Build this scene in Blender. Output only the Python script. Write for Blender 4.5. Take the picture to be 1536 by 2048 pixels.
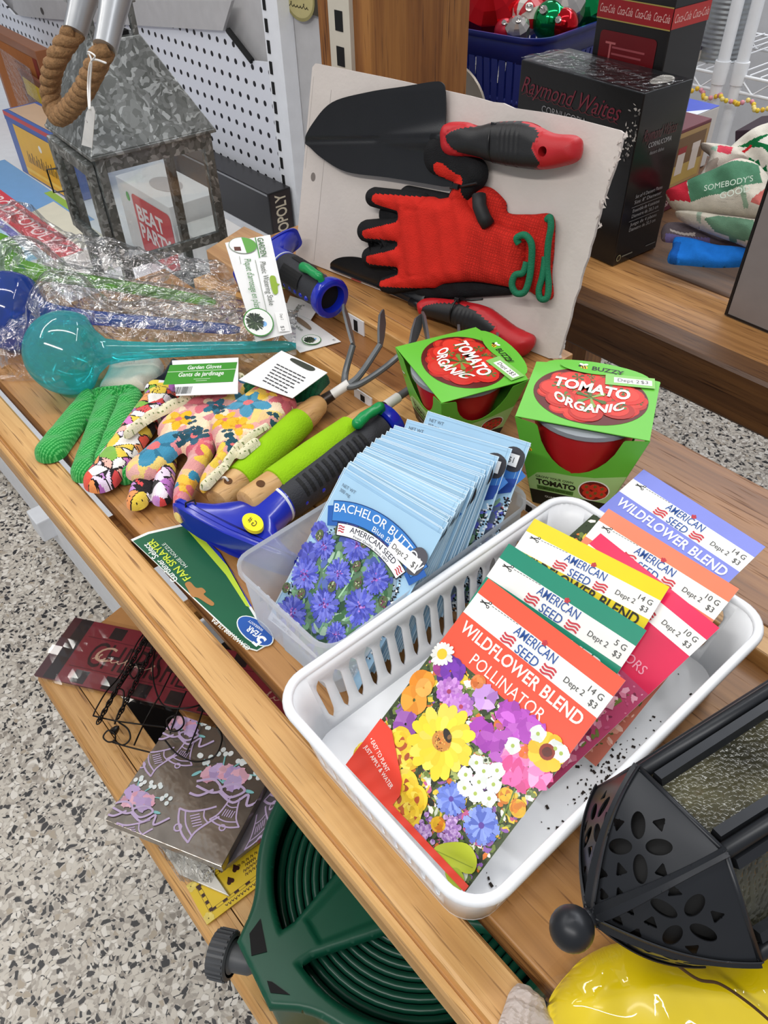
import bpy, bmesh, math, random
import numpy as np
from mathutils import Vector, Matrix

random.seed(7)
rng = np.random.default_rng(7)
S = bpy.context.scene
for o in list(bpy.data.objects):
    bpy.data.objects.remove(o)

# ---------------------------------------------------------------- camera
F = 1550.6
RC = np.array([[0.654415624654048, 0.5078840665736335, -0.5601731563804903],
               [0.7557499983510967, -0.462976146903832, 0.46313607869653034],
               [-0.024127374514636882, -0.7264343482509004, -0.6868122068515673]])
CP = np.array([0.0, 0.0, 0.43])
cam = bpy.data.cameras.new('camera')
cam.sensor_fit = 'VERTICAL'
cam.sensor_height = 24.0
cam.lens = F / 2048 * 24.0
cam.clip_start = 0.02
cam.dof.use_dof = False
camo = bpy.data.objects.new('camera', cam)
S.collection.objects.link(camo)
m = Matrix.Identity(4)
for i in range(3):
    m[i][0] = RC[i, 0]; m[i][1] = -RC[i, 1]; m[i][2] = -RC[i, 2]; m[i][3] = CP[i]
camo.matrix_world = m
S.camera = camo

# ---------------------------------------------------------------- world, lights, exposure
w = bpy.data.worlds.new('store_ambient'); S.world = w
w.use_nodes = True
w.node_tree.nodes['Background'].inputs[0].default_value = (0.80, 0.84, 0.92, 1)
w.node_tree.nodes['Background'].inputs[1].default_value = 0.46

def area_light(name, loc, size, size_y, power, color, target):
    l = bpy.data.lights.new(name, 'AREA')
    l.shape = 'RECTANGLE'; l.size = size; l.size_y = size_y; l.energy = power; l.color = color
    o = bpy.data.objects.new(name, l); S.collection.objects.link(o)
    o.location = loc
    d = Vector(target) - Vector(loc)
    o.rotation_euler = d.to_track_quat('-Z', 'Y').to_euler()
    return o
WARM = (1.0, 0.97, 0.92)
area_light('fill_light_front', (0.25, -1.25, 1.95), 2.4, 0.10, 36, WARM, (-0.3, 0.2, -0.1))  # unseen fill light, placed and boosted to brighten the camera-facing fronts
area_light('fluorescent_tube_aisle_left', (-2.2, -0.3, 1.95), 2.4, 0.10, 15, WARM, (-0.7, 0.3, 0))
area_light('fluorescent_tube_over', (-0.6, 0.5, 1.95), 2.4, 0.10, 15, (1.0, 0.98, 0.95), (-0.4, 0.35, -0.7))
area_light('fluorescent_tube_far', (-1.6, 2.6, 1.95), 2.4, 0.14, 30, (0.95, 0.97, 1.0), (-1.5, 2.0, -0.7))
area_light('fill_light_back_aisle', (0.0, 2.15, 1.95), 2.4, 0.12, 24, (0.97, 0.98, 1.0), (-0.3, 1.5, -0.75))  # unseen light added to brighten the floor and background beyond the gap
vs = S.view_settings
S.display_settings.display_device = 'sRGB'
vs.view_transform = 'Standard'; vs.look = 'None'; vs.gamma = 1.0; vs.use_curve_mapping = False
vs.exposure = 0.0

# ---------------------------------------------------------------- pixel helpers (points on real planes)
def ray(px, py):
    return RC @ np.array([(px - 768.0) / F, (py - 1024.0) / F, 1.0])
def at(px, py, x=None, y=None, z=None):
    d = ray(px, py)
    if z is not None: t = (z - CP[2]) / d[2]
    elif y is not None: t = (y - CP[1]) / d[1]
    else: t = (x - CP[0]) / d[0]
    return CP + t * d
def V(*a): return np.array(a, float)
def unit(v): v = np.asarray(v, float); return v / np.linalg.norm(v)

class Frame:
    """plane frame: origin o, axes u, v and outward normal n"""
    def __init__(s, o, u, v, n=None):
        s.o = np.asarray(o, float); s.u = unit(u); s.v = unit(v)
        s.n = unit(np.cross(s.u, s.v)) if n is None else unit(n)
    def p(s, a, b, c=0.0): return s.o + s.u * a + s.v * b + s.n * c
    def px(s, px, py, c=0.0):
        d = ray(px, py); o = s.o + s.n * c
        t = ((o - CP) @ s.n) / (d @ s.n); q = CP + t * d - o
        return float(q @ s.u), float(q @ s.v)
    def pxs(s, pts, zoom=None, c=0.0):
        out = []
        for q in pts:
            if zoom: q = (zoom[0] + q[0] / zoom[2], zoom[1] + q[1] / zoom[2])
            out.append(s.px(q[0], q[1], c))
        return out
def yawframe(o, a, lean=0.0):
    """upright panel frame: u along yaw a, v up (leaning back by lean), n towards the viewer side"""
    u = V(math.cos(a), math.sin(a), 0); nb = V(-math.sin(a), math.cos(a), 0)
    v = V(0, 0, 1) * math.cos(lean) + nb * math.sin(lean)
    return Frame(o, u, v)
def flat(o, a=0.0):
    return Frame(o, V(math.cos(a), math.sin(a), 0), V(-math.sin(a), math.cos(a), 0))

# ---------------------------------------------------------------- colour and materials
def lin(h):
    if isinstance(h, (tuple, list)): return tuple(h[:3])
    h = h.lstrip('#'); c = [int(h[i:i + 2], 16) / 255 for i in (0, 2, 4)]
    return tuple(x / 12.92 if x <= 0.04045 else ((x + 0.055) / 1.055) ** 2.4 for x in c)
MATS = {}
def nt_new(name):
    m = bpy.data.materials.new(name); m.use_nodes = True
    t = m.node_tree; return m, t, t.nodes['Principled BSDF']
def N(t, typ, **k):
    n = t.nodes.new(typ)
    for a, b in k.items():
        if a.startswith('i_'):
            key = a[2:]; key = int(key) if key.isdigit() else key.replace('_', ' ')
            n.inputs[key].default_value = b
        else: setattr(n, a, b)
    return n
def ramp(t, stops, interp='LINEAR'):
    r = t.nodes.new('ShaderNodeValToRGB'); r.color_ramp.interpolation = interp
    e = r.color_ramp.elements
    while len(e) < len(stops): e.new(0.5)
    for q, (p, c) in zip(e, stops):
        q.position = p; q.color = (*lin(c), 1)
    return r
def mat(name, color, rough=0.5, metal=0.0, var=0.08, vscale=40, bump=0.0, bscale=300, spec=0.5, trans=0.0, ior=1.45, coat=0.0, attr=False, sheen=0.0, alpha=1.0):
    if name in MATS: return MATS[name]
    m, t, b = nt_new(name)
    tc = N(t, 'ShaderNodeTexCoord'); L = t.links
    if attr:
        src = N(t, 'ShaderNodeAttribute', attribute_name='Col').outputs['Color']
    else:
        rgb = N(t, 'ShaderNodeRGB'); rgb.outputs[0].default_value = (*lin(color), 1); src = rgb.outputs[0]
    if var > 0:
        no = N(t, 'ShaderNodeTexNoise', i_Scale=vscale, i_Detail=3.0)
        L.new(tc.outputs['Object'], no.inputs['Vector'])
        mr = N(t, 'ShaderNodeMapRange'); mr.inputs[1].default_value = 0.3; mr.inputs[2].default_value = 0.7
        mr.inputs[3].default_value = 1 - var; mr.inputs[4].default_value = 1 + var
        L.new(no.outputs[0], mr.inputs[0])
        mx = N(t, 'ShaderNodeVectorMath', operation='SCALE')
        L.new(src, mx.inputs[0]); L.new(mr.outputs[0], mx.inputs['Scale']); src = mx.outputs[0]
    L.new(src, b.inputs['Base Color'])
    b.inputs['Roughness'].default_value = rough; b.inputs['Metallic'].default_value = metal
    b.inputs['Specular IOR Level'].default_value = spec; b.inputs['IOR'].default_value = ior
    b.inputs['Transmission Weight'].default_value = trans
    b.inputs['Coat Weight'].default_value = coat; b.inputs['Coat Roughness'].default_value = 0.12
    b.inputs['Sheen Weight'].default_value = sheen; b.inputs['Alpha'].default_value = alpha
    if bump > 0:
        no = N(t, 'ShaderNodeTexNoise', i_Scale=bscale, i_Detail=2.0)
        L.new(tc.outputs['Object'], no.inputs['Vector'])
        bp = N(t, 'ShaderNodeBump', i_Strength=bump, i_Distance=0.002)
        L.new(no.outputs[0], bp.inputs['Height']); L.new(bp.outputs[0], b.inputs['Normal'])
    MATS[name] = m; return m

def wood(name, light, mid, dark, axis=0, rough=0.42, scale=1.0, pore=0.75):
    m, t, b = nt_new(name); L = t.links
    tc = N(t, 'ShaderNodeTexCoord')
    def mapped(sx, sy, sz, off=0.0):
        s = [sx, sy, sz]
        if axis == 1: s = [sy, sx, sz]
        if axis == 2: s = [sy, sz, sx]
        mp = N(t, 'ShaderNodeMapping'); mp.inputs['Scale'].default_value = [q * scale for q in s]
        mp.inputs['Location'].default_value = (off, off, off)
        L.new(tc.outputs['Object'], mp.inputs[0]); return mp
    n1 = N(t, 'ShaderNodeTexNoise', i_Scale=1.0, i_Detail=6.0, i_Roughness=0.62, i_Distortion=0.6)
    L.new(mapped(2.6, 70, 70).outputs[0], n1.inputs['Vector'])
    r1 = ramp(t, [(0.22, dark), (0.44, mid), (0.60, light), (0.85, mid)])
    L.new(n1.outputs[0], r1.inputs[0])
    n2 = N(t, 'ShaderNodeTexNoise', i_Scale=1.0, i_Detail=2.0, i_Roughness=0.5)
    L.new(mapped(18, 420, 420, 3.1).outputs[0], n2.inputs['Vector'])
    r2 = ramp(t, [(0.60, '#ffffff'), (0.72, '#7d5c3c')])
    L.new(n2.outputs[0], r2.inputs[0])
    mx = N(t, 'ShaderNodeMix', data_type='RGBA', blend_type='MULTIPLY'); mx.inputs[0].default_value = pore
    L.new(r1.outputs[0], mx.inputs[6]); L.new(r2.outputs[0], mx.inputs[7])
    n3 = N(t, 'ShaderNodeTexNoise', i_Scale=1.0, i_Detail=2.0)
    L.new(mapped(2.0, 9, 9, 8.0).outputs[0], n3.inputs['Vector'])
    r3 = ramp(t, [(0.3, '#d8cfc4'), (0.65, '#ffffff')]); L.new(n3.outputs[0], r3.inputs[0])
    mx2 = N(t, 'ShaderNodeMix', data_type='RGBA', blend_type='MULTIPLY'); mx2.inputs[0].default_value = 0.8
    L.new(mx.outputs[2], mx2.inputs[6]); L.new(r3.outputs[0], mx2.inputs[7])
    L.new(mx2.outputs[2], b.inputs['Base Color'])
    b.inputs['Roughness'].default_value = rough
    bp = N(t, 'ShaderNodeBump', i_Strength=0.25, i_Distance=0.001)
    L.new(r2.outputs[0], bp.inputs['Height']); L.new(bp.outputs[0], b.inputs['Normal'])
    MATS[name] = m; return m

# ---------------------------------------------------------------- mesh builder
class MB:
    def __init__(s): s.v = []; s.f = []; s.c = []; s.cur = None
    def add(s, verts, faces, col=None):
        b = len(s.v); s.v.extend([tuple(map(float, q)) for q in verts])
        for f in faces:
            s.f.append([b + i for i in f]); s.c.append(lin(col) if col is not None else (1, 1, 1))
        return s
    def box(s, lo, hi, fr=None, col=None):
        P = [(x, y, z) for z in (lo[2], hi[2]) for y in (lo[1], hi[1]) for x in (lo[0], hi[0])]
        if fr is not None: P = [fr.p(*q) for q in P]
        return s.add(P, [(0, 2, 3, 1), (4, 5, 7, 6), (0, 1, 5, 4), (2, 6, 7, 3), (0, 4, 6, 2), (1, 3, 7, 5)], col)
    def hexa(s, b4, t4, col=None):
        return s.add(list(b4) + list(t4), [(3, 2, 1, 0), (4, 5, 6, 7), (0, 1, 5, 4), (1, 2, 6, 5), (2, 3, 7, 6), (3, 0, 4, 7)], col)
    def prism(s, poly, fr, c0, c1, col=None, holes=None):
        n = len(poly)
        s.add([fr.p(a, b, c0) for a, b in poly] + [fr.p(a, b, c1) for a, b in poly],
              [tuple(range(n - 1, -1, -1)), tuple(range(n, 2 * n))] + [(i, (i + 1) % n, n + (i + 1) % n, n + i) for i in range(n)], col)
        return s
    def lathe(s, o, axis, prof, seg=24, col=None, sx=1.0, ref=None, caps=True):
        a = unit(axis); r = V(0, 0, 1) if ref is None else np.asarray(ref, float)
        if abs(a @ unit(r)) > 0.98: r = V(1, 0, 0)
        e1 = unit(np.cross(r, a)); e2 = np.cross(a, e1); o = np.asarray(o, float)
        vs = []; fs = []
        for h, rad in prof:
            for k in range(seg):
                t = 2 * math.pi * k / seg
                vs.append(o + a * h + e1 * rad * sx * math.cos(t) + e2 * rad * math.sin(t))
        for i in range(len(prof) - 1):
            for k in range(seg):
                q = (k + 1) % seg
                fs.append((i * seg + k, i * seg + q, (i + 1) * seg + q, (i + 1) * seg + k))
        if caps:
            if prof[0][1] > 1e-6: fs.append(tuple(range(seg - 1, -1, -1)))
            if prof[-1][1] > 1e-6: fs.append(tuple((len(prof) - 1) * seg + k for k in range(seg)))
        return s.add(vs, fs, col)
    def tube(s, pts, r, seg=8, col=None, closed=False, caps=True):
        P = [np.asarray(q, float) for q in pts]; n = len(P)
        rr = r if hasattr(r, '__len__') else [r] * n
        vs = []; fs = []; prev = None
        for i in range(n):
            if closed: t = P[(i + 1) % n] - P[i - 1]
            else: t = P[min(i + 1, n - 1)] - P[max(i - 1, 0)]
            t = unit(t + 1e-12)
            if prev is None:
                ref = V(0, 0, 1) if abs(t[2]) < 0.9 else V(1, 0, 0)
                e1 = unit(np.cross(ref, t))
            else: e1 = unit(prev - t * (prev @ t))
            prev = e1; e2 = np.cross(t, e1)
            for k in range(seg):
                a = 2 * math.pi * k / seg
                vs.append(P[i] + (e1 * math.cos(a) + e2 * math.sin(a)) * rr[i])
        for i in range(n if closed else n - 1):
            j = (i + 1) % n
            for k in range(seg):
                q = (k + 1) % seg
                fs.append((i * seg + k, i * seg + q, j * seg + q, j * seg + k))
        if caps and not closed:
            fs.append(tuple(range(seg - 1, -1, -1))); fs.append(tuple((n - 1) * seg + k for k in range(seg)))
        return s.add(vs, fs, col)
    def sphere(s, c, r, seg=20, rings=12, col=None, axis=(0, 0, 1), stretch=1.0):
        prof = [(-math.cos(math.pi * i / rings) * r * stretch, math.sin(math.pi * i / rings) * r) for i in range(rings + 1)]
        return s.lathe(c, axis, prof, seg, col)
    def grid(s, fn, nu, nv, col=None, cfn=None):
        vs = [fn(i / nu, j / nv) for j in range(nv + 1) for i in range(nu + 1)]
        b = len(s.v); s.v.extend([tuple(map(float, q)) for q in vs])
        for j in range(nv):
            for i in range(nu):
                k = b + j * (nu + 1) + i
                s.f.append([k, k + 1, k + nu + 2, k + nu + 1])
                s.c.append(lin(cfn((i + .5) / nu, (j + .5) / nv)) if cfn else (lin(col) if col is not None else (1, 1, 1)))
        return s

COL = S.collection
def base_of(o):
    while o.parent: o = o.parent
    return o
def obj(name, mb, material, parent=None, smooth=None, bevel=0.0, solid=0.0, sub=0, origin=None, nocol=False, bevseg=2):
    V_ = np.array(mb.v, float)
    if parent is None:
        if origin is None:
            lo = V_.min(0); hi = V_.max(0); origin = V((lo[0] + hi[0]) / 2, (lo[1] + hi[1]) / 2, lo[2])
        loc = np.asarray(origin, float)
    else:
        loc = np.array(base_of(parent)['_o'])
    me = bpy.data.meshes.new(name)
    me.from_pydata((V_ - loc).tolist(), [], mb.f)
    if any(c != (1, 1, 1) for c in mb.c):
        at_ = me.color_attributes.new('Col', 'FLOAT_COLOR', 'CORNER')
        cs = []
        for poly, c in zip(mb.f, mb.c): cs.extend([c[0], c[1], c[2], 1.0] * len(poly))
        at_.data.foreach_set('color', cs)
    if smooth:
        me.polygons.foreach_set('use_smooth', [True] * len(me.polygons))
        if smooth is not True: me.set_sharp_from_angle(angle=math.radians(smooth))
    me.update()
    o = bpy.data.objects.new(name, me); COL.objects.link(o)
    if material is not None: me.materials.append(material)
    if parent is None:
        o.location = loc; o['_o'] = [float(q) for q in loc]
    else: o.parent = parent
    if solid:
        md = o.modifiers.new('thickness', 'SOLIDIFY'); md.thickness = abs(solid); md.offset = -1 if solid > 0 else 1
    if bevel:
        md = o.modifiers.new('bevel', 'BEVEL'); md.width = bevel; md.segments = bevseg; md.limit_method = 'ANGLE'; md.angle_limit = math.radians(40)
    if sub:
        md = o.modifiers.new('subdivision', 'SUBSURF'); md.levels = sub; md.render_levels = sub
    return o
def thing(name, label, cat, loc, group=None):
    o = bpy.data.objects.new(name, None); COL.objects.link(o)
    o.empty_display_size = 0.02
    o.location = [float(q) for q in loc]; o['_o'] = [float(q) for q in loc]
    return tag(o, label, cat, group)
def tag(o, label, cat, group=None):
    o['label'] = label; o['category'] = cat
    if group: o['group'] = group
    return o
def struct(o): o['kind'] = 'structure'; return o

def catmull(pts, n=8, closed=False):
    P = [np.asarray(q, float) for q in pts]; out = []; L = len(P)
    rngi = range(L) if closed else range(L - 1)
    for i in rngi:
        if closed: a, b, c, d = P[i - 1], P[i], P[(i + 1) % L], P[(i + 2) % L]
        else: a, b, c, d = P[max(i - 1, 0)], P[i], P[i + 1], P[min(i + 2, L - 1)]
        for k in range(n):
            t = k / n
            out.append(0.5 * ((2 * b) + (c - a) * t + (2 * a - 5 * b + 4 * c - d) * t * t + (3 * b - a - 3 * c + d) * t ** 3))
    if not closed: out.append(P[-1])
    return out
def smooth2(pts, n=5, closed=True):
    return [(float(q[0]), float(q[1])) for q in catmull([V(a, b) for a, b in pts], n, closed)]
def rrect(w, h, r, n=5, cx=0, cy=0):
    out = []
    for sx, sy, a0 in ((1, 1, 0), (-1, 1, 90), (-1, -1, 180), (1, -1, 270)):
        for k in range(n + 1):
            a = math.radians(a0 + 90 * k / n)
            out.append((cx + sx * (w / 2 - r) + r * math.cos(a), cy + sy * (h / 2 - r) + r * math.sin(a)))
    return out

# ---------------------------------------------------------------- signed distance shapes and inflated cloth / sheet
def sd_caps(P, a, b, r0, r1=None):
    r1 = r0 if r1 is None else r1
    a = np.array(a); b = np.array(b); ab = b - a
    t = np.clip(((P - a) @ ab) / (ab @ ab + 1e-12), 0, 1)
    return np.linalg.norm(P - a - t[:, None] * ab, axis=1) - (r0 + (r1 - r0) * t)
def sd_poly(P, poly):
    Q = np.array(poly, float); n = len(Q)
    d = np.full(len(P), 1e9); s = np.ones(len(P))
    for i in range(n):
        a = Q[i]; b = Q[i - 1]; e = b - a; w_ = P - a
        t = np.clip((w_ @ e) / (e @ e + 1e-15), 0, 1)
        d = np.minimum(d, ((w_ - t[:, None] * e) ** 2).sum(1))
        c1 = P[:, 1] >= a[1]; c2 = P[:, 1] < b[1]; c3 = e[0] * w_[:, 1] > e[1] * w_[:, 0]
        flip = (c1 & c2 & c3) | (~c1 & ~c2 & ~c3)
        s = np.where(flip, -s, s)
    return s * np.sqrt(d)
def smin(a, b, k=0.004):
    h = np.clip(0.5 + 0.5 * (b - a) / k, 0, 1)
    return b * (1 - h) + a * h - k * h * (1 - h)
def inflate(mb, fr, sdf, bbox, cell, top, bot=None, color=None, xf=None):
    x0, y0, x1, y1 = bbox
    nx = int((x1 - x0) / cell) + 2; ny = int((y1 - y0) / cell) + 2
    X, Y = np.meshgrid(x0 + np.arange(nx) * cell, y0 + np.arange(ny) * cell)
    P = np.c_[X.ravel(), Y.ravel()]
    d = sdf(P)
    for _ in range(2):
        near = np.abs(d) < cell * 0.75
        e = cell * 0.2
        gx = (sdf(P + [e, 0]) - sdf(P - [e, 0])) / (2 * e); gy = (sdf(P + [0, e]) - sdf(P - [0, e])) / (2 * e)
        g2 = gx ** 2 + gy ** 2 + 1e-6
        P[near] -= np.c_[gx * d / g2, gy * d / g2][near]
        d = sdf(P)
    ok = (d < cell * 0.25).reshape(ny, nx)
    q = ok[:-1, :-1] & ok[1:, :-1] & ok[:-1, 1:] & ok[1:, 1:]
    idx = np.arange(nx * ny).reshape(ny, nx)
    T = np.asarray(top(P, d)); B = np.asarray(bot(P, d)) if bot else None
    jj, ii = np.nonzero(q)
    quads = np.c_[idx[jj, ii], idx[jj, ii + 1], idx[jj + 1, ii + 1], idx[jj + 1, ii]]
    used = np.unique(quads); remap = -np.ones(nx * ny, int); remap[used] = np.arange(len(used))
    def W(H):
        Z = fr.o + np.outer(P[used, 0], fr.u) + np.outer(P[used, 1], fr.v) + np.outer(H[used], fr.n)
        return Z if xf is None else xf(Z)
    b = len(mb.v); mb.v.extend(map(tuple, W(T)))
    fc = remap[quads]
    cc = P[quads].mean(1); cd = d[quads].mean(1)
    cols = color(cc, cd) if color is not None else np.ones((len(quads), 3))
    mb.f.extend((fc + b).tolist()); mb.c.extend(map(tuple, cols))
    if B is not None:
        b2 = len(mb.v); mb.v.extend(map(tuple, W(B)))
        mb.f.extend((fc[:, ::-1] + b2).tolist()); mb.c.extend(map(tuple, cols))
        # stitch the rim
        from collections import Counter
        ed = {}
        for f in fc:
            for k in range(4):
                e = (f[k], f[(k + 1) % 4])
                if (e[1], e[0]) in ed: del ed[(e[1], e[0])]
                else: ed[e] = 1
        colmap = tuple(cols[0]) if len(cols) else (1, 1, 1)
        vcol = {}
        for f, c in zip(fc, cols):
            for k in f: vcol[k] = tuple(c)
        for (a_, b_) in ed:
            mb.f.append([int(b + b_), int(b + a_), int(b2 + a_), int(b2 + b_)]); mb.c.append(vcol.get(a_, colmap))
    return mb

# ---------------------------------------------------------------- printing: flat coloured shapes in layers on a sheet
TXT = {}
def glyphs(s, bold=0.0, res=3):
    k = (s, bold)
    if k in TXT: return TXT[k]
    cu = bpy.data.curves.new('txt', 'FONT'); cu.body = s; cu.size = 1.0; cu.resolution_u = res; cu.offset = bold
    ob = bpy.data.objects.new('txt', cu); COL.objects.link(ob)
    bpy.context.view_layer.update()
    dg = bpy.context.evaluated_depsgraph_get(); e = ob.evaluated_get(dg); me = e.to_mesh()
    v = np.array([q.co[:2] for q in me.vertices]) if len(me.vertices) else np.zeros((0, 2))
    f = [list(p.vertices) for p in me.polygons]
    e.to_mesh_clear(); bpy.data.objects.remove(ob); bpy.data.curves.remove(cu)
    if len(v):
        v = v - [v[:, 0].min(), 0]
    TXT[k] = (v, f); return TXT[k]

class Print:
    """v grows DOWN the sheet: (u, v) with v measured from the top edge; lift = height of the lowest layer"""
    EPS = 0.00009
    def __init__(s, fr, lift=0.0002): s.fr = fr; s.mb = MB(); s.lift = lift; s.k = 0
    clip = None; cnt = 0
    def P(s, pts, k):
        s.cnt += 1
        if s.clip: pts = [(min(max(a, 0), s.clip[0]), min(max(b, 0), s.clip[1])) for a, b in pts]
        return [s.fr.p(a, b, s.lift + s.EPS * k + s.cnt * 1.0e-7) for a, b in pts]
    def poly(s, pts, col, k=0):
        s.mb.add(s.P(pts, k), [tuple(range(len(pts)))], col)
    def rect(s, a0, b0, a1, b1, col, k=0): s.poly([(a0, b0), (a1, b0), (a1, b1), (a0, b1)], col, k)
    def ell(s, cx, cy, rx, ry, col, k=0, n=24, rot=0.0, a0=0.0, a1=2 * math.pi):
        c, q = math.cos(rot), math.sin(rot); pts = []
        for i in range(n):
            t = a0 + (a1 - a0) * i / n
            x, y = rx * math.cos(t), ry * math.sin(t); pts.append((cx + x * c - y * q, cy + x * q + y * c))
        s.poly(pts, col, k)
    def line(s, pts, wd, col, k=0):
        for (a, b), (c, d) in zip(pts[:-1], pts[1:]):
            l = math.hypot(c - a, d - b) + 1e-9; nx, ny = -(d - b) / l * wd / 2, (c - a) / l * wd / 2
            ex, ey = (c - a) / l * wd * .2, (d - b) / l * wd * .2
            s.poly([(a + nx - ex, b + ny - ey), (c + nx + ex, d + ny + ey), (c - nx + ex, d - ny + ey), (a - nx - ex, b - ny - ey)], col, k)
    def text(s, st, a, b, h, col, k=3, width=None, align='L', bold=0.0, shear=0.0, rot=0.0, arc=None, warp=None):
        """cap height h, baseline at v=b; arc=(radius) bends text around a centre below the baseline"""
        v, f = glyphs(st, bold)
        if not len(v): return
        v = v.copy() * (h / 0.72); v[:, 0] += v[:, 1] * shear
        wd = v[:, 0].max()
        if width: v[:, 0] *= width / wd; wd = width
        if align == 'C': v[:, 0] -= wd / 2
        if align == 'R': v[:, 0] -= wd
        if warp is not None: v = warp(v)
        if arc:
            t = v[:, 0] / arc; r = arc + v[:, 1]
            v = np.c_[r * np.sin(t), r * np.cos(t) - arc]
        c, q = math.cos(rot), math.sin(rot)
        x = v[:, 0] * c + v[:, 1] * q; y = v[:, 0] * q - v[:, 1] * c
        s.mb.add(s.P(list(zip(a + x, b + y)), k), f, col)
    def flower(s, cx, cy, r, n, cols, k=3, center=None, cr=0.3, wid=1.0, rows=1, pointed=False, rot=None, sq=1.0):
        a0 = random.random() * 6.28 if rot is None else rot
        for row in range(rows):
            rr = r * (1 - 0.28 * row)
            for i in range(n):
                a = a0 + 2 * math.pi * (i + 0.5 * row) / n + random.uniform(-.08, .08)
                L_ = rr * random.uniform(.88, 1.05); w_ = wid * rr * math.pi / n * 1.05
                ca, sa = math.cos(a), math.sin(a)
                if pointed: prof = [(0.1, .3), (.55, .55), (.86, 1.0), (.93, .45), (1, .75)]
                else: prof = [(0.1, .35), (.45, .8), (.75, 1.0), (.93, .7), (1, .25)]
                left = [(L_ * t, w_ * q) for t, q in prof]; pts = left + [(x, -y) for x, y in left[::-1]]
                c = random.choice(cols) if not isinstance(cols, str) else cols
                s.poly([(cx + x * ca - y * sa, cy + (x * sa + y * ca) * sq) for x, y in pts], shade(c, random.uniform(.78, 1.05)), k + row)
        if center: s.ell(cx, cy, r * cr, r * cr * sq, center, k + rows, 14)
    def done(s, name, material, parent):
        return obj(name, s.mb, material, parent)
def shade(c, f):
    c = lin(c); return tuple(min(1.0, x * f) for x in c)
# ---------------------------------------------------------------- materials shared
OAK = wood('oak_rail', '#dcae70', '#c9985a', '#a5743f')
OAKD = wood('oak_deck', '#c08e56', '#ab7a46', '#7f5930')
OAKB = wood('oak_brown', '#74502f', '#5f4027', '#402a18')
OAKX = wood('oak_post', '#a9743c', '#8f5c2e', '#653c1c', axis=2)
OAKC = wood('oak_cross', '#c39050', '#ab763c', '#7d4f28', axis=1)
WHITEM = mat('white_powder_coat', '#e6e9ee', rough=.45, var=.03)
GREYM = mat('grey_powder_coat', '#b6b5b6', rough=.5, var=.05)
BLACKV = mat('black_void', '#0b0b0c', rough=.8, var=0)
STEEL = mat('steel', '#b9bcc0', rough=.3, metal=1.0, var=.06)
PAPER = mat('printed_paper', '#ffffff', rough=.42, var=.03, attr=True, spec=.4)
GLOSSY = mat('glossy_print', '#ffffff', rough=.38, var=.03, attr=True, spec=.42, coat=.06)
MATTE = mat('matte_print', '#ffffff', rough=.75, var=.05, attr=True, spec=.25)

# floor: terrazzo
def terrazzo():
    m, t, b = nt_new('terrazzo'); L = t.links
    tc = N(t, 'ShaderNodeTexCoord')
    ns = N(t, 'ShaderNodeTexNoise', i_Scale=30.0, i_Detail=1.0); L.new(tc.outputs['Object'], ns.inputs['Vector'])
    va = N(t, 'ShaderNodeVectorMath', operation='SCALE'); va.inputs['Scale'].default_value = 0.02
    L.new(ns.outputs['Color'], va.inputs[0])
    vb = N(t, 'ShaderNodeVectorMath', operation='ADD'); L.new(tc.outputs['Object'], vb.inputs[0]); L.new(va.outputs[0], vb.inputs[1])
    def layer(scale, stops, edge):
        v1 = N(t, 'ShaderNodeTexVoronoi', feature='F1', i_Scale=scale); L.new(vb.outputs[0], v1.inputs['Vector'])
        v2 = N(t, 'ShaderNodeTexVoronoi', feature='DISTANCE_TO_EDGE', i_Scale=scale); L.new(vb.outputs[0], v2.inputs['Vector'])
        sx = N(t, 'ShaderNodeSeparateColor'); L.new(v1.outputs['Color'], sx.inputs[0])
        r = ramp(t, stops, 'CONSTANT'); L.new(sx.outputs[0], r.inputs[0])
        e = ramp(t, [(edge, '#000000'), (edge + .06, '#ffffff')]); L.new(v2.outputs[0], e.inputs[0])
        return r.outputs[0], e.outputs[0], sx.outputs[1]
    c1, e1, g1 = layer(118, [(0, '#242326'), (.10, '#948b80'), (.19, '#d4ccbf'), (.48, '#e6e0d6'), (.74, '#c6bdb0'), (.88, '#b0a28f'), (.95, '#383536')], .05)
    c2, e2, g2 = layer(230, [(0, '#2b2a2b'), (.16, '#aaa196'), (.45, '#cfc8bc'), (.8, '#b9b0a4')], .05)
    mx = N(t, 'ShaderNodeMix', data_type='RGBA'); L.new(e1, mx.inputs[0]); L.new(c2, mx.inputs[6]); L.new(c1, mx.inputs[7])
    st = ramp(t, [(.28, '#000000'), (.34, '#ffffff')], 'LINEAR'); L.new(g1, st.inputs[0])
    mx2 = N(t, 'ShaderNodeMix', data_type='RGBA'); L.new(st.outputs[0], mx2.inputs[0]); L.new(c2, mx2.inputs[6]); L.new(mx.outputs[2], mx2.inputs[7])
    L.new(mx2.outputs[2], b.inputs['Base Color'])
    b.inputs['Roughness'].default_value = .33
    return m
FLOORZ = -0.75
mb = MB(); mb.add([(-7, -2.5, FLOORZ), (3, -2.5, FLOORZ), (3, 9, FLOORZ), (-7, 9, FLOORZ)], [(0, 1, 2, 3)])
struct(obj('floor', mb, terrazzo(), origin=V(0, 0, FLOORZ)))
WALLM = mat('painted_wall', '#b9b9bd', rough=.8, var=.03)
mb = MB(); mb.box((-7, 8.9, FLOORZ), (3, 9.0, 2.2)); struct(obj('wall_back', mb, WALLM))
mb = MB(); mb.box((-7.1, -2.5, FLOORZ), (-7, 9.0, 2.2)); struct(obj('wall_left', mb, WALLM))

mb = MB(); mb.box((-2.4, 2.75, FLOORZ), (1.6, 2.83, 1.0)); struct(obj('wall_partition', mb, mat('pale_partition', '#c3c4c8', rough=.6, var=.03)))
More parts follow.
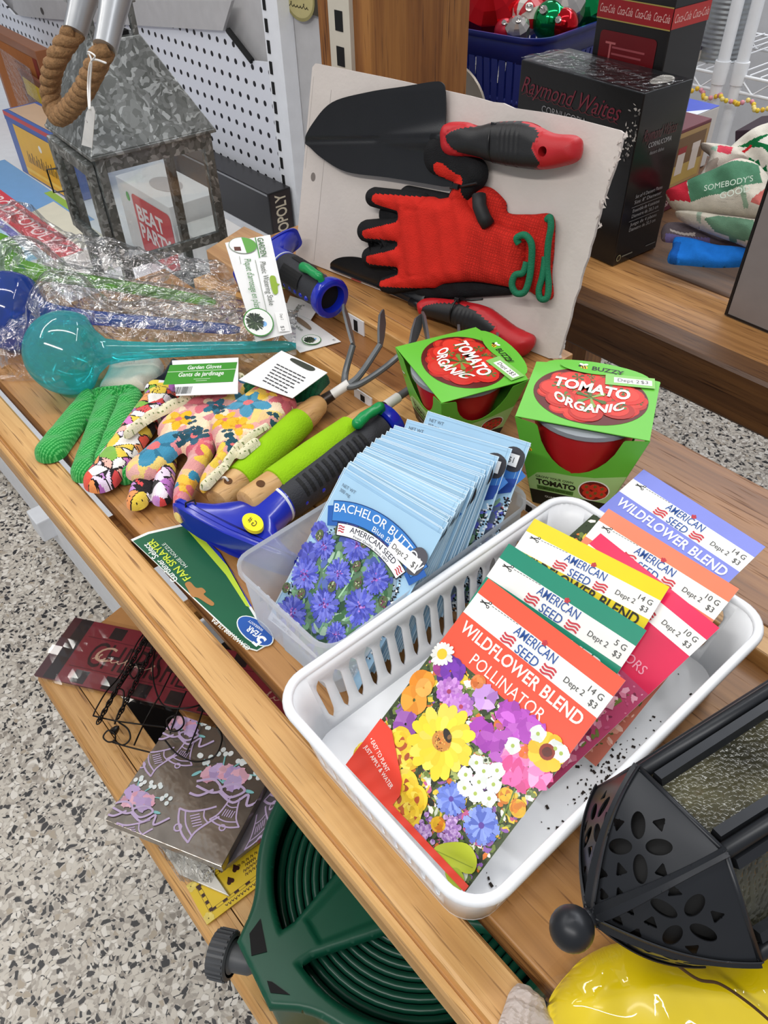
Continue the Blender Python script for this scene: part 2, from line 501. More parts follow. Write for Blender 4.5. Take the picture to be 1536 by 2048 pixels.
# ---------------------------------------------------------------- the stepped wooden display rack
X0, X1 = -1.12, 0.24
rack = thing('wooden_display_rack', 'stepped oak display rack with grooved front rail carrying the garden goods', 'shelf', (-0.4, 0.1, FLOORZ))
def extrude_x(prof, x0, x1):
    """prof = closed list of (y, z)"""
    fr = Frame((x0, 0, 0), (0, 1, 0), (0, 0, 1), (1, 0, 0))
    mb = MB(); mb.prism(prof, fr, 0, x1 - x0); return mb
RAILP = [(.119, 0), (.121, -.002), (.121, -.05), (.0955, -.05), (.0935, -.048), (.0892, -.010), (.0900, -.0045), (.0915, -.0030), (.0935, -.0032), (.0946, -.0062), (.0958, -.0062), (.0968, -.0012), (.099, 0)]
obj('front_rail', extrude_x(RAILP, X0 - 1.1, X1), OAK, rack)
def plank(y0, y1, z0, z1, x0=X0, x1=X1, mt=None, name='deck_board', bev=.0012):
    mb = MB(); mb.box((x0, y0, z0), (x1, y1, z1)); return obj(name, mb, mt or OAKD, rack, bevel=bev)
plank(.130, .252, -.02, 0); plank(.2535, .376, -.02, 0, x0=-.862)
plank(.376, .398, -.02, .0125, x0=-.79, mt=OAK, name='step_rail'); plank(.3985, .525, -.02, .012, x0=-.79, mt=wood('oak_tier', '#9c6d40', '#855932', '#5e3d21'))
plank(.440, .462, .012, .031, x0=-.79, x1=-.37, mt=OAK, name='back_rail'); plank(.4625, .545, .012, .0305, x0=-.79, x1=-.37)
for x in (-1.0, -.5, .1):
    mb = MB(); mb.box((x - .02, .123, -.06), (x + .02, .50 if x > -.9 else .25, -.0201)); obj('cross_bearer', mb, OAKC, rack)
    mb = MB(); mb.box((x - .012, .10, -.066), (x + .012, .14, -.0505)); obj('rail_bracket', mb, OAKC, rack)
# slotted metal strips let into the risers
def clip(x, y, z0, z1):
    mb = MB(); mb.box((x - .013, y - .0012, z0), (x + .013, y + .004, z1)); c = obj('slotted_strip', mb, WHITEM, rack)
    mb = MB(); mb.box((x - .003, y - .0016, z0 + .001), (x + .003, y - .0010, z1 - .003)); obj('slot', mb, BLACKV, c)
clip(at(722, 806, z=0)[0], .376, 0.0, .0105)
clip(at(718, 662, z=.012)[0], .440, .0125, .029)
clip(-.272, .376, 0.0, .0105)
# post with slotted standard
py = .565
pa = at(640, 90, y=py); pb = at(741, 90, y=py)
mb = MB(); mb.box((pa[0], py, FLOORZ), (pb[0], py + .14, .62)); obj('upright_post', mb, OAKX, rack, bevel=.001)
xs0 = at(668, 90, y=py)[0]; xs1 = at(709, 90, y=py)[0]
mb = MB(); mb.box((xs0, py - .005, .0), (xs1, py, .6)); st = obj('slotted_standard', mb, mat('cream_standard', '#c9c2b4', rough=.5, var=.03), rack)
mb = MB(); xm = (xs0 + xs1) / 2; q = (xs1 - xs0) * .18
for k in range(18):
    z = .02 + k * .032; mb.box((xm - q, py - .0056, z), (xm + q, py - .0049, z + .018))
obj('slots', mb, BLACKV, st)
# lower shelf
LZ = -.3
LR = [(.053, LZ), (.053, LZ - .04), (.026, LZ - .04), (.0235, LZ - .036), (.0225, LZ - .012), (.0245, LZ - .0065), (.027, LZ - .005), (.030, LZ)]
obj('lower_front_rail', extrude_x(LR, -.66, X1), OAK, rack)
def lplank(y0, y1, z1, mt, nm, x0=-.655, x1=X1):
    mb = MB(); mb.box((x0, y0, z1 - .018), (x1, y1, z1)); obj(nm, mb, mt, rack, bevel=.001)
lplank(.054, .083, LZ, OAK, 'lower_deck_board'); lplank(.125, .165, LZ - .004, OAKC, 'lower_deck_board'); lplank(.215, .40, LZ - .004, OAKD, 'lower_deck_board')
for x in (-.66, .2):
    mb = MB(); mb.box((x, .053, LZ - .040), (x + .025, .40, LZ - .0225)); obj('lower_cross_bearer', mb, OAKC, rack)
for x, wd in ((-.455, .024), (-.30, .05)):
    mb = MB(); mb.box((x - wd / 2, .0835, LZ - .018), (x + wd / 2, .2145, LZ - .0045)); obj('lower_cross_bearer', mb, OAKC, rack)
mb = MB(); mb.box((-.63, .06, LZ - .40), (.2, .45, LZ - .10)); obj('base_box', mb, mat('dark_base', '#171412', rough=.8), rack)
mb = MB(); mb.box((-.655, .40, LZ - .02), (X1, .42, -.021)); obj('back_panel', mb, mat('dark_back_panel', '#2a2019', rough=.8), rack)
cardbd = mat('brown_cardboard', '#b7834d', rough=.8, var=.06)
mb = MB(); p = [at(*q, z=LZ + .0012) for q in ((150, 1290), (262, 1200), (330, 1275), (270, 1330))]
mb.hexa([q for q in p], [q + V(0, 0, .0018) for q in p])
tag(obj('cardboard_sheet', mb, cardbd), 'plain brown cardboard sheet lying under the plaid sign on the lower shelf', 'cardboard')

# ---------------------------------------------------------------- white metal gondola at the left
gond = thing('metal_gondola_shelf', 'white metal gondola shelf with pegboard back behind the tin lantern', 'shelf', (-1.9, .6, FLOORZ))
GZ = -.25
for x0_, x1_, y1_ in ((-3.4, -1.171, .90), (-1.17, -.82, .80)):
    mb = MB(); mb.box((x0_, .36, GZ - .03), (x1_, y1_, GZ)); obj('shelf_tray', mb, WHITEM, gond, bevel=.002)
PGY = .90
def pegmat():
    m, t, b = nt_new('pegboard'); L = t.links
    tc = N(t, 'ShaderNodeTexCoord'); sp = N(t, 'ShaderNodeSeparateXYZ'); L.new(tc.outputs['Object'], sp.inputs[0])
    sq = []
    for ax in (0, 2):
        a = N(t, 'ShaderNodeMath', operation='MULTIPLY'); a.inputs[1].default_value = 1 / .0295; L.new(sp.outputs[ax], a.inputs[0])
        f = N(t, 'ShaderNodeMath', operation='FRACT'); L.new(a.outputs[0], f.inputs[0])
        s_ = N(t, 'ShaderNodeMath', operation='SUBTRACT'); s_.inputs[1].default_value = .5; L.new(f.outputs[0], s_.inputs[0])
        p2 = N(t, 'ShaderNodeMath', operation='MULTIPLY'); L.new(s_.outputs[0], p2.inputs[0]); L.new(s_.outputs[0], p2.inputs[1]); sq.append(p2)
    ad = N(t, 'ShaderNodeMath', operation='ADD'); L.new(sq[0].outputs[0], ad.inputs[0]); L.new(sq[1].outputs[0], ad.inputs[1])
    r = ramp(t, [(0.028, '#17171b'), (.036, '#dfe2ea')]); L.new(ad.outputs[0], r.inputs[0])
    L.new(r.outputs[0], b.inputs['Base Color']); b.inputs['Roughness'].default_value = .5
    return m
pf = Frame((0, PGY, 0), (1, 0, 0), (0, 0, 1), (0, -1, 0))
ux0 = at(533, 0, y=PGY)[0]; ux1 = ux0 + .05
poly = [pf.px(*q) for q in ((28, 30), (250, 48), (455, 62), (505, 122), (545, 126))]
poly = [(-3.4, poly[0][1] + .25)] + poly + [(ux0 - .002, poly[-1][1]), (ux0 - .002, GZ), (-3.4, GZ)]
mb = MB(); mb.prism(poly, pf, 0, -.006); obj('pegboard_panel', mb, pegmat(), gond)
mb = MB(); mb.box((-3.4, PGY + .02, GZ), (ux1 + .30, PGY + .03, .9)); obj('grey_back_panel', mb, GREYM, gond)
# black edge strips at the notches
mb = MB(); mb.tube([pf.p(*pf.px(458, 60), .002), pf.p(*pf.px(506, 122), .002)], .006, 6); obj('panel_edge', mb, BLACKV, gond)
mb = MB(); mb.box((ux0, PGY - .012, -.75), (ux1, PGY + .019, .9)); up = obj('slotted_upright', mb, WHITEM, gond)
mb = MB()
for k in range(34):
    z = -.27 + k * .034; mb.box((ux0 + .006, PGY - .0135, z), (ux0 + .014, PGY - .0115, z + .021))
obj('slots', mb, BLACKV, up)
# curved grey bracket panel near the top left corner
bp = [pf.px(*q) for q in ((30, 0), (32, 18), (44, 30), (70, 34), (250, 48), (452, 60), (470, 0))]
mb = MB(); mb.prism(bp, pf, .0075, .001); obj('grey_bracket', mb, GREYM, gond)
mb = MB(); q = pf.px(90, 21); mb.lathe(pf.p(q[0], q[1], .0072), (0, -1, 0), [(0, .008), (.002, .008)], 14); obj('bracket_bolt', mb, mat('dark_bolt', '#5b5552', rough=.5, metal=.6), gond)
# base deck of the gondola seen along the aisle
z = -.62; y = .143 * (1.05 / .73)
mb = MB(); mb.box((-3.4, y, z - .10), (-.86, y + .5, z)); obj('base_deck', mb, WHITEM, gond, bevel=.004)
mb = MB(); q = at(96, 1030, z=z); mb.box((q[0] - .04, y - .028, z - .05), (q[0] + .012, y + .03, z + .002)); obj('base_foot', mb, WHITEM, gond, bevel=.003)
for x in (-3.3, -1.9): 
    mb = MB(); mb.box((x, y + .02, FLOORZ), (x + .05, y + .48, z - .10)); obj('base_leg', mb, WHITEM, gond)
for x in (-1.24, -3.35):
    mb = MB(); mb.box((x, .86, FLOORZ), (x + .05, .90, GZ - .0301)); obj('support_post', mb, WHITEM, gond)

# ---------------------------------------------------------------- the wooden unit across the gap (right background)
UZ = -.1
unit_ = thing('wooden_shelf_unit', 'dark brown wooden shelf across the gap carrying the black dish box', 'shelf', (-.6, 1.1, FLOORZ))
fr = Frame((-.98, 0, 0), (0, 1, 0), (0, 0, 1), (1, 0, 0))
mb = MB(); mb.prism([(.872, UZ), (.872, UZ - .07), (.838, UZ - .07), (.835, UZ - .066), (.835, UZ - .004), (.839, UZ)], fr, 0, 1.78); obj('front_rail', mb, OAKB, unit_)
mb = MB(); mb.box((-.98, .8735, UZ - .03), (.8, .99, UZ - .001)); obj('deck_board', mb, OAKD, unit_, bevel=.001)
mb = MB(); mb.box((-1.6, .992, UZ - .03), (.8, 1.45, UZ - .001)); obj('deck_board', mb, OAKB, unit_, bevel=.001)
for x in (-.95, .7):
    for y in (.875, 1.36):
        mb = MB(); mb.box((x, y, FLOORZ), (x + .06, y + .07, UZ - .0301)); obj('leg', mb, OAKX, unit_)
# ---------------------------------------------------------------- the white slotted basket
def rpath(a, b, r, n=8):
    """rounded rectangle perimeter, half sizes a, b; returns points with cumulative length, starts mid front side"""
    pts = []
    for cx, cy, t0 in ((a - r, -b + r, -90), (a - r, b - r, 0), (-a + r, b - r, 90), (-a + r, -b + r, 180)):
        for k in range(n + 1):
            t = math.radians(t0 + 90 * k / n); pts.append((cx + r * math.cos(t), cy + r * math.sin(t)))
    return pts
def basket_wall(fr, a0, b0, a1, b1, r, h, mb, slots, z0f=.16, z1f=.84, nz=12):
    """slotted wall: straight runs carry lens-shaped slots"""
    def pos(side, t, f, e=0.0):
        a = a0 + (a1 - a0) * f; b = b0 + (b1 - b0) * f
        z = h * f
        if side == 0: return fr.p(-a + r + (2 * a - 2 * r) * t, -b, z)
        if side == 1: return fr.p(a, -b + r + (2 * b - 2 * r) * t, z)
        if side == 2: return fr.p(a - r - (2 * a - 2 * r) * t, b, z)
        return fr.p(-a, b - r - (2 * b - 2 * r) * t, z)
    for side in range(4):
        n = slots[side % 2]
        fs = [0] + [z0f + (z1f - z0f) * i / nz for i in range(nz + 1)] + [1]
        def hw(f):
            q = (f - z0f) / (z1f - z0f)
            if q <= 0 or q >= 1: return 0.0
            return .30 * (min(1, math.sin(math.pi * q) * 1.9) ** .6) * (0.62 + .38 * q)
        for i in range(n + 1):
            tl = (i - .5) / n + .5 / n if i else 0
            # bar between slot i-1 and slot i, slot centres at (i+.5)/n
            for f0, f1 in zip(fs[:-1], fs[1:]):
                q = []
                for f in (f0, f1):
                    lo = 0 if i == 0 else (i - .5 + hw(f)) / n
                    hi = 1 if i == n else (i + .5 - hw(f)) / n
                    q.append((lo, hi))
                P = [pos(side, q[0][0], f0), pos(side, q[0][1], f0), pos(side, q[1][1], f1), pos(side, q[1][0], f1)]
                mb.add(P, [(0, 1, 2, 3)])
    for ci, (sx, sy, t0) in enumerate(((1, -1, -90), (1, 1, 0), (-1, 1, 90), (-1, -1, 180))):
        nn = 7
        for f0, f1 in ((0, .5), (.5, 1)):
            for k in range(nn):
                P = []
                for f, kk in ((f0, k), (f0, k + 1), (f1, k + 1), (f1, k)):
                    a = a0 + (a1 - a0) * f; b = b0 + (b1 - b0) * f; t = math.radians(t0 + 90 * kk / nn)
                    P.append(fr.p(sx * (a - r) + r * math.cos(t), sy * (b - r) + r * math.sin(t), h * f))
                mb.add(P, [(0, 1, 2, 3)])
WPL = mat('white_plastic', '#eef0f3', rough=.32, var=.02, spec=.5)
bfr = flat((-.153, .2325, .0012), -.004)
bask = thing('slotted_basket', 'white plastic basket with slotted sides holding the large flower seed packets', 'basket', (-.153, .2325, 0))
mb = MB(); basket_wall(bfr, .0705, .1165, .0775, .1245, .019, .057, mb, (10, 17))
me_ = obj('slotted_wall', mb, WPL, bask, smooth=35, solid=.0016)
md = me_.modifiers.new('weld', 'WELD'); md.merge_threshold = .00005
me_.modifiers.move(1, 0)
mb = MB(); po = rpath(.0705, .1165, .019, 7); mb.prism(po, bfr, -.001, .001)
obj('basket_floor', mb, WPL, bask)
mb = MB(); po = rpath(.0787, .1257, .020, 8); mb.tube([bfr.p(a, b, .0575) for a, b in po], .0030, 10, closed=True)
obj('rim', mb, WPL, bask, smooth=True)
# potting soil crumbs spilled inside
mb = MB()
for k in range(330):
    c = (-.0835 + rng.normal(0, .010), .243 + rng.normal(0, .020)) if k < 210 else (rng.uniform(-.145, -.084), rng.uniform(.13, .33))
    if not (-.15 < c[0] < -.0845 and .122 < c[1] < .34): continue
    r = abs(rng.normal(0, .00028)) + .00015; a = rng.uniform(0, 3)
    mb.box((-r * 1.7, -r, 0), (r * 1.7, r, r * .9), flat((c[0], c[1], .0024), a))
so = obj('soil_crumbs', mb, mat('soil', '#2b221c', rough=.9)); tag(so, 'dark soil crumbs spilled on the white basket floor', 'soil'); so['kind'] = 'stuff'

# ---------------------------------------------------------------- the clear bin
def clear_plastic():
    m, t, b = nt_new('frosted_plastic'); L = t.links
    out = t.nodes['Material Output']
    tr = N(t, 'ShaderNodeBsdfTransparent'); tr.inputs[0].default_value = (.93, .95, .97, 1)
    tl = N(t, 'ShaderNodeBsdfTranslucent'); tl.inputs[0].default_value = (.86, .89, .92, 1)
    df = N(t, 'ShaderNodeBsdfDiffuse'); df.inputs[0].default_value = (.80, .83, .86, 1)
    gl = N(t, 'ShaderNodeBsdfGlossy'); gl.inputs['Roughness'].default_value = .28
    tc = N(t, 'ShaderNodeTexCoord'); no = N(t, 'ShaderNodeTexNoise', i_Scale=25.0); L.new(tc.outputs['Object'], no.inputs['Vector'])
    mr = N(t, 'ShaderNodeMapRange'); mr.inputs[3].default_value = .62; mr.inputs[4].default_value = .72; L.new(no.outputs[0], mr.inputs[0])
    m1 = N(t, 'ShaderNodeMixShader'); m1.inputs[0].default_value = .45; L.new(tl.outputs[0], m1.inputs[1]); L.new(df.outputs[0], m1.inputs[2])
    m2 = N(t, 'ShaderNodeMixShader'); L.new(mr.outputs[0], m2.inputs[0]); L.new(tr.outputs[0], m2.inputs[1]); L.new(m1.outputs[0], m2.inputs[2])
    m3 = N(t, 'ShaderNodeMixShader'); m3.inputs[0].default_value = .09; L.new(m2.outputs[0], m3.inputs[1]); L.new(gl.outputs[0], m3.inputs[2])
    L.new(m3.outputs[0], out.inputs[0]); MATS['frosted'] = m; return m
FROST = clear_plastic()
cfr = flat((-.287, .2395, .0008), .036)
bn = thing('clear_bin', 'frosted clear plastic bin holding the row of pale blue seed packets', 'bin', (-.287, .2395, 0))
def loft(fr, rings, mb, closed_bottom=True):
    n = len(rings[0][0]); vs = []; fs = []
    for pts, z in rings: vs += [fr.p(a, b, z) for a, b in pts]
    for i in range(len(rings) - 1):
        for k in range(n): fs.append((i * n + k, i * n + (k + 1) % n, (i + 1) * n + (k + 1) % n, (i + 1) * n + k))
    if closed_bottom: fs.append(tuple(range(n - 1, -1, -1)))
    return mb.add(vs, fs)
mb = MB(); loft(cfr, [(rpath(.0455, .0880, .010, 5), 0), (rpath(.0472, .0898, .012, 5), .003), (rpath(.0485, .0930, .013, 5), .058)], mb)
obj('bin_body', mb, FROST, bn, smooth=35)
mb = MB()
n_ = rpath(.0485, .0930, .013, 5)
loft(cfr, [(n_, .058), (rpath(.0498, .0958, .015, 5), .0605), (rpath(.0500, .0960, .015, 5), .0560)], mb, False)
obj('bin_rim', mb, FROST, bn, smooth=35)
for sy in (-1, 1):
    mb = MB()
    for k in range(5):
        x = -.020 + k * .010; yy = sy * .0925
        mb.box((x - .0012, min(yy, yy + sy * .002), .046), (x + .0012, max(yy, yy + sy * .002), .058), cfr)
    obj('grip_ribs', mb, FROST, bn)

# ---------------------------------------------------------------- seed packets
def pframe(x, y, z, a, p, r=0.0):
    u = V(math.cos(a), math.sin(a), 0); nb = V(-math.sin(a), math.cos(a), 0)
    d = -nb * math.cos(p) - V(0, 0, 1) * math.sin(p)
    u2 = u * math.cos(r) - d * math.sin(r); d2 = d * math.cos(r) + u * math.sin(r)
    return Frame((x, y, z), u2, d2, np.cross(d2, u2))
def envelope(fr, w, L, th, name, material, parent=None):
    """a thin paper pouch, slightly puffed at the back, with crimped edges"""
    mb = MB(); nu, nv = 8, 10
    def back(s, t):
        q = (math.sin(math.pi * s) * math.sin(math.pi * t)) ** .5 if 0 < s < 1 and 0 < t < 1 else 0
        return fr.p(w * s, L * t, -.0003 - th * q)
    mb.grid(lambda s, t: fr.p(w * s, L * t, 0), nu, nv)
    b = len(mb.v); mb.grid(back, nu, nv)
    W_ = nu + 1
    edge = [i for i in range(nu)] + [nu + j * W_ for j in range(nv)] + [nv * W_ + nu - i for i in range(nu)] + [(nv - j) * W_ for j in range(nv)]
    for k in range(len(edge)):
        i, j = edge[k], edge[(k + 1) % len(edge)]; mb.f.append([i, j, b + j, b + i]); mb.c.append((1, 1, 1))
    return obj(name, mb, material, parent, smooth=40)
PALEB = mat('pale_blue_paper', '#a6cde8', rough=.42, var=.03)
PALES = [PALEB] + [mat('pale_blue_paper_%s' % n, c, rough=.42, var=.03) for n, c in (('cool', '#9cc4e0'), ('light', '#b2d8ee'), ('grey', '#9bbfd6'))]
SW, SL = .0880, .114
BLUEP = {'deep': '#2f6fb8', 'mid': '#3f86cc', 'ink': '#3c3b40'}
def logo(pr, u, v, sc, k=4):
    """two-line AMERICAN SEED logo, centre u, top v, overall width sc"""
    pr.text('AMERICAN', u, v + sc * .17, sc * .155, '#23509a', k, width=sc * .80, align='C', bold=.004)
    pr.text('SEED', u + sc * .0, v + sc * .385, sc * .155, '#23509a', k, width=sc * .42, align='C', bold=.004)
    for sx in (-1, 1):
        for j in range(3):
            x0 = u + sx * sc * .40 - sc * .11; y0 = v + sc * (.24 + .055 * j)
            pts = [(x0 + sc * .22 * i / 8, y0 + sc * .018 * math.sin(i / 8 * 6.3)) for i in range(9)]
            pr.line(pts, sc * .03, '#c53340', k)
    pr.flower(u + sc * .10, v - sc * .01, sc * .05, 5, '#c53340', k, wid=.6, rot=-1.57)
def cornflower(pr, cx, cy, r, k):
    cols = ['#6f74d8', '#5a62cf', '#8288e6', '#4c52ba', '#7a80e0']
    pr.flower(cx, cy, r, 24, cols, k, rows=3, pointed=True, wid=.85)
    for i in range(15):
        a = random.random() * 6.28; q = random.random() * r * .34
        pr.ell(cx + q * math.cos(a), cy + q * math.sin(a), r * .055, r * .055, random.choice(['#7a2f86', '#b06ac6', '#4a2b78', '#c991dc']), k + 3, 6)
def stem(pr, pts, col, k, wd): pr.line(smooth2(pts, 4, False), wd, col, k)
def bachelor(fr, pk):
    """full front print of the cornflower packet"""
    Z2 = (240, 920, 2.327)
    pr = Print(fr)
    uv = lambda x, y: fr.px(240 + x / 2.327, 920 + y / 2.327)
    sc = SW / 290 / 2.327 * 1.12   # metres per zoomed pixel
    # picture oval
    cx, cy = SW * .50, SL * .66
    pr.ell(cx, cy, SW * .455, SL * .50, '#8fa6b8', 1, 40)
    def clipy(p): return (min(max(p[0], .001), SW - .001), min(max(p[1], .001), SL - .0005))
    o = [clipy((cx + SW * .43 * math.cos(t), cy + SL * .47 * math.sin(t))) for t in np.linspace(0, 6.28, 48)[:-1]]
    pr.poly(o, '#5d7f62', 2)
    for i in range(260):
        a = random.random() * 6.28; q = math.sqrt(random.random())
        x, y = clipy((cx + SW * .42 * q * math.cos(a), cy + SL * .46 * q * math.sin(a)))
        pr.ell(x, y, random.uniform(.001, .006), random.uniform(.001, .004), random.choice(['#3f6b45', '#78a57d', '#a9c9ae', '#4d5fa8', '#2f4f3a', '#5d70b5', '#6b8e6f', '#7d86cf']), 3, 7, random.random() * 3)
    for i in range(560):   # pebble border
        a = random.random() * 6.28; q = random.uniform(1.0, 1.12)
        x, y = cx + SW * .43 * q * math.cos(a), cy + SL * .475 * q * math.sin(a)
        if not (.001 < x < SW - .001 and SL * .20 < y < SL - .001): continue
        pr.ell(x, y, .0008, .0006, random.choice(['#101014', '#23232a', '#f3f6f8', '#e5eef4', '#15151a']), 4, 6)
    for x0, y0, x1, y1 in ((930, 800, 1010, 560), (890, 760, 1080, 560), (1020, 640, 1100, 480), (1130, 760, 960, 860), (1240, 560, 1180, 430), (950, 520, 1010, 420)):
        stem(pr, [uv(x0, y0), uv((x0 + x1) / 2 + 12, (y0 + y1) / 2), uv(x1, y1)], random.choice(['#7fb58a', '#a7d3ad', '#4f7f58']), 4, .0012)
    for x, y, r in ((1060, 300, 62), (930, 330, 50), (880, 440, 62), (1290, 470, 40)):
        q = uv(x, y); pr.flower(q[0], q[1], r * sc, 15, ['#5b5fc4', '#6a70d0', '#4b4fae'], 5, rows=2, pointed=True)
    for x, y, r in ((955, 400, 64), (1105, 400, 78), (1235, 400, 58), (865, 535, 82), (1020, 530, 72), (1195, 555, 74), (800, 718, 92), (955, 675, 84), (1120, 680, 84), (1010, 812, 58)):
        q = uv(x, y); 
        if q[1] + r * sc * .3 < SL: cornflower(pr, q[0], min(q[1], SL - r * sc), r * sc, 6 + random.randint(0, 3))
    for x, y in ((1025, 325), (935, 350), (1145, 385), (1108, 495), (992, 590), (780, 595), (850, 622), (1112, 575), (1300, 490), (1230, 660)):
        q = uv(x, y); pr.ell(q[0], q[1], .0032, .0040, '#5b6a46', 14, 12)
        for i in range(14): pr.ell(q[0] + random.gauss(0, .0013), q[1] + random.gauss(0, .0016), .0005, .0006, random.choice(['#8e3f64', '#24301f', '#b9c39b', '#6d2f58']), 15, 5)
    # curved banner
    def arcpt(t, off):
        R = .078; ang = (t - .5) * 1.00 + .03
        return (SW * .515 + (R + off) * math.sin(ang), .0985 - (R + off) * math.cos(ang))
    def band(o0, o1, t0, t1, col, k):
        a = [arcpt(t0 + (t1 - t0) * i / 20, o1) for i in range(21)]; b = [arcpt(t0 + (t1 - t0) * i / 20, o0) for i in range(21)]
        for i in range(20): pr.poly([a[i], a[i + 1], b[i + 1], b[i]], col, k)
    band(-.0052, .0085, -.055, .06, '#2a5fae', 16); band(-.0052, .0085, .94, 1.055, '#2a5fae', 16)
    band(-.0024, .0120, -.004, 1.004, '#123a78', 17); band(-.0018, .0114, 0, 1, '#3b80cc', 18)
    band(-.0118, -.0030, .06, .94, '#1b1b22', 17); band(-.0112, -.0034, .07, .93, '#f6f8fa', 18)
    def arctext(s, off, h, col, width, t=0.0, bold=0.0):
        v, f = glyphs(s, bold); v = v.copy() * (h / .72); wd = v[:, 0].max(); v[:, 0] = (v[:, 0] / wd - .5) * width + t + .0022
        ang = v[:, 0] / .078; R = .078 + off + v[:, 1]
        pr.mb.add(pr.P(list(zip(SW * .515 + R * np.sin(ang), .0985 - R * np.cos(ang))), 20), f, col)
    arctext('BACHELOR BUTTON', .0042, .0060, '#f4f8fc', .076, 0, .004); arctext('Blue Boy', -.0012, .0037, '#f4f8fc', .022, .006)
    arctext('AMERICAN SEED', -.0080, .0040, '#2c2c3c', .046, .001); arctext('Finest Quality, Since 1897', -.0106, .0017, '#2c2c3c', .037, .001)
    for t in (.115, .885):
        for j in range(3):
            pts = [arcpt(t - .032 + .064 * i / 6, -.0052 - .0017 * j + .0004 * math.sin(i)) for i in range(7)]; pr.line(pts, .0008, '#c23a48', 20)
    pr.text('NET WT', .004, .0075, .0024, '#5b6a78', 5); pr.text('300 mg', .004, .0112, .0024, '#5b6a78', 5)
    pr.poly(smooth2([(.076, .0175), (.081, .013), (.0875, .0155), (.0888, .023), (.0865, .030), (.080, .0315), (.077, .026)], 4), '#55545b', 19)
    pr.poly([(.0, SL - .006), (.0, SL), (.05, SL), (.05, SL - .0018)], '#eef3f6', 16); pr.text('SEEDS ARE ALL', .004, SL - .0012, .0022, '#39424c', 17)
    pr.done('front_print', GLOSSY, pk)
    # price sticker
    st = MB(); f2 = Frame(fr.p(.0605, .0172, .0026), fr.u * math.cos(.12) + fr.v * math.sin(.12), fr.v * math.cos(.12) - fr.u * math.sin(.12), fr.n)
    st.box((0, 0, -.0003), (.0262, .0092, 0), f2, '#f3f3f1'); s_ = obj('price_sticker', st, PAPER, pk)
    q = Print(f2, .0001); q.text('Dept 2', .0022, .0062, .0036, '#3a3a3a', 0); q.text('$1', .0205, .0070, .0040, '#3a3a3a', 0); q.done('sticker_print', PAPER, s_)

keys = [(0.0, -.329, .2390, .0890, .09, .80, .00), (.05, -.330, .2410, .0890, .09, .80, .01), (.5, -.337, .2655, .089, .09, .81, .12), (.94, -.343, .2955, .088, .07, .82, .19)]
def key(t):
    for a, b in zip(keys[:-1], keys[1:]):
        if t <= b[0]:
            q = (t - a[0]) / (b[0] - a[0]); return [x + (y - x) * q for x, y in zip(a[1:], b[1:])]
    return list(keys[-1][1:])
def small_packet(fr, label, group=None):
    p = thing('seed_packet', label, 'seed packet', fr.p(SW / 2, SL, 0), group)
    envelope(fr, SW, SL, .0005, 'pouch', PALEB if group is None else random.choice(PALES), p); return p
f0 = pframe(-.3255, .2345, .0885, .075, .80, .02)
pk = small_packet(f0, 'pale blue seed packet with large blue cornflowers at the front of the clear bin')
bachelor(f0, pk)
STACK = 'pale blue seed packets filed in the clear bin'
def edge_print(fr, p, seed, net=None, price=False, full=False):
    rs = random.Random(seed); pr = Print(fr)
    R = .078
    def ap(t, off):
        a = (t - .5) * 1.12; return (SW * .515 + (R + off) * math.sin(a), .0985 - (R + off) * math.cos(a))
    for i in range(1 if not full else 0, 13 if not full else 14):
        a, b = i / 14, (i + 1) / 14
        pr.poly([ap(a, .0119), ap(b, .0119), ap(b, .0), ap(a, .0)], '#3b74bc', 1)
    for q in ((0, 0, SW, .00045), (SW - .0005, 0, SW, SL), (0, 0, .0005, SL)): pr.rect(*q, '#d9ebf5', 2)
    pr.rect(0, .0024, SW, .0027, '#9fc3da', 2); pr.rect(SW - .0032, 0, SW - .0029, SL, '#9fc3da', 2)
    if full:
        pr.rect(.006, .045, .084, .119, '#6f7d92', 1)
        for i in range(420):
            x = rs.uniform(.006, .084); y = rs.uniform(.045, .118)
            pr.ell(x, y, rs.uniform(.0008, .0045), rs.uniform(.0008, .003), rs.choice(['#5b62c4', '#7a80d8', '#3f6b45', '#8fb494', '#b8c8d6']), 2, 7, rs.random() * 3)
        for i in range(420):
            s_ = rs.choice((-1, 1)); x = .045 + s_ * rs.uniform(.0375, .0435); y = rs.uniform(.040, .118)
            pr.ell(x, y, .0009, .0007, rs.choice(['#111116', '#22222a', '#eef3f6', '#c94f4f' if rs.random() < .1 else '#e6edf3']), 3, 6)
        pr.poly([(.074, .030), (.0875, .026), (.0865, .036), (.076, .041)], '#2d4c9c', 4)
        pr.text('CORNFLOWER', SW * .515, .0255, .0056, '#eaf2fb', 5, align='C', width=.06, arc=.09)
    if rs.random() < .8 or price:
        q = rs.uniform(.000, .004) if not price else 0
        pr.poly(smooth2([(.072 + q, .0085), (.079, .0055), (.0865, .0085), (.0882, .0155), (.0855, .0215), (.0775, .0225), (.073, .0165)], 3), '#3a393e', 3)
    if net:
        pr.text('NET WT', .004, .0070, .0025, '#5b6a78', 3); pr.text(net, .004, .0108, .0025, '#5b6a78', 3)
    pr.done('front_print', PAPER, p)
    if price:
        st = MB(); f2 = Frame(fr.p(.0735, .0105, .0014), fr.u, fr.v, fr.n); st.box((0, 0, -.0004), (.0105, .0085, 0), f2, '#f3f3f1')
        s_ = obj('price_sticker', st, PAPER, p); q = Print(f2, .0001); q.text('$1', .0030, .0062, .0040, '#3a3a3a', 0); q.done('sticker_print', PAPER, s_)
NST = 27
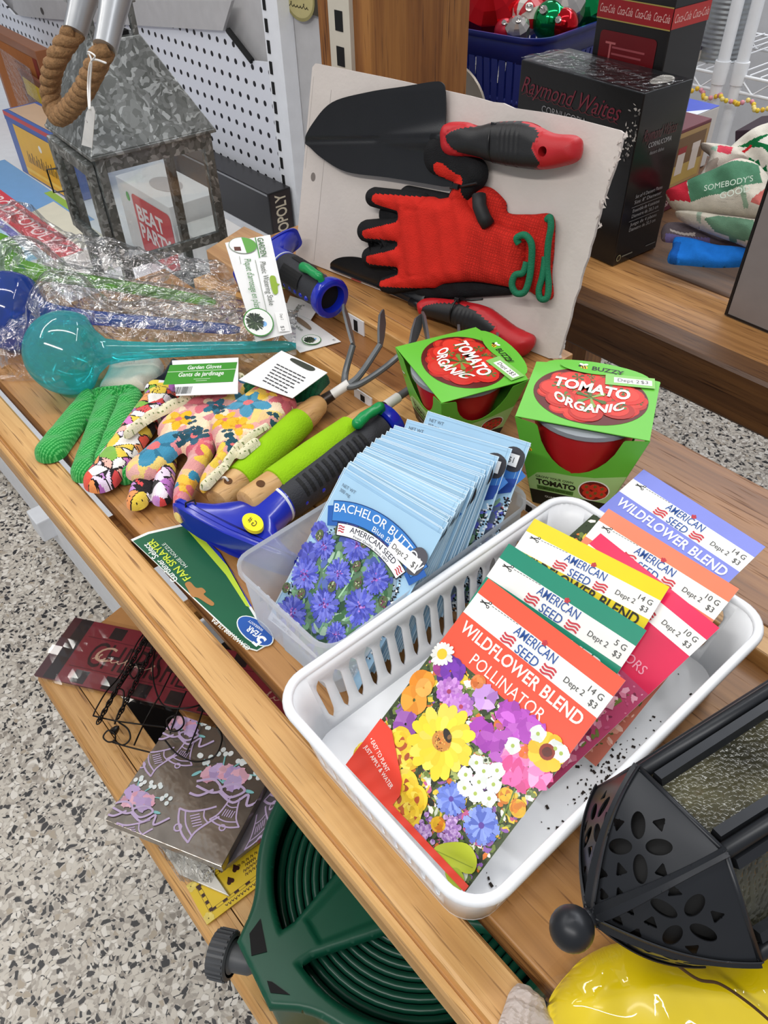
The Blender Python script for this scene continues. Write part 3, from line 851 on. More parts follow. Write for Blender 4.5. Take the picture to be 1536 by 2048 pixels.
for i in range(NST):
    t = (i + .0) / (NST - 1) * .94
    x, y, z, a, p, r = key(t); j = random.Random(i)
    fr = pframe(x + j.uniform(-.0012, .0012), y, z, a, p + j.uniform(-.006, .006), r); fr.o = fr.o + fr.v * j.uniform(-.0018, .0018)
    if i == 0:
        q = small_packet(fr, 'pale blue seed packet marked 100 mg directly behind the front cornflower packet')
    else:
        q = small_packet(fr, 'thin pale blue seed packet filed mid-row in the clear bin', STACK)
    edge_print(fr, q, i, net='100 mg' if i == 0 else None)
fr = pframe(-.342, .3080, .0885, .075, .83, .195); q = small_packet(fr, 'second pale blue seed packet from the back of the bin, small $1 sticker'); edge_print(fr, q, 91, '250 mg', True, True)
fr = pframe(-.339, .3260, .0885, .05, .85, .18); q = small_packet(fr, 'rearmost pale blue seed packet in the clear bin, standing against the tomato kit'); edge_print(fr, q, 92, '350 mg', True, True)
# ---------------------------------------------------------------- large flower seed packets in the white basket
LW, LL = .096, .137
WHITEPAPER = mat('white_paper', '#ecece8', rough=.5, var=.03)
def scissors(pr, u, v, s, k):
    for dy in (-1, 1):
        pr.ell(u + s * .42, v + dy * s * .22 - s * .05, s * .17, s * .15, '#1c1c1e', k, 12); pr.ell(u + s * .42, v + dy * s * .22 - s * .05, s * .09, s * .08, '#ecece8', k + 1, 10)
    pr.line([(u + s * .3, v - s * .18), (u - s * .5, v + s * .20)], s * .11, '#1c1c1e', k); pr.line([(u + s * .3, v + s * .12), (u - s * .5, v - s * .02)], s * .11, '#1c1c1e', k)
def header(pr, c1, c2, weight, title, tcol, t_b=.0105, t_w=.0245, title2=None, tw=.078, tv=None, bold=.02, bandh=.021):
    b1, b2 = t_b, t_w; b3 = t_w + bandh
    pr.rect(0, 0, LW, b1, c1, 0); pr.rect(0, b1, LW, b2, '#ecece8', 0); pr.rect(0, b2, LW, b3, c2, 0)
    scissors(pr, .0080, b1 + .0020, .0060, 2)
    for i in range(9): pr.line([(.0125 + i * .0022, b1 + .0012 - i * .0001), (.0139 + i * .0022, b1 + .0011 - i * .0001)], .0003, '#2b2b2b', 2)
    logo(pr, LW * .485, b1 - .0002, .036, 4)
    pr.text(weight, LW * .965, b1 + .0058, .0036, '#3a3a3a', 4, align='R')
    pr.text('Dept 2', LW * .735, b1 + .0098, .0034, '#3a3a3a', 4); pr.text('$3', LW * .915, b1 + .0112, .0036, '#3a3a3a', 4)
    if title: pr.text(title, LW * .5, (tv or b2 + .0095), .0072, tcol, 4, width=tw, align='C', bold=bold)
    if title2: pr.text(title2, LW * .5, b2 + .0208, .0072, tcol, 4, width=.052, align='C')
    return b3
def photo_bg(pr, v0, n, cols, k=0, base='#3c4a26'):
    pr.rect(0, v0, LW, LL, base, k)
    for i in range(n):
        r = random.uniform(.0005, .0034)
        x = random.uniform(r, LW - r); y = random.uniform(v0 + r, LL - r)
        pr.ell(x, y, r, r * random.uniform(.3, .9), random.choice(cols), k + 1 + (i % 2), random.choice((5, 6, 7)), random.random() * 3)
MEADOW = ['#2c3a1c', '#55692f', '#7d8f45', '#a9b565', '#e3c53c', '#f4efe0', '#8a5ba8', '#c05a8c', '#d8752c', '#20281a', '#44582c', '#1c2417', '#cfd6c0', '#6b7d38']
def big_packet(name_label, fr, c1, c2, weight, title, tcol, bands=True, rest=True, mat_=WHITEPAPER, **kw):
    p = thing('seed_packet', name_label, 'seed packet', fr.p(LW / 2, LL, 0), None)
    envelope(fr, LW, LL, .0016, 'pouch', mat_, p)
    pr = Print(fr); b3 = header(pr, c1, c2, weight, title, tcol, **kw)
    return p, pr, b3
# pitch from the fitted photograph positions
def lean(z, zb=.006): return math.asin((z - zb) / LL)
pf_ = pframe(-.1945, .2385, .0885, .012, .60, 0)
pk, pr, b3 = big_packet('orange headed wildflower seed packet with yellow daisy photo, frontmost in the white basket', pf_, '#f0563a', '#ee5238', '14 G', 'WILDFLOWER BLEND', '#f6e7de', title2='POLLINATOR', tw=.086, bandh=.0245)
photo_bg(pr, b3 - .001, 2600, MEADOW, 0)
def PX(x, y): return pf_.px(560 + x / 2.076, 1150 + y / 2.076)
SCL = .096 / 342 / 2.076
def fl(x, y, r, *a, **k):
    u, v = PX(x, y); rr = r * SCL
    u = min(max(u, rr * .8), LW - rr * .8); v = min(max(v, b3 + rr * .3), LL - rr)
    pr.flower(u, v, rr, *a, **k)
fl(710, 400, 70, 9, ['#5b2391', '#7a35b0', '#47207a'], 5, rows=2)
fl(670, 385, 40, 6, ['#a03a8a', '#b04a9c'], 5)
fl(565, 430, 62, 6, ['#f09a2a', '#e58a1c'], 6); fl(560, 520, 66, 6, ['#f3a53a', '#ee962a'], 6); fl(600, 470, 40, 5, ['#f6b253'], 7)
fl(705, 485, 62, 16, ['#c987d6', '#b86fcb', '#d79ae2'], 6, rows=3, center='#a33b5e', cr=.16); fl(755, 548, 58, 16, ['#cf8fdc', '#bb74ce'], 8, rows=3, center='#b4405a', cr=.16)
fl(830, 445, 34, 6, ['#e6894a', '#d9702f'], 6, rows=2); fl(855, 512, 48, 5, ['#c898dd', '#d7aee8', '#b97fd0'], 6, wid=1.5); fl(525, 620, 52, 5, ['#a566b8', '#8d4aa3'], 6, wid=1.4)
for x, y, r in ((950, 575, 50), (1000, 620, 55), (1060, 625, 52), (985, 540, 40), (1040, 660, 40)): fl(x, y, r, 5, ['#c455cb', '#d26bd8', '#b247bb'], 7, wid=1.4)
for x, y, r in ((835, 650, 50), (860, 690, 40), (930, 690, 46), (915, 735, 44)): fl(x, y, r, 5, ['#b348bd', '#c25fca', '#9c37a8'], 7, wid=1.4)
for x, y, r in ((500, 690, 60), (420, 700, 50), (470, 760, 62), (540, 760, 50), (345, 740, 62), (340, 810, 50), (520, 870, 62), (560, 930, 62), (490, 930, 50), (530, 1000, 60)): fl(x, y, r, 7, ['#f2cf35', '#e9be26', '#f7dc58', '#f2cf35', '#b5542a'], 8, rows=3, wid=1.2)
fl(675, 690, 152, 17, ['#f4dd3c', '#f0d42f', '#f7e45a'], 10, rows=2, wid=.9); u, v = PX(675, 690)
pr.ell(u, v, 44 * SCL, 40 * SCL, '#c98a3c', 13, 20)
for i in range(70):
    a = random.random() * 6.28; q = random.random() * 44 * SCL; pr.ell(u + q * math.cos(a), v + q * math.sin(a), .0005, .0005, random.choice(['#8a4a1c', '#e3b158', '#5c2f14', '#d9803a']), 14, 5)
u, v = PX(700, 668); pr.ell(u, v, .0042, .0022, '#2a211b', 15, 12, .5); pr.ell(u + .0015, v - .0002, .0012, .0016, '#7d5a36', 16, 8)
fl(672, 320, 56, 16, ['#f8f7f2', '#eeede6'], 9, center='#eec42c', cr=.42, wid=.8)
for x, y in ((820, 780), (850, 815), (905, 812), (775, 830), (890, 870), (815, 908), (872, 928), (770, 885), (830, 860), (1090, 640), (970, 710), (1170, 690), (1200, 720)): fl(x, y, 31, 5, ['#f6f8f4', '#e9eee8'], 11, wid=1.3, center='#a9bd5a', cr=.25)
for x, y, r in ((985, 770, 56), (1030, 800, 60), (960, 810, 50), (1010, 850, 44), (1095, 850, 44)): fl(x, y, r, 5, ['#ef62ae', '#f386c2', '#e0418f', '#f7a5d2'], 9, wid=1.5)
fl(1020, 738, 36, 8, ['#ee7a35', '#e2661f'], 8, rows=2)
fl(1112, 735, 76, 10, ['#f3cf33', '#efbf22'], 10, center='#8e2f1c', cr=.42, wid=1.1); fl(1112, 735, 20, 7, ['#5c1c12'], 13)
for x, y, r in ((715, 930, 66), (840, 1040, 76)): fl(x, y, r, 18, ['#6f86de', '#8aa0ee', '#5a70cc'], 10, rows=2, pointed=True, center='#5b3f9c', cr=.16)
for x, y in ((600, 1060), (705, 1075), (590, 1100), (715, 1050)):
    for i in range(26): fl(x + random.gauss(0, 16), y + random.gauss(0, 26), 11, 5, ['#b58fcb', '#9a6fb6', '#cdaede'], 8)
for x, y in ((990, 965), (940, 915), (660, 1035), (1000, 980)): fl(x, y, 32, 6, ['#e9b628', '#d9801e'], 8, rows=2)
lf = [PX(*q) for q in ((640, 1140), (690, 1112), (780, 1115), (822, 1180), (800, 1240), (720, 1215), (670, 1180))]
pr.poly(smooth2(lf, 4), '#b5c12f', 12); lf = [PX(*q) for q in ((690, 1230), (740, 1215), (770, 1260), (752, 1312), (715, 1290))]; pr.poly(smooth2(lf, 4), '#9db02a', 12)
pr.line([PX(655, 1145), PX(805, 1215)], .0004, '#8b9a22', 13)
stem(pr, [PX(985, 870), PX(950, 960), PX(915, 1030)], '#5d7a33', 8, .0009)
# red claim tag and foot strip
tgp = [(0, .0955), (.006, .0965), (.016, .1045), (.034, .1165), (.036, .1215), (.036, .1255), (0, .1255)]
tg = [(0, PX(275, 775)[1]), PX(330, 775), PX(440, 895), PX(462, 945), PX(455, 985)]
u5, v5 = PX(458, 985)
pr.poly([(0, LL - .034), (.010, LL - .0335), (.0335, LL - .0170), (.0375, LL - .0105), (.0375, LL - .0035), (0, LL - .0035)], '#e0402c', 17)
pr.rect(0, LL - .0040, LW, LL, '#e0402c', 17)
pr.text('• EASY TO PLANT', .0025, LL - .0205, .0027, '#f6e9e2', 19, width=.0215, bold=.008, rot=.30); pr.text('JUST APPLY & WATER', .0025, LL - .0150, .0026, '#f6e9e2', 19, width=.029, bold=.008, rot=.20)
pr.done('front_print', GLOSSY, pk)

def behind(label, key_, c1, c2, weight, title, tcol, photo, zb=.006, **kw):
    x, y, z, a = key_; fr = pframe(x, y, z, a, lean(z, zb), 0)
    pk, pr, b3 = big_packet(label, fr, c1, c2, weight, title, tcol, **kw)
    photo_bg(pr, b3 - .001, 500, photo, 0, photo[0]); return fr, pk, pr, b3
fr, pk, pr, b3 = behind('green headed seed packet behind the orange wildflower packet in the white basket', (-.207, .270, .0865, .066), '#12886c', '#12886c', '5 G', None, '#f2f2ee', ['#3d4a1f', '#c98e1e', '#e2ab2c', '#8a5a14', '#6d7a2c', '#2c3518', '#d9a53a'])
pr.text('SUNFLOWER', LW * .5, .0365, .0092, '#f2f2ee', 4, width=.08, align='C', bold=.02)
for i in range(9): pr.flower(random.uniform(.012, .084), random.uniform(b3 + .012, LL - .012), .012, 14, ['#e2a41e', '#d8931a', '#efb93a'], 4, rows=2, center='#4a2c12', cr=.35)
pr.done('front_print', GLOSSY, pk)
fr, pk, pr, b3 = behind('yellow headed wildflower blend packet behind the green one in the white basket', (-.2225, .3145, .0680, .155), '#e2cf16', '#d8c514', '14 G', 'WILDFLOWER BLEND', '#1b1a14', MEADOW, zb=.0105, tw=.086, tv=.0318)
pr.done('front_print', GLOSSY, pk)
fr, pk, pr, b3 = behind('crimson pink seed packet tucked between the yellow and coral packets', (-.1865, .3395, .0638, -.125), '#e81f55', '#d81a4e', '10 G', None, '#f2d5de', ['#b8446c', '#d97f9c', '#e8a6bc', '#7d2b4a', '#6e7a3a', '#c2557e', '#f0c3d0'], bandh=.034)
pr.text('MIXED COLORS', LW * .60, .0520, .0062, '#e89bb2', 4, width=.055, align='C')
for i in range(14): pr.flower(random.uniform(.010, .086), random.uniform(b3 + .008, LL - .01), .010, 5, ['#e394ab', '#d7728f', '#f0b6c6'], 4, wid=1.5, center='#f2e3a0', cr=.15)
pr.done('front_print', GLOSSY, pk)
fr, pk, pr, b3 = behind('coral headed impatiens seed packet near the back of the white basket', (-.194, .3560, .0705, .004), '#f0815f', '#ee7c5a', '10 G', 'IMPATIENS', '#1d1816', ['#c9705c', '#e8a08c', '#8d3f35', '#5c6b33', '#f0c2b2'], zb=.0062, tw=.084, tv=.0385, bold=.035)
pr.done('front_print', GLOSSY, pk)
fr, pk, pr, b3 = behind('lavender blue headed wildflower packet at the back, resting over the basket rim', (-.2005, .4030, .0740, -.070), '#8089d8', '#7b84d4', '14 G', 'WILDFLOWER BLEND', '#e9eaf6', MEADOW, zb=.0320, tw=.086)
pr.done('front_print', GLOSSY, pk)

# ---------------------------------------------------------------- tomato grow kits
GRN = mat('kit_green', '#6cbf3c', rough=.4, var=.04); CUPRED = mat('cup_red', '#b3161d', rough=.4, var=.05)
LIDG = mat('lid_grey', '#8d9398', rough=.4, var=.03)
def tomato(pr, cx, cy, r, k):
    pr.ell(cx, cy, r, r * .9, shade('#c0261c', random.uniform(.75, 1.15)), k, 18)
    pr.ell(cx - r * .1, cy - r * .05, r * .78, r * .7, shade('#d6382a', random.uniform(.8, 1.1)), k + 1, 16)
    pr.flower(cx + random.uniform(-.3, .3) * r, cy - r * .35, r * .42, 5, ['#5d7a3a', '#49602c'], k + 2, wid=.45, pointed=True)
def bee(pr, u, v, s, k):
    pr.ell(u, v, s * .42, s * .3, '#f2c230', k, 12, .5)
    for q in (-.15, .1): pr.line([(u + q * s - .08 * s, v - s * .25), (u + q * s + .1 * s, v + s * .25)], s * .12, '#1b1b1b', k + 1)
    pr.ell(u - .28 * s, v - .42 * s, s * .28, s * .17, '#f4f4ee', k + 1, 10, .6); pr.ell(u + .12 * s, v - .48 * s, s * .26, s * .17, '#f4f4ee', k + 1, 10, -.5)
    pr.ell(u - .42 * s, v - .12 * s, s * .17, s * .17, '#1b1b1b', k + 1, 10)
def kit(label, cx, cy, z0, yaw, tw, td, bw, h, textrot=0.0):
    fr = flat((cx, cy, z0), yaw)
    t = thing('tomato_grow_kit', label, 'plant kit', (cx, cy, z0))
    T = [(-tw / 2, -td / 2), (tw / 2, -td / 2), (tw / 2, td / 2), (-tw / 2, td / 2)]
    B = [(-bw / 2, -bw / 2), (bw / 2, -bw / 2), (bw / 2, bw / 2), (-bw / 2, bw / 2)]
    # cup
    mb = MB(); mb.lathe(fr.p(0, 0, .0026), (0, 0, 1), [(0, bw * .44), (.004, bw * .47), (h - .012, tw * .425), (h - .0075, tw * .425)], 40); obj('cup', mb, CUPRED, t, smooth=40)
    mb = MB(); mb.lathe(fr.p(0, 0, h - .0070), (0, 0, 1), [(0, tw * .425), (.0002, tw * .452), (.0040, tw * .455), (.0046, tw * .440)], 40); obj('cup_lid', mb, LIDG, t, smooth=40)
    # sleeve sides with a scooped window
    def side(i, notch):
        a, b = T[i], T[(i + 1) % 4]; c, d = B[(i + 1) % 4], B[i]
        tl, tr, br, bl = fr.p(*a, h), fr.p(*b, h), fr.p(*c, 0), fr.p(*d, 0)
        def bil(s, q): return (tl * (1 - s) + tr * s) * (1 - q) + (bl * (1 - s) + br * s) * q
        pts = [(0, 0), (.16, .04)] if notch else [(0, 0)]
        if notch:
            for k in range(13):
                th = math.pi * k / 12; pts.append((.5 - .33 * math.cos(th) * (1 - .12 * math.sin(th)), .06 + .46 * math.sin(th) ** .8))
            pts.append((.84, .04))
        pts += [(1, 0), (1, 1), (0, 1)]
        return bil, pts
    mb = MB(); frames = []
    for i in range(4):
        bil, pts = side(i, i != 2)
        P = [bil(*q) for q in pts]; mb.add(P, [tuple(range(len(P)))], '#63b838')
        u = unit(bil(1, 0) - bil(0, 0)); mid = unit(bil(.5, 1) - bil(.5, 0)); n = unit(np.cross(mid, u)); frames.append((bil, n))
    mb.add([fr.p(*q, 0) for q in B], [(3, 2, 1, 0)], '#1d211b')
    sl = obj('sleeve', mb, mat('kit_card', '#ffffff', rough=.42, var=.03, attr=True), t, solid=.0004)
    # top panel with rounded tab at the back
    pts = [T[0], T[1], (tw * .5, td * .5)]
    pts += [(tw * .49 * math.cos(a) * .86, td * .5 + (td * .17) * math.sin(a)) for a in np.linspace(.12, math.pi - .12, 14)]
    pts += [(-tw * .5, td * .5)]
    mb = MB(); mb.prism(pts, fr, h, h + .0006, '#63b838'); obj('top_panel', mb, MATS['kit_card'], t)
    tf = Frame(fr.p(0, 0, h + .0007), fr.u, -fr.v, fr.n); pr = Print(tf, .0001); R = tw * .445
    ry = R * .86; oy = -td * .05
    pr.ell(0, oy, R, ry, '#5a1512', 0, 48)
    for i in range(60):
        a = random.random() * 6.28; q = math.sqrt(random.random()) * .80
        tomato(pr, R * q * math.cos(a), oy + ry * q * math.sin(a), R * random.uniform(.17, .20), 1)
    for q in ((-.45, .3), (.05, .12), (.5, .35), (.3, -.45), (-.35, -.45), (.62, -.2), (-.62, -.05), (0, .62)): tomato(pr, R * q[0], oy + ry * q[1], R * .30, 4)
    pr.flower(R * .02, oy + ry * .10, R * .30, 6, ['#6c8a3c', '#4d6a2a', '#87a04e'], 8, wid=.35, pointed=True, rot=.3)
    pr.text('TOMATO', -R * .02, oy - ry * .08, R * .29, '#f6f3ea', 10, width=R * 1.36, align='C', bold=.035, rot=.06)
    pr.text('ORGANIC', R * .0, oy + ry * .62, R * .25, '#f6f3ea', 10, width=R * 1.22, align='C', bold=.03, warp=lambda v: np.c_[v[:, 0], v[:, 1] + (v[:, 0] / (R * .61)) ** 2 * R * .26])
    pr.ell(-R * .16, oy - ry * .97, R * .52, ry * .20, '#63b838', 9, 24); bee(pr, -R * .25, oy - ry * .98, R * .18, 10)
    pr.text('BUZZY', R * -.10, oy - ry * .92, R * .13, '#20261c', 10, bold=.03)
    pr.poly([(R * .16, oy - ry * .86), (R * 1.02, oy - ry * .98), (R * 1.06, oy - ry * .60), (R * .20, oy - ry * .46)], '#86c065', 11)
    pr.poly([(R * .32, oy - ry * .78), (R * .98, oy - ry * .87), (R * 1.00, oy - ry * .68), (R * .34, oy - ry * .58)], '#e8e8e4', 12)
    pr.text('Dept 2', R * .40, oy - ry * .64, R * .10, '#444444', 13, rot=-.12); pr.text('$3', R * .80, oy - ry * .70, R * .10, '#444444', 13, rot=-.12)
    pr.done('top_print', PAPER, t)
    # printed front and left side
    for i, full in ((0, True), (3, False), (1, False)):
        bil, n = frames[i]
        class FF: pass
        ff = FF(); W_ = tw; 
        def pp(a, b, c, bil=bil, n=n): return bil(a, b) + n * c
        ff.p = pp; pr = Print(ff, .0004)
        pr.poly([(0, .70), (.12, .60), (.30, .565), (.5, .56), (.72, .53), (1, .44), (1, .84), (0, .84)], '#a9d188', 0)
        pr.rect(0, .82, 1, 1, '#1d211b', 1)
        k = 1 / tw; kv = 1 / h
        def tx(s, a, b, hh, col, wd, bold=0.0, al='L'):
            v, f = glyphs(s, bold); v = v.copy(); v[:, 0] *= wd / v[:, 0].max(); v[:, 1] *= hh / .72
            if al == 'C': v[:, 0] -= wd / 2
            pr.mb.add(pr.P(list(zip(a + v[:, 0], b - v[:, 1])), 3), f, col)
        tx('GROW YOUR OWN', .10, .655, .028, '#26301c', .42, .01)
        tx('TOMATO', .10, .735, .062, '#1c2115', .46, .045)
        pr.rect(.10, .755, .545, .805, '#4c7a32', 2); tx('COMPLETE GROW KIT', .12, .793, .026, '#15200e', .40, .01)
        tx('GUARANTEED TO GROW.', .5, .895, .026, '#dcdcd4', .62, .005, 'C'); tx('JUST ADD WATER.', .52, .945, .026, '#dcdcd4', .46, .005, 'C')
        pr.ell(.76, .69, .175, .13, '#f0f2e8', 2, 28); pr.ell(.76, .69, .160, .118, '#6d1b16', 3, 28)
        for q in ((-.09, -.03), (.0, -.05), (.08, -.04), (-.06, .04), (.03, .03), (.10, .03), (-.01, .075)): 
            cx_, cy_ = .76 + q[0], .69 + q[1]; pr.ell(cx_, cy_, .055, .042, shade('#cf3325', random.uniform(.8, 1.1)), 4, 14); pr.flower(cx_, cy_ - .01, .022, 5, ['#55702e'], 5, wid=.4)
        bee(pr, .07, .33 if full else .33, .075, 3)
        pr.done('side_print', PAPER, t)
    return t
kit('green boxed tomato growing kit at the right, whole front visible', -.2595, .4115, .0136, .513, .0925, .074, .053, .0855)
kit('green boxed tomato growing kit behind the blue packets, turned to show its edge', -.3795, .4000, .0136, -.315, .0895, .0765, .053, .0650)
# ---------------------------------------------------------------- the carded trowel and glove set
BO = V(-.7165, .4725, .0318); BA, BL_ = .14, .266
BF = yawframe(BO, BA, BL_); BW, BH = .3515, .1965
def bz(pts): return BF.pxs(pts, (560, 120, 2.194), .004)
board = thing('tool_display_card', 'large off-white cardboard backing card leaning on the wooden post, edges torn', 'card', BF.p(BW / 2, 0, 0))
CARD = mat('offwhite_card', '#c9c0ba', rough=.75, var=.06, vscale=14, bump=.12, bscale=220)
out = [(0, 0), (BW * .5, .0012), (BW * .97, 0), (BW, .004)]
rr = random.Random(3)
for i in range(22): out.append((BW - .001 + rr.uniform(-.0010, .0006) + (.0015 if i > 17 else 0), .006 + (BH - .008) * i / 21))
out += [(BW - .004, BH - .0005), (BW - .05, BH + .001)]
for i in range(8): out.append((BW - .07 - i * .012, BH + rr.uniform(-.0012, .0012)))
out += [(.10, BH + .001), (.004, BH), (0, BH - .004)]
mb = MB(); mb.prism(out, BF, -.004, 0); obj('backing_board', mb, CARD, board)
pr = Print(Frame(BF.p(0, BH), BF.u, -BF.v, BF.n), .0001)
pr.rect(.0295, .02, .0299, BH - .004, '#948c88', 0); pr.rect(.003, .012, .0034, .10, '#a59d98', 0)
for q in ((.016, .106), ): pr.ell(q[0], q[1], .0035, .0045, '#7b736e', 0)
pr.ell(.095, BH - .0015, .008, .0012, '#b4574c', 0)
pr.done('card_creases', MATTE, board)
mb = MB()
for i in range(26):   # torn paper fibres along the right edge
    b = rr.uniform(.12, BH); a = BW + rr.uniform(-.004, .001)
    mb.add([BF.p(a, b, .0002), BF.p(a + rr.uniform(.001, .005), b + rr.uniform(-.003, .004), rr.uniform(.001, .004)), BF.p(a + rr.uniform(-.001, .002), b + rr.uniform(.002, .006), .0002)], [(0, 1, 2)])
obj('torn_edge', mb, CARD, board)

BLKM = mat('black_enamel', '#17181b', rough=.3, var=.06, bump=.05, bscale=900, spec=.5)
RUB = mat('handle_mix', '#ffffff', rough=.48, var=.05, attr=True, bump=.10, bscale=1400)
def ridged(poly_fn, bbox, cell): pass
def on_card(name, label, cat, uv): return thing(name, label, cat, BF.p(*uv, .0005))
def trowel(label, blade, ridge, hand, black, hole, rootw, tilt=0.0):
    t = on_card('hand_trowel', label, 'trowel', blade[0])
    B = [(a, max(b, .0045)) for a, b in smooth2(blade, 6)]; xs = [p[0] for p in B]; ys = [p[1] for p in B]
    a, b = np.array(ridge[0]), np.array(ridge[1]); ab = b - a; Lr = np.linalg.norm(ab); ab = ab / Lr; nn = np.array([-ab[1], ab[0]])
    def top(P, d):
        q = (P - a) @ nn; l = np.clip((P - a) @ ab / Lr, 0, 1.1)
        dish = .0055 + .0035 * np.clip(np.abs(q) / .04, 0, 1) ** 1.5 - .0016 * np.exp(-(q / .0025) ** 2)
        sock = np.clip((l - .52) / .48, 0, 1); wd = .010 * sock ** .7 + .0015
        dish = dish + .0085 * sock ** .8 * np.exp(-(q / wd) ** 2)
        return dish
    mb = MB(); inflate(mb, BF, lambda P: sd_poly(P, B), (min(xs) - .004, min(ys) - .004, max(xs) + .004, max(ys) + .004), .0016, top, lambda P, d: top(P, d) - .0012)
    obj('blade', mb, BLKM, t, smooth=50)
    H = smooth2(hand, 5); K = smooth2(black, 5); xs = [p[0] for p in H]; ys = [p[1] for p in H]
    # shank
    h0 = np.array(hand[0]); 
    mb = MB(); mb.tube([BF.p(*(b - ab * .012), .0125), BF.p(*(b + ab * .010), .0145)], [.0042, .0040], 14); obj('shank', mb, BLKM, t, smooth=True)
    def sdf(P):
        d = sd_poly(P, H)
        return np.maximum(d, hole[2] - np.hypot(P[:, 0] - hole[0], P[:, 1] - hole[1]))
    R = .0125
    def topH(P, d):
        d0 = sd_poly(P, H); q = np.clip(-d0 / R, 0, 1); k = sd_poly(P, K)
        h = .0145 + R * np.sqrt(np.maximum(1 - (1 - q) ** 2, 0)) - .0012 * np.clip(k / .0012, 0, 1) * (k < .002)
        rib = np.where((k < -.003), .0005 * np.cos((P @ ab) / .0023 * 3.14159), 0)
        return h + rib * (np.abs((P - np.array(hole[3])) @ ab) < .011)
    def botH(P, d):
        q = np.clip(-sd_poly(P, H) / R, 0, 1); return .0145 - R * np.sqrt(np.maximum(1 - (1 - q) ** 2, 0))
    red = np.array(lin('#b21a22')); bk = np.array(lin('#1b1b1d'))
    def colr(P, d):
        k = sd_poly(P, K); return np.where((k < 0)[:, None], bk, red)
    mb = MB(); inflate(mb, BF, sdf, (min(xs) - .004, min(ys) - .004, max(xs) + .004, max(ys) + .004), .0013, topH, botH, colr)
    obj('grip', mb, RUB, t, smooth=60)
    mb = MB(); c = hole[:2]; mb.lathe(BF.p(c[0], c[1], .006), BF.n, [(0, hole[2] * 1.02), (.017, hole[2] * 1.02)], 18, caps=False); obj('hang_hole', mb, BLACKV, t)
    return t, ab
def zip_tie(label, c, ab, r=.0150, tail=None):
    nn = V(*(-ab[1], ab[0])); pts = []
    for i in range(20):
        a = 2 * math.pi * i / 20; pts.append(BF.p(c[0] + nn[0] * r * math.cos(a), c[1] + nn[1] * r * math.cos(a), .0145 + .0134 * math.sin(a)))
    z = thing('cable_tie', label, 'cable tie', BF.p(c[0], c[1], .001)); TIE = mat('black_nylon', '#111113', rough=.35, var=0)
    mb = MB(); mb.tube(pts, .0011, 6, closed=True); obj('loop', mb, TIE, z, smooth=True)
    e = (c[0] + nn[0] * r * .9, c[1] + nn[1] * r * .9)
    mb = MB(); mb.box((e[0] - .0025, e[1] - .002, .017), (e[0] + .0025, e[1] + .002, .022), BF); obj('lock_head', mb, TIE, z, bevel=.0005)
    if tail is not None:
        mb = MB(); mb.tube([BF.p(*e, .0195)] + [BF.p(*q, .02) for q in tail], .0010, 6); obj('tail', mb, TIE, z, smooth=True)
t1, ab1 = trowel('large black trowel with red and black grip at the top of the card',
    bz([(110, 355), (150, 278), (240, 187), (400, 142), (560, 117), (690, 96), (728, 104), (738, 140), (736, 260), (742, 345), (752, 470), (770, 540), (745, 556), (640, 540), (480, 515), (300, 490), (190, 430), (138, 385)]),
    bz([(115, 355), (740, 342)]),
    bz([(743, 350), (745, 310), (770, 276), (850, 274), (900, 290), (960, 276), (1040, 270), (1130, 276), (1230, 322), (1325, 332), (1350, 365), (1335, 440), (1270, 466), (1190, 480), (1120, 478), (1000, 460), (880, 426), (790, 428), (752, 400)]),
    bz([(790, 340), (830, 308), (900, 292), (960, 278), (1040, 272), (1120, 280), (1185, 325), (1165, 385), (1190, 450), (1150, 479), (1080, 474), (1000, 460), (900, 424), (830, 400)]),
    (*bz([(1210, 402)])[0], .0040, bz([(1060, 375)])[0]), .01)
zip_tie('black cable tie around the large trowel grip', bz([(978, 365)])[0], ab1, .0155)
t2, ab2 = trowel('small black trowel with red and black grip at the bottom of the card',
    bz([(220, 905), (245, 875), (300, 862), (380, 872), (520, 930), (620, 985), (650, 1030), (636, 1090), (604, 1132), (560, 1120), (430, 1072), (300, 1008), (245, 950)]),
    bz([(222, 905), (636, 1072)]),
    bz([(640, 1080), (645, 1048), (700, 1038), (830, 1052), (930, 1075), (1000, 1122), (1060, 1165), (1130, 1198), (1140, 1240), (1105, 1285), (1050, 1292), (990, 1275), (900, 1222), (800, 1160), (700, 1126), (655, 1115)]),
    bz([(680, 1080), (720, 1058), (830, 1060), (905, 1088), (975, 1140), (995, 1165), (960, 1195), (985, 1250), (955, 1255), (890, 1216), (790, 1152), (690, 1118)]),
    (*bz([(1018, 1236)])[0], .0042, bz([(860, 1130)])[0]), .01)
zip_tie('black cable tie with long tail around the small trowel grip', bz([(808, 1095)])[0], ab2, .0135, bz([(880, 1045), (930, 1040)]))

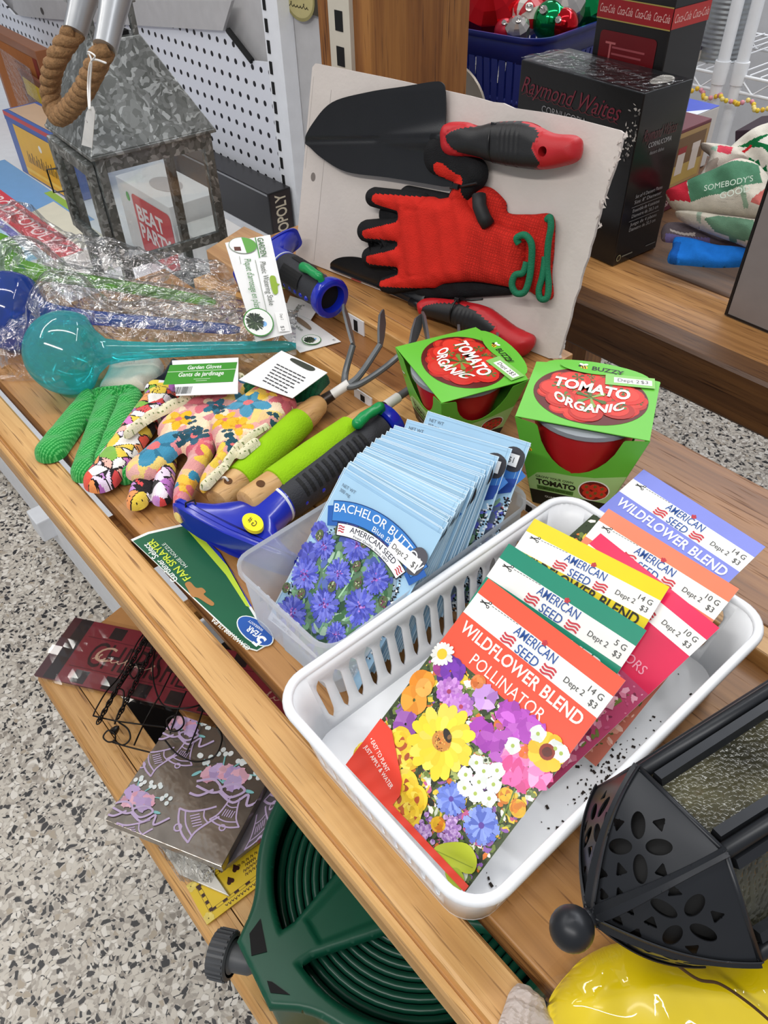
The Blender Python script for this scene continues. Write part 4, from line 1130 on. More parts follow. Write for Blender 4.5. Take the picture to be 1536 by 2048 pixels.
# red coated gloves
GLV = mat('knit_glove', '#ffffff', rough=.85, var=.07, vscale=90, attr=True, bump=.5, bscale=900, spec=.2)
gpair = thing('garden_glove_pair', 'red knit work gloves with black coated fingertips tied on the card', 'gloves', BF.p(*bz([(800, 1000)])[0], .0005))
RED = np.array(lin('#cb2a20')); BLK = np.array(lin('#1c1c1e'))
def caps(lst):
    L = [(*bz([(x0, y0)])[0], *bz([(x1, y1)])[0], r0 * SCG, r1 * SCG) for x0, y0, x1, y1, r0, r1 in lst]
    def f(P):
        d = np.full(len(P), 1.0)
        for a, b, c, e, r0, r1 in L: d = smin(d, sd_caps(P, (a, b), (c, e), r0, r1), .003)
        return d
    return f
SCG = BW / np.hypot(*(np.array((1114, 720)) - np.array((592, 516)))) / 2.194
CUFFX = bz([(830, 850)])[0][0]
def glove(name, black_fn, red_fn, base, H, R, bbox, mound=None):
    def sd(P): return np.minimum(black_fn(P), red_fn(P)) if black_fn else red_fn(P)
    def top(P, d):
        q = np.clip(-d / R, 0, 1); h = base + H * np.sqrt(np.maximum(1 - (1 - q) ** 2, 0))
        h = h + .0012 * np.sin(P[:, 0] * 260 + P[:, 1] * 120) * np.clip(-d / .01, 0, 1)
        return h
    def col(P, d):
        if black_fn is None: return np.tile(RED, (len(P), 1))
        cuff = np.clip((P[:, 0] - CUFFX) / .01, 0, 1)
        rib = 1 - cuff * .28 * ((np.sin(P[:, 0] * 2400) > .2) | (np.sin(P[:, 1] * 2400) > .2))
        return np.where((red_fn(P) < 0)[:, None], RED * rib[:, None], BLK)
    black0, red0 = black_fn, red_fn
    if black_fn: black_fn = lambda P: np.maximum(black0(P), .0045 - P[:, 1])
    red_fn = lambda P: np.maximum(red0(P), .0045 - P[:, 1])
    mb = MB(); xy = bz([(bbox[0], bbox[1]), (bbox[2], bbox[3]), (bbox[0], bbox[3]), (bbox[2], bbox[1])])
    x0 = min(q[0] for q in xy); x1 = max(q[0] for q in xy); y0 = min(q[1] for q in xy); y1 = max(q[1] for q in xy)
    inflate(mb, BF, sd, (x0, y0, x1, y1), .0011, top, lambda P, d: np.full(len(P), base - .001), col)
    return obj(name, mb, GLV, gpair, smooth=60)
pl = lambda pts: (lambda q: (lambda P: sd_poly(P, q)))(smooth2(bz(pts), 5))
# back glove (behind)
bk_red = pl([(790, 600), (850, 560), (920, 560), (985, 620), (1000, 672), (1100, 678), (1195, 684), (1200, 820), (1190, 940), (1195, 1040), (1150, 1050), (1060, 1000), (900, 960), (800, 860)])
bk_blk = lambda P: np.minimum(caps([(600, 690, 475, 680, 46, 40), (560, 600, 770, 640, 36, 34), (620, 990, 450, 1000, 40, 30), (600, 1000, 1000, 1000, 46, 24), (640, 900, 560, 880, 60, 60)])(P), 1)
glove('back_glove', bk_blk, bk_red, .003, .0075, .010, (380, 530, 1260, 1080))
# front glove
palm = pl([(560, 640), (640, 615), (760, 600), (800, 560), (830, 560), (850, 640), (900, 690), (1000, 720), (1085, 760), (1090, 880), (1080, 1000), (1000, 990), (860, 970), (700, 980), (590, 970), (545, 900), (550, 770)])
blk_f = caps([(640, 640, 432, 602, 44, 34), (620, 745, 400, 750, 48, 40), (620, 855, 418, 862, 48, 38), (640, 950, 490, 985, 40, 34), (580, 650, 580, 940, 40, 40)])
red_tips = caps([(680, 650, 462, 607, 36, 17), (660, 740, 415, 760, 44, 14), (660, 860, 432, 872, 44, 15), (690, 945, 482, 975, 42, 10), (640, 690, 640, 930, 26, 26)])
# thumb folded up, black coated with a red patch
th_b = caps([(800, 600, 870, 500, 34, 44), (870, 500, 720, 420, 46, 62)])
th_r = caps([(815, 590, 820, 530, 16, 14), (820, 530, 740, 480, 18, 22)])
def redf(P): return np.minimum(np.minimum(smin(palm(P), red_tips(P), .004), 1), th_r(P))
def blkf(P): return np.minimum(blk_f(P), th_b(P))
glove('front_glove', blkf, redf, .009, .0115, .013, (340, 370, 1160, 1060))
mb = MB(); mb.tube([BF.p(*q, z) for q, z in zip(bz([(905, 590), (915, 640), (935, 690), (945, 720)]), (.016, .019, .019, .016))], .0065, 10); obj('thumb_fold', mb, mat('black_coating', '#1b1b1d', rough=.6, var=.05), gpair, smooth=True)
mb = MB(); mb.box((bz([(822, 552)])[0][0] - .003, bz([(822, 552)])[0][1] - .0022, .018), (bz([(822, 552)])[0][0] + .003, bz([(822, 552)])[0][1] + .0022, .024), BF); mb.tube([BF.p(*q, .020) for q in bz([(790, 560), (840, 552), (905, 538)])], .0013, 6); obj('thumb_tie', mb, mat('black_nylon', '#111113'), gpair)
GRNC = mat('green_hem', '#0f6b4a', rough=.8, var=.08, bump=.4, bscale=900)
def hem(pts, z, r): 
    mb = MB(); mb.tube(catmull([BF.p(*q, z + .002 * math.sin(i)) for i, q in enumerate(bz(pts))], 6), r, 9); obj('green_hem', mb, GRNC, gpair, smooth=True)
hem([(1150, 890), (1130, 930), (1090, 800), (1085, 775), (1120, 762), (1145, 800), (1140, 880), (1128, 960), (1110, 1010), (1080, 1012), (1064, 975), (1075, 935), (1105, 925), (1118, 880)][2:], .0205, .0031)
hem([(1190, 700), (1207, 688), (1212, 730), (1196, 800), (1186, 900), (1192, 980), (1188, 1038), (1165, 1042), (1158, 1005), (1172, 940), (1178, 860)], .0115, .0030)
# ---------------------------------------------------------------- cultivators
WOODH = wood('handle_wood', '#d9b27c', '#cda066', '#b58650', axis=1, rough=.5, pore=.3)
FOAM = mat('lime_foam', '#8fbf17', rough=.9, var=.06, bump=.35, bscale=700, spec=.2)
GUN = mat('grey_tine_steel', '#6c6f71', rough=.45, metal=.55, var=.08)
DARKM = mat('dark_ferrule', '#2f2622', rough=.35, metal=.3)
WHT = mat('white_sleeve', '#d9d6d2', rough=.4)
def cultivator(label, butt, tip, rodend, tines, knot, lens):
    butt, tip, rodend = V(*butt), V(*tip), V(*rodend); a = unit(tip - butt); L = np.linalg.norm(tip - butt)
    t = thing('hand_cultivator', label, 'cultivator', butt * [1, 1, 0])
    f0, f1 = lens
    mb = MB(); mb.lathe(butt, a, [(0, .0085), (.0012, .0104), (.004, .0112), (L * f0 * .6, .0113), (L * f0 + .003, .0116)], 28)
    obj('butt', mb, WOODH, t, smooth=40)
    mb = MB(); mb.lathe(butt, a, [(L * f0, .0117), (L * f0 + .0006, .0128), (L * .5, .0136), (L * f1 - .0006, .0130), (L * f1, .0118)], 28); obj('foam_sleeve', mb, FOAM, t, smooth=40)
    mb = MB(); mb.lathe(butt, a, [(L * f1 - .002, .0117), (L * f1 + .012, .0116), (L * .97, .0100), (L, .0080)], 28); obj('handle_neck', mb, WOODH, t, smooth=40)
    q = unit(np.cross(V(0, 0, 1), a)); up = np.cross(a, q)
    c = butt + a * L * f0 * .52
    hd = unit(up * .72 - q * .15)
    mb = MB(); mb.lathe(c + hd * .0095, hd, [(0, .0030), (.0021, .0034)], 14); obj('hang_hole', mb, mat('dark_wood_hole', '#5b3a1d', rough=.9), t, smooth=40)
    if knot:
        mb = MB(); mb.tube(catmull([c + hd * .0112, c + hd * .014 + q * .004, c + q * .0118 + up * .004, c + q * .0125 - up * .004, c + q * .010 - up * .010], 6), .0010, 8); obj('hang_cord', mb, WHT, t, smooth=True)
    ra = unit(rodend - tip); LR = np.linalg.norm(rodend - tip)
    mb = MB(); mb.lathe(tip - ra * .002, ra, [(0, .0078), (.006, .0072), (.0065, .0054), (.016, .0050)], 20); obj('ferrule', mb, DARKM, t, smooth=40)
    mb = MB(); mb.lathe(tip + ra * .014, ra, [(0, .0046), (.018, .0046)], 18); obj('white_sleeve', mb, WHT, t, smooth=40)
    mb = MB(); mb.lathe(tip + ra * .031, ra, [(0, .0036), (LR - .031, .0036)], 14); obj('rod', mb, GUN, t, smooth=40)
    for pts in tines:
        P = catmull([rodend - ra * .004] + [V(*p) for p in pts[:-1]], 7); n = len(P)
        mb = MB(); mb.tube(P, [.0034 - .0006 * i / n for i in range(n)], 10)
        p0, p1 = V(*pts[-2]), V(*pts[-1]); d = unit(p1 - p0); w_ = unit(np.cross(d, ra if abs(d @ ra) < .9 else V(0, 0, 1)))
        nn = np.cross(d, w_); LN = np.linalg.norm(p1 - p0)
        prof = [(0, .0027), (LN * .35, .0052), (LN * .72, .0056), (LN, .0008)]
        lf = [p0 + d * h + w_ * r for h, r in prof]; rt = [p0 + d * h - w_ * r for h, r in prof[::-1]]
        poly = lf + rt; k = len(poly); e = nn * .0012
        mb.add([q_ - e for q_ in poly] + [q_ + e for q_ in poly], [tuple(range(k - 1, -1, -1)), tuple(range(k, 2 * k))] + [(i, (i + 1) % k, k + (i + 1) % k, k + i) for i in range(k)])
        obj('tine', mb, GUN, t, smooth=35)
    return t
b1 = at(432, 1004, z=.014); e1 = at(640, 806, z=.016); r1 = at(697, 768, z=.030)
cultivator('hand cultivator with lime foam grip under the floral glove, white cord in its butt', b1, e1, r1, [
    [at(691, 745, z=.034), at(706, 690, z=.055), at(687, 609, z=.062)],
    [at(718, 752, z=.034), at(760, 690, z=.050), at(766, 620, z=.052)],
    [at(716, 770, z=.030), at(770, 735, z=.034), at(822, 690, z=.050), at(842, 629, z=.052)]], True, (.20, .80))
b2 = at(490, 1008, z=.034); e2 = at(748, 828, z=.030); r2 = V(-.437, .425, .030)
cultivator('hand cultivator with lime foam grip lying against the dark sprayer handle', b2, e2, r2, [
    [V(-.448, .437, .040), at(858, 690, z=.052), at(845, 624, z=.055)],
    [V(-.436, .445, .042), at(918, 720, z=.055), at(917, 650, z=.055)],
    [V(-.424, .437, .040), at(985, 730, z=.052), at(995, 666, z=.055)]], False, (.20, .80))

# ---------------------------------------------------------------- fan sprayers
BLUEP_ = mat('royal_blue_plastic', '#1426a8', rough=.22, var=.04, coat=.4)
GRIPB = mat('charcoal_rubber', '#2b2c31', rough=.6, var=.06, bump=.25, bscale=900)
GREENP = mat('green_plastic', '#0d8a49', rough=.3, var=.05)
PALEW = mat('pale_ring', '#cfd3dc', rough=.4)
def sprayer(label, front, end, up, head_t, hw, skew=0.0, loc=None):
    front, end = V(*front), V(*end); a = unit(end - front); L = np.linalg.norm(end - front)
    s_ = unit(np.cross(V(*up), a)); u = np.cross(a, s_)
    lo = min(front[2], end[2]) - .018
    t = thing('fan_sprayer', label, 'sprayer', V((front[0] + end[0]) / 2, (front[1] + end[1]) / 2, lo))
    def loft_(secs, name, m, seg=36, bow=0.0, cap=True):
        mb = MB(); vs = []; fs = []
        for tt, w_, h_, off, ex in secs:
            for k in range(seg):
                an = 2 * math.pi * k / seg; c, q = math.cos(an), math.sin(an)
                x = w_ * math.copysign(abs(c) ** ex, c); y = h_ * math.copysign(abs(q) ** ex, q)
                vs.append(front + a * (tt + (bow * (x / hw) ** 2 + skew * x) * (1 - min(1, tt / head_t))) + s_ * x + u * (y + off))
        for i in range(len(secs) - 1):
            for k in range(seg): fs.append((i * seg + k, i * seg + (k + 1) % seg, (i + 1) * seg + (k + 1) % seg, (i + 1) * seg + k))
        if cap: fs += [tuple(range(seg - 1, -1, -1)), tuple((len(secs) - 1) * seg + k for k in range(seg))]
        mb.add(vs, fs); return obj(name, mb, m, t, smooth=45)
    H = head_t
    loft_([(0, hw * .96, .0115, -.001, .35), (.0015, hw, .0128, -.001, .4), (H * .12, hw * .97, .0135, -.001, .5), (H * .32, hw * .62, .0140, 0, .7), (H * .55, hw * .36, .0150, .001, .9), (H * .85, .0180, .0158, .001, 1), (H, .0165, .0160, .001, 1)], 'fan_head', BLUEP_, bow=.006)
    loft_([(.0040, hw * 1.005, .0140, -.001, .4), (.0070, hw * 1.0, .0142, -.001, .4)], 'head_rim', BLUEP_, bow=.006)
    loft_([(H * .93, .0172, .0166, .001, 1), (H * .97, .0172, .0168, .001, 1)], 'neck_ring', PALEW)
    gp = loft_([(H, .0162, .0158, .001, 1), (H + .006, .0180, .0172, .001, 1), (H + (L - H) * .5, .0172, .0180, 0, 1), (L - .02, .0160, .0165, 0, 1), (L - .012, .0170, .0170, 0, 1)], 'grip', GRIPB)
    for side in (-1, 1):
        mb = MB()
        for k in range(11):
            x = H + .014 + k * (L - H - .05) / 11
            for j in range(5):
                an = math.radians(90 + side * (16 + 11 * j)); an2 = math.radians(90 + side * (16 + 11 * (j + 1))); r = .0182
                P = [front + a * (x + dx) + s_ * r * math.cos(q) + u * (r * math.sin(q) + .0006) for dx, q in ((0, an), (.0030, an), (.0030, an2), (0, an2))]
                mb.add(P, [(0, 1, 2, 3)])
        obj('grip_slots', mb, mat('black_slot', '#0a0a0b', rough=.7, var=0), gp)
    mb = MB()
    for side in (-1, 1):
        for k in range(6):
            an = math.radians(90 + side * 85); c = front + a * (H + .012 + k * (L - H - .035) / 5) + s_ * .0155 * math.cos(an) + u * .0155 * math.sin(an)
            mb.sphere(c, .0030, 10, 6)
    obj('grip_dots', mb, BLUEP_, gp, smooth=True)
    c = front + a * (L - .010); mb = MB()
    mb.lathe(c, a, [(0, .0165), (.001, .0198), (.008, .0208), (.0105, .0200), (.0115, .0180), (.0115, .0140), (.002, .0130), (.002, .0)], 32, caps=False); obj('hose_collar', mb, BLUEP_, t, smooth=40)
    mb = MB(); mb.lathe(front + a * (L - .0075), a, [(0, .0001), (0, .0132)], 24, caps=False); obj('hose_opening', mb, BLACKV, t)
    # green flow lever
    c = front + a * (L - .017) + u * .0175
    mb = MB(); mb.tube(catmull([c + a * .010 - u * .001, c + a * .008 + u * .006, c + u * .0065, c - a * .010 + u * .0075, c - a * .020 + u * .0055], 5), [.0035] * 5 + [.0045] * 11 + [.0050] * 5, 12)
    mb.sphere(c - a * .020 + u * .0055, .0052, 14, 8); obj('flow_lever', mb, GREENP, t, smooth=True)
    return t, front, a, s_, u
sp1, fo, fa, fs_, fu = sprayer('blue fan head sprayer beside the clear bin with a yellow price sticker', at(452, 1086, z=.020), at(776, 848, z=.0225), (0, 0, 1), .056, .060, skew=-.16)
# yellow sticker on the neck, wire hook
c = at(505, 1042, z=.0395); mb = MB(); f_ = Frame(c, unit(fs_ + fa * .25), unit(fa - fs_ * .25), V(0, 0, 1))
mb.prism([(.0105 * math.cos(q), .0068 * math.sin(q)) for q in np.linspace(0, 6.28, 28)[:-1]], f_, -.004, -.001); st = obj('price_sticker', mb, mat('yellow_sticker', '#f4e11c', rough=.45), sp1)
q = Print(Frame(f_.p(0, 0, -.0008), f_.u, -f_.v, f_.n)); q.text('G', -.0055, .0022, .0048, '#45452c', 0, shear=.4); q.text('#', .0005, .0022, .0044, '#45452c', 0, shear=.4); q.done('sticker_mark', PAPER, st)
mb = MB(); mb.tube([at(372, 1018, z=.030), at(371, 1006, z=.034), at(388, 1000, z=.034), at(394, 1014, z=.030)], .0008, 6); obj('wire_hook', mb, mat('black_wire', '#1d1a18', rough=.4, metal=.5), sp1)
# the green card of the front sprayer
crd = thing('sprayer_hang_card', 'dark green hang card under the front sprayer, its slot and lettering upside down', 'card', (-.38, .14, .0006))
cp = [at(x, y, z=.0012)[:2] for x, y in ((262, 1082), (290, 1062), (370, 1048), (470, 1160), (537, 1272), (532, 1292), (512, 1304), (490, 1298))]
cf = flat((-.46, .122, .0008)); g = [cf.px(*q) for q in ((262, 1080), (296, 1065), (378, 1046), (440, 1110), (540, 1276), (534, 1292), (514, 1303), (492, 1297))]
mb = MB(); mb.prism(g, cf, 0, .0006); obj('card_body', mb, mat('white_card', '#e8ebe6', rough=.4), crd)
ax = unit(V(*cf.px(512, 1300), 0)[:2] - np.array(cf.px(266, 1084))); 
cu = V(ax[0], ax[1], 0); o2 = cf.p(*cf.px(266, 1084), .0007)
pf2 = Frame(o2, cu, V(-cu[1], cu[0], 0), V(0, 0, 1)); pr = Print(pf2, .00005)
g2 = [pf2.px(*q) for q in ((266, 1082), (298, 1068), (376, 1050), (436, 1112), (534, 1276), (530, 1290), (514, 1300), (494, 1294))]
pr.poly(g2, '#12583a', 0)
yl = [pf2.px(*q) for q in ((366, 1050), (380, 1046), (462, 1140), (500, 1215), (492, 1212), (452, 1150))]; pr.poly(yl, '#b8d23a', 1)
yl = [pf2.px(*q) for q in ((378, 1046), (440, 1106), (505, 1215), (500, 1212), (462, 1140))]; pr.poly(yl, '#2436a8', 2)
sl = smooth2([pf2.px(*q) for q in ((370, 1168), (380, 1164), (392, 1176), (404, 1176), (412, 1184), (408, 1190), (428, 1206), (422, 1212), (396, 1196), (384, 1194), (376, 1180))], 3)
pr.poly(sl, '#a8753f', 3)
# upside-down lettering (reads from the far side)
pu = Frame(pf2.p(0, 0, 0), -pf2.u, -pf2.v, V(0, 0, 1))
def back_text(s, p0, p1, h, col, bold=0.0):
    """lettering that starts at pixel p0 and runs to pixel p1"""
    A, B = pf2.px(*p0), pf2.px(*p1); wd = math.hypot(B[0] - A[0], B[1] - A[1])
    d = ((B[0] - A[0]) / wd, (B[1] - A[1]) / wd); up = (-d[1], d[0])
    v, f = glyphs(s, bold); v = v.copy(); v[:, 0] *= wd / v[:, 0].max(); v[:, 1] *= h / .72
    pr.mb.add(pr.P([(A[0] + d[0] * x + up[0] * y, A[1] + d[1] * x + up[1] * y) for x, y in v], 4), f, col)
back_text('Gardener', (357, 1160), (322, 1118), .0050, '#eef2ea', .01); back_text('Select', (318, 1114), (296, 1086), .0050, '#eef2ea', .01)
back_text('FAN SPRAYER', (382, 1156), (306, 1078), .0056, '#c6d83c', .015); back_text('HOSE NOZZLE', (376, 1133), (330, 1086), .0030, '#dfe8dc')
back_text('GSAW0199R12UPA', (502, 1296), (428, 1236), .0034, '#eef2ea', .008)
c = pf2.px(510, 1262); pr.ell(c[0], c[1], .0175, .0085, '#e6ece8', 3, 24); pr.ell(c[0], c[1], .0166, .0077, '#2355a6', 4, 24)
back_text('5', (534, 1280), (522, 1270), .0090, '#f2f4f2', .03); back_text('YEAR', (526, 1270), (500, 1252), .0048, '#f2f4f2', .02); back_text('WARRANTY', (528, 1260), (500, 1240), .0022, '#f2f4f2')
pr.done('card_print', PAPER, crd)
sp2, *_ = sprayer('blue fan sprayer with black grip and green lever in front of the tool card', at(526, 508, z=.055), at(664, 598, z=.053), (.06, -.30, .95), .046, .044)
c2 = thing('sprayer_card', 'yellow-green card corner under the rear blue sprayer', 'card', at(560, 565, z=.0330))
mb = MB(); p = [at(*q, z=.0322) for q in ((500, 580), (540, 575), (598, 580), (560, 545), (500, 550))]
mb.add(list(p) + [q + V(0, 0, .0006) for q in p], [(4, 3, 2, 1, 0), (5, 6, 7, 8, 9)] + [(i, (i + 1) % 5, 5 + (i + 1) % 5, 5 + i) for i in range(5)]); obj('card_body', mb, mat('lime_card', '#a4b82c', rough=.45), c2)

# ---------------------------------------------------------------- cloth garden gloves on the deck
CLOTH = mat('printed_cotton', '#ffffff', rough=.9, var=.06, vscale=120, attr=True, bump=.45, bscale=1300, spec=.15, sheen=.2)
def glove_part(name, parent, z, shapes, H, R, color, polys=(), cell=.0010, k=.004, wob=.0008, zbot=None, slope=None, sm=.00047):
    fr = flat((0, 0, z))
    L = [(fr.px(x0, y0), fr.px(x1, y1), r0 * sm, r1 * sm) for x0, y0, x1, y1, r0, r1 in shapes]
    Q = [smooth2([fr.px(*q) for q in pl_], 5) for pl_ in polys]
    def sd(P):
        d = np.full(len(P), .5)
        for a, b, r0, r1 in L: d = smin(d, sd_caps(P, a, b, r0, r1), k)
        for q in Q: d = smin(d, sd_poly(P, q), k)
        return d
    xs = [c for a, b, r0, r1 in L for c in (a[0] - r0, a[0] + r0, b[0] - r1, b[0] + r1)] + [p[0] for q in Q for p in q]
    ys = [c for a, b, r0, r1 in L for c in (a[1] - r0, a[1] + r0, b[1] - r1, b[1] + r1)] + [p[1] for q in Q for p in q]
    def crease(P):
        h = np.zeros(len(P))
        for i, (a, b, r0, r1) in enumerate(L):
            for (c, e, q0, q1) in L[i + 1:]:
                d1 = sd_caps(P, a, b, r0, r1); d2 = sd_caps(P, c, e, q0, q1); h += np.exp(-((d1 - d2) / .0022) ** 2) * (np.minimum(d1, d2) < .001)
        return np.minimum(h, 1)
    def top(P, d):
        q = np.clip(-d / R, 0, 1)
        h = H * np.sqrt(np.maximum(1 - (1 - q) ** 2, 0)) * (1 - .32 * crease(P)) + wob * np.sin(P[:, 0] * 310 + 1.3 * np.sin(P[:, 1] * 170)) * q
        if slope is not None: h = h + slope(P)
        return h
    bot = (lambda P, d: np.zeros(len(P)) + (slope(P) if slope is not None else 0))
    mb = MB(); inflate(mb, fr, sd, (min(xs) - .003, min(ys) - .003, max(xs) + .003, max(ys) + .003), cell, top, bot, (lambda P, d: color(P, d, fr)))
    return obj(name, mb, CLOTH, parent, smooth=70)
def L3(h): return np.array(lin(h))
def col_green(P, d, fr):
    q = np.sin((P[:, 0] * .95 + P[:, 1] * .30) * 2500) * .5 + .5; e = np.sin((P[:, 0] * .30 - P[:, 1] * .95) * 2500) * .5 + .5
    t = ((q > .55) * (.45 + .55 * (e > .4)))[:, None]
    return L3('#1f8f3c') * (1 - t) + L3('#5fc06a') * t
def col_plain(h): return lambda P, d, fr: np.tile(L3(h), (len(P), 1))
SEED = rng.uniform(0, 1, (1000, 4))
def col_butterfly(P, d, fr):
    S2 = np.c_[-.72 + SEED[:, 0] * .36, .08 + SEED[:, 1] * .26]
    dd = np.sqrt(((P[:, None, :] - S2[None]) ** 2).sum(2)); o = np.argsort(dd, 1)[:, :2]
    i0 = o[:, 0]; f0 = dd[np.arange(len(P)), i0]; f1 = dd[np.arange(len(P)), o[:, 1]]
    pal = np.array([lin(c) for c in ('#c78bd0', '#e9d9ee', '#f3efe9', '#e7c94a', '#e2543f', '#f09a5a', '#d77fc4', '#b66fc0', '#7fb34a', '#f2b8a8', '#efe6f0', '#d94a4a')])
    c = pal[(SEED[i0, 2] * 12).astype(int)]
    wing = SEED[i0, 3] > .35
    edge = (f1 - f0) < .0009
    vein = np.sin(np.arctan2(*(P - S2[i0]).T) * 7) > .82
    blk = L3('#1c1518')
    c = np.where((wing & edge)[:, None], blk, c); c = np.where((wing & vein & (f0 > .0015) & (f0 < .004) & (SEED[i0, 3] > .7))[:, None], blk, c)
    return c
FLW = [(312, 911, 44, '#3f8fb0', '#2f7390'), (500, 825, 36, '#4a94b4', '#33788f'), (395, 985, 30, '#2f86a8', '#2f7390'), (470, 770, 30, '#3b6f92', '#335f80'), (455, 860, 22, '#e8b820', '#d9a010'), (362, 858, 24, '#e8b820', '#d99a10'), (386, 988, 30, '#f0c040', '#e0a52a'),
       (480, 872, 22, '#eab92a', '#d9a018'), (540, 800, 26, '#e9bf3a', '#dca62a'), (420, 820, 32, '#d9707c', '#c85a68'), (405, 905, 26, '#cf5f70', '#e08a90'), (575, 815, 26, '#c9606c', '#b54e5c'), (392, 890, 22, '#255a72', '#1d4a60'), (436, 832, 20, '#2f6f86', '#255a72'), (470, 905, 16, '#1f5266', '#1d4a60'), (352, 1010, 22, '#e08d95', '#d87880'), (515, 795, 24, '#e4bf55', '#efcf76'), (430, 925, 26, '#e9c94a', '#dfb43a')]
def col_floral(P, d, fr):
    S2 = np.c_[-.72 + SEED[:, 1] * .36, .08 + SEED[:, 0] * .30]
    dd = ((P[:, None, :] - S2[None]) ** 2).sum(2); i0 = dd.argmin(1)
    pal = np.array([lin(c) for c in ('#e8a9a0', '#f0c9a8', '#ecd07a', '#e5b0a8', '#d98a90', '#f0d9b8', '#e9c58a', '#dd9c98')]); c = pal[(SEED[i0, 2] * 8).astype(int)]
    for x, y, r, c0, c1 in FLW:
        p = fr.px(x, y); q = P - p; rr_ = np.hypot(q[:, 0], q[:, 1]) / (r * .00061); th = np.arctan2(q[:, 1], q[:, 0])
        R = .76 + .24 * np.cos(5 * th + x); ins = rr_ < R
        c = np.where(ins[:, None], np.where((np.cos(5 * th + x) < -.55)[:, None], L3(c1), L3(c0)), c)
        c = np.where((rr_ < .22)[:, None], L3('#dd6f70') if c0[1] != 'd' else L3('#f0d9b8'), c)
    dk = rng_dk
    for x, y, r in dk:
        p = fr.px(x, y); q = P - p; c = np.where((np.hypot(q[:, 0], q[:, 1]) < r * .00047)[:, None], L3('#1f4a58'), c)
    w_ = 1 - .06 * (np.sin(P[:, 0] * 2600 + P[:, 1] * 1500) > .3)
    return c * w_[:, None]
rng_dk = [(x + dx, y + dy, 5.5) for x, y in ((385, 858), (396, 880), (372, 888), (458, 886), (470, 905), (440, 838), (548, 850), (490, 905), (410, 885), (362, 895)) for dx, dy in ((-6, -4), (6, -5), (0, 6), (8, 4))]
def col_cream(P, d, fr):
    g = .0042; x = P[:, 0] / g; y = P[:, 1] / g + .5 * (np.floor(x) % 2)
    dot = (np.hypot((x % 1) - .5, (y % 1) - .5) < .17)[:, None]
    return np.where(dot, L3('#7f8a5a'), L3('#e6dfbe'))
def za(x, y): return (60 + x / 4.267, 700 + y / 4.267)
def zb_(x, y): return (300 + x / 4.042, 730 + y / 4.042)
gg = thing('garden_glove', 'green dotted cotton garden glove with cream knit cuff near the front rail', 'glove', at(190, 880, z=.0012))
glove_part('glove_body', gg, .0015, [(*za(530, 430), *za(190, 880), 25, 31), (*za(700, 450), *za(490, 1050), 30, 29), (*za(860, 430), *za(640, 980), 26, 30), (*za(830, 1000), *za(828, 1110), 18, 14), (*za(560, 420), *za(860, 400), 22, 22)], .0130, .0115, col_green, cell=.0007)
glove_part('knit_cuff', gg, .0025, [], .0105, .009, col_plain('#d3cabb'), [[za(*q) for q in ((700, 66), (800, 84), (1000, 70), (1135, 120), (1120, 220), (1000, 300), (960, 350), (640, 362), (600, 340), (660, 230), (690, 130))]])
bt = thing('garden_glove', 'pink butterfly print garden glove between the green and floral gloves', 'glove', at(260, 880, z=.0010))
glove_part('glove_body', bt, .0075, [(*za(1120, 420), *za(620, 1120), 34, 33), (*za(1050, 950), *za(920, 1310), 24, 19), (*za(1160, 900), *za(1130, 1280), 22, 17), (*za(1080, 360), *za(1240, 370), 24, 24)], .0115, .0105, col_butterfly)
dk = thing('garden_glove', 'dark navy glove cuff poking out beside the white knit cuff', 'glove', at(338, 760, z=.0014))
glove_part('cuff', dk, .0014, [], .010, .008, col_plain('#171a26'), [[za(*q) for q in ((1230, 110), (1190, 150), (1110, 270), (1030, 270), (1130, 310), (1300, 330), (1330, 160))]])
f1 = thing('garden_glove', 'floral print garden glove with large blue flower on its thumb', 'glove', at(370, 900, z=.0016))
glove_part('glove_body', f1, .0155, [(*za(1400, 640), *za(970, 1030), 30, 31)], .0105, .011, col_floral,
    [[zb_(*q) for q in ((60, 560), (230, 380), (450, 250), (740, 150), (820, 210), (760, 320), (600, 520), (520, 720), (430, 880), (340, 1060), (270, 1262), (225, 1266), (190, 1200), (190, 1050), (230, 920), (300, 740))]])
glove_part('dotted_cuff', f1, .0225, [(482, 760, 440, 757, 11, 12), (440, 757, 399, 784, 12, 13), (399, 784, 364, 808, 13, 14), (364, 808, 320, 826, 14, 12), (320, 826, 288, 845, 12, 11), (288, 845, 256, 872, 11, 8)], .0075, .006, col_cream, k=.002)
f2 = thing('garden_glove', 'floral print garden glove lying over the lime cultivator handle', 'glove', at(480, 880, z=.0016))
glove_part('glove_body', f2, .0225, [], .0110, .012, col_floral,
    [[zb_(*q) for q in ((470, 470), (560, 420), (740, 290), (880, 200), (1000, 228), (1150, 280), (1190, 320), (1160, 380), (1000, 520), (880, 610), (700, 740), (560, 880), (470, 1010), (425, 1035), (400, 980), (440, 880), (540, 720))]])
glove_part('dotted_lining', f2, .0285, [(*zb_(940, 505), *zb_(730, 640), 6, 7), (*zb_(730, 640), *zb_(600, 830), 7, 8), (*zb_(600, 830), *zb_(450, 985), 8, 10), (*zb_(740, 735), *zb_(850, 640), 9, 10)], .0060, .005, col_cream, k=.0015)

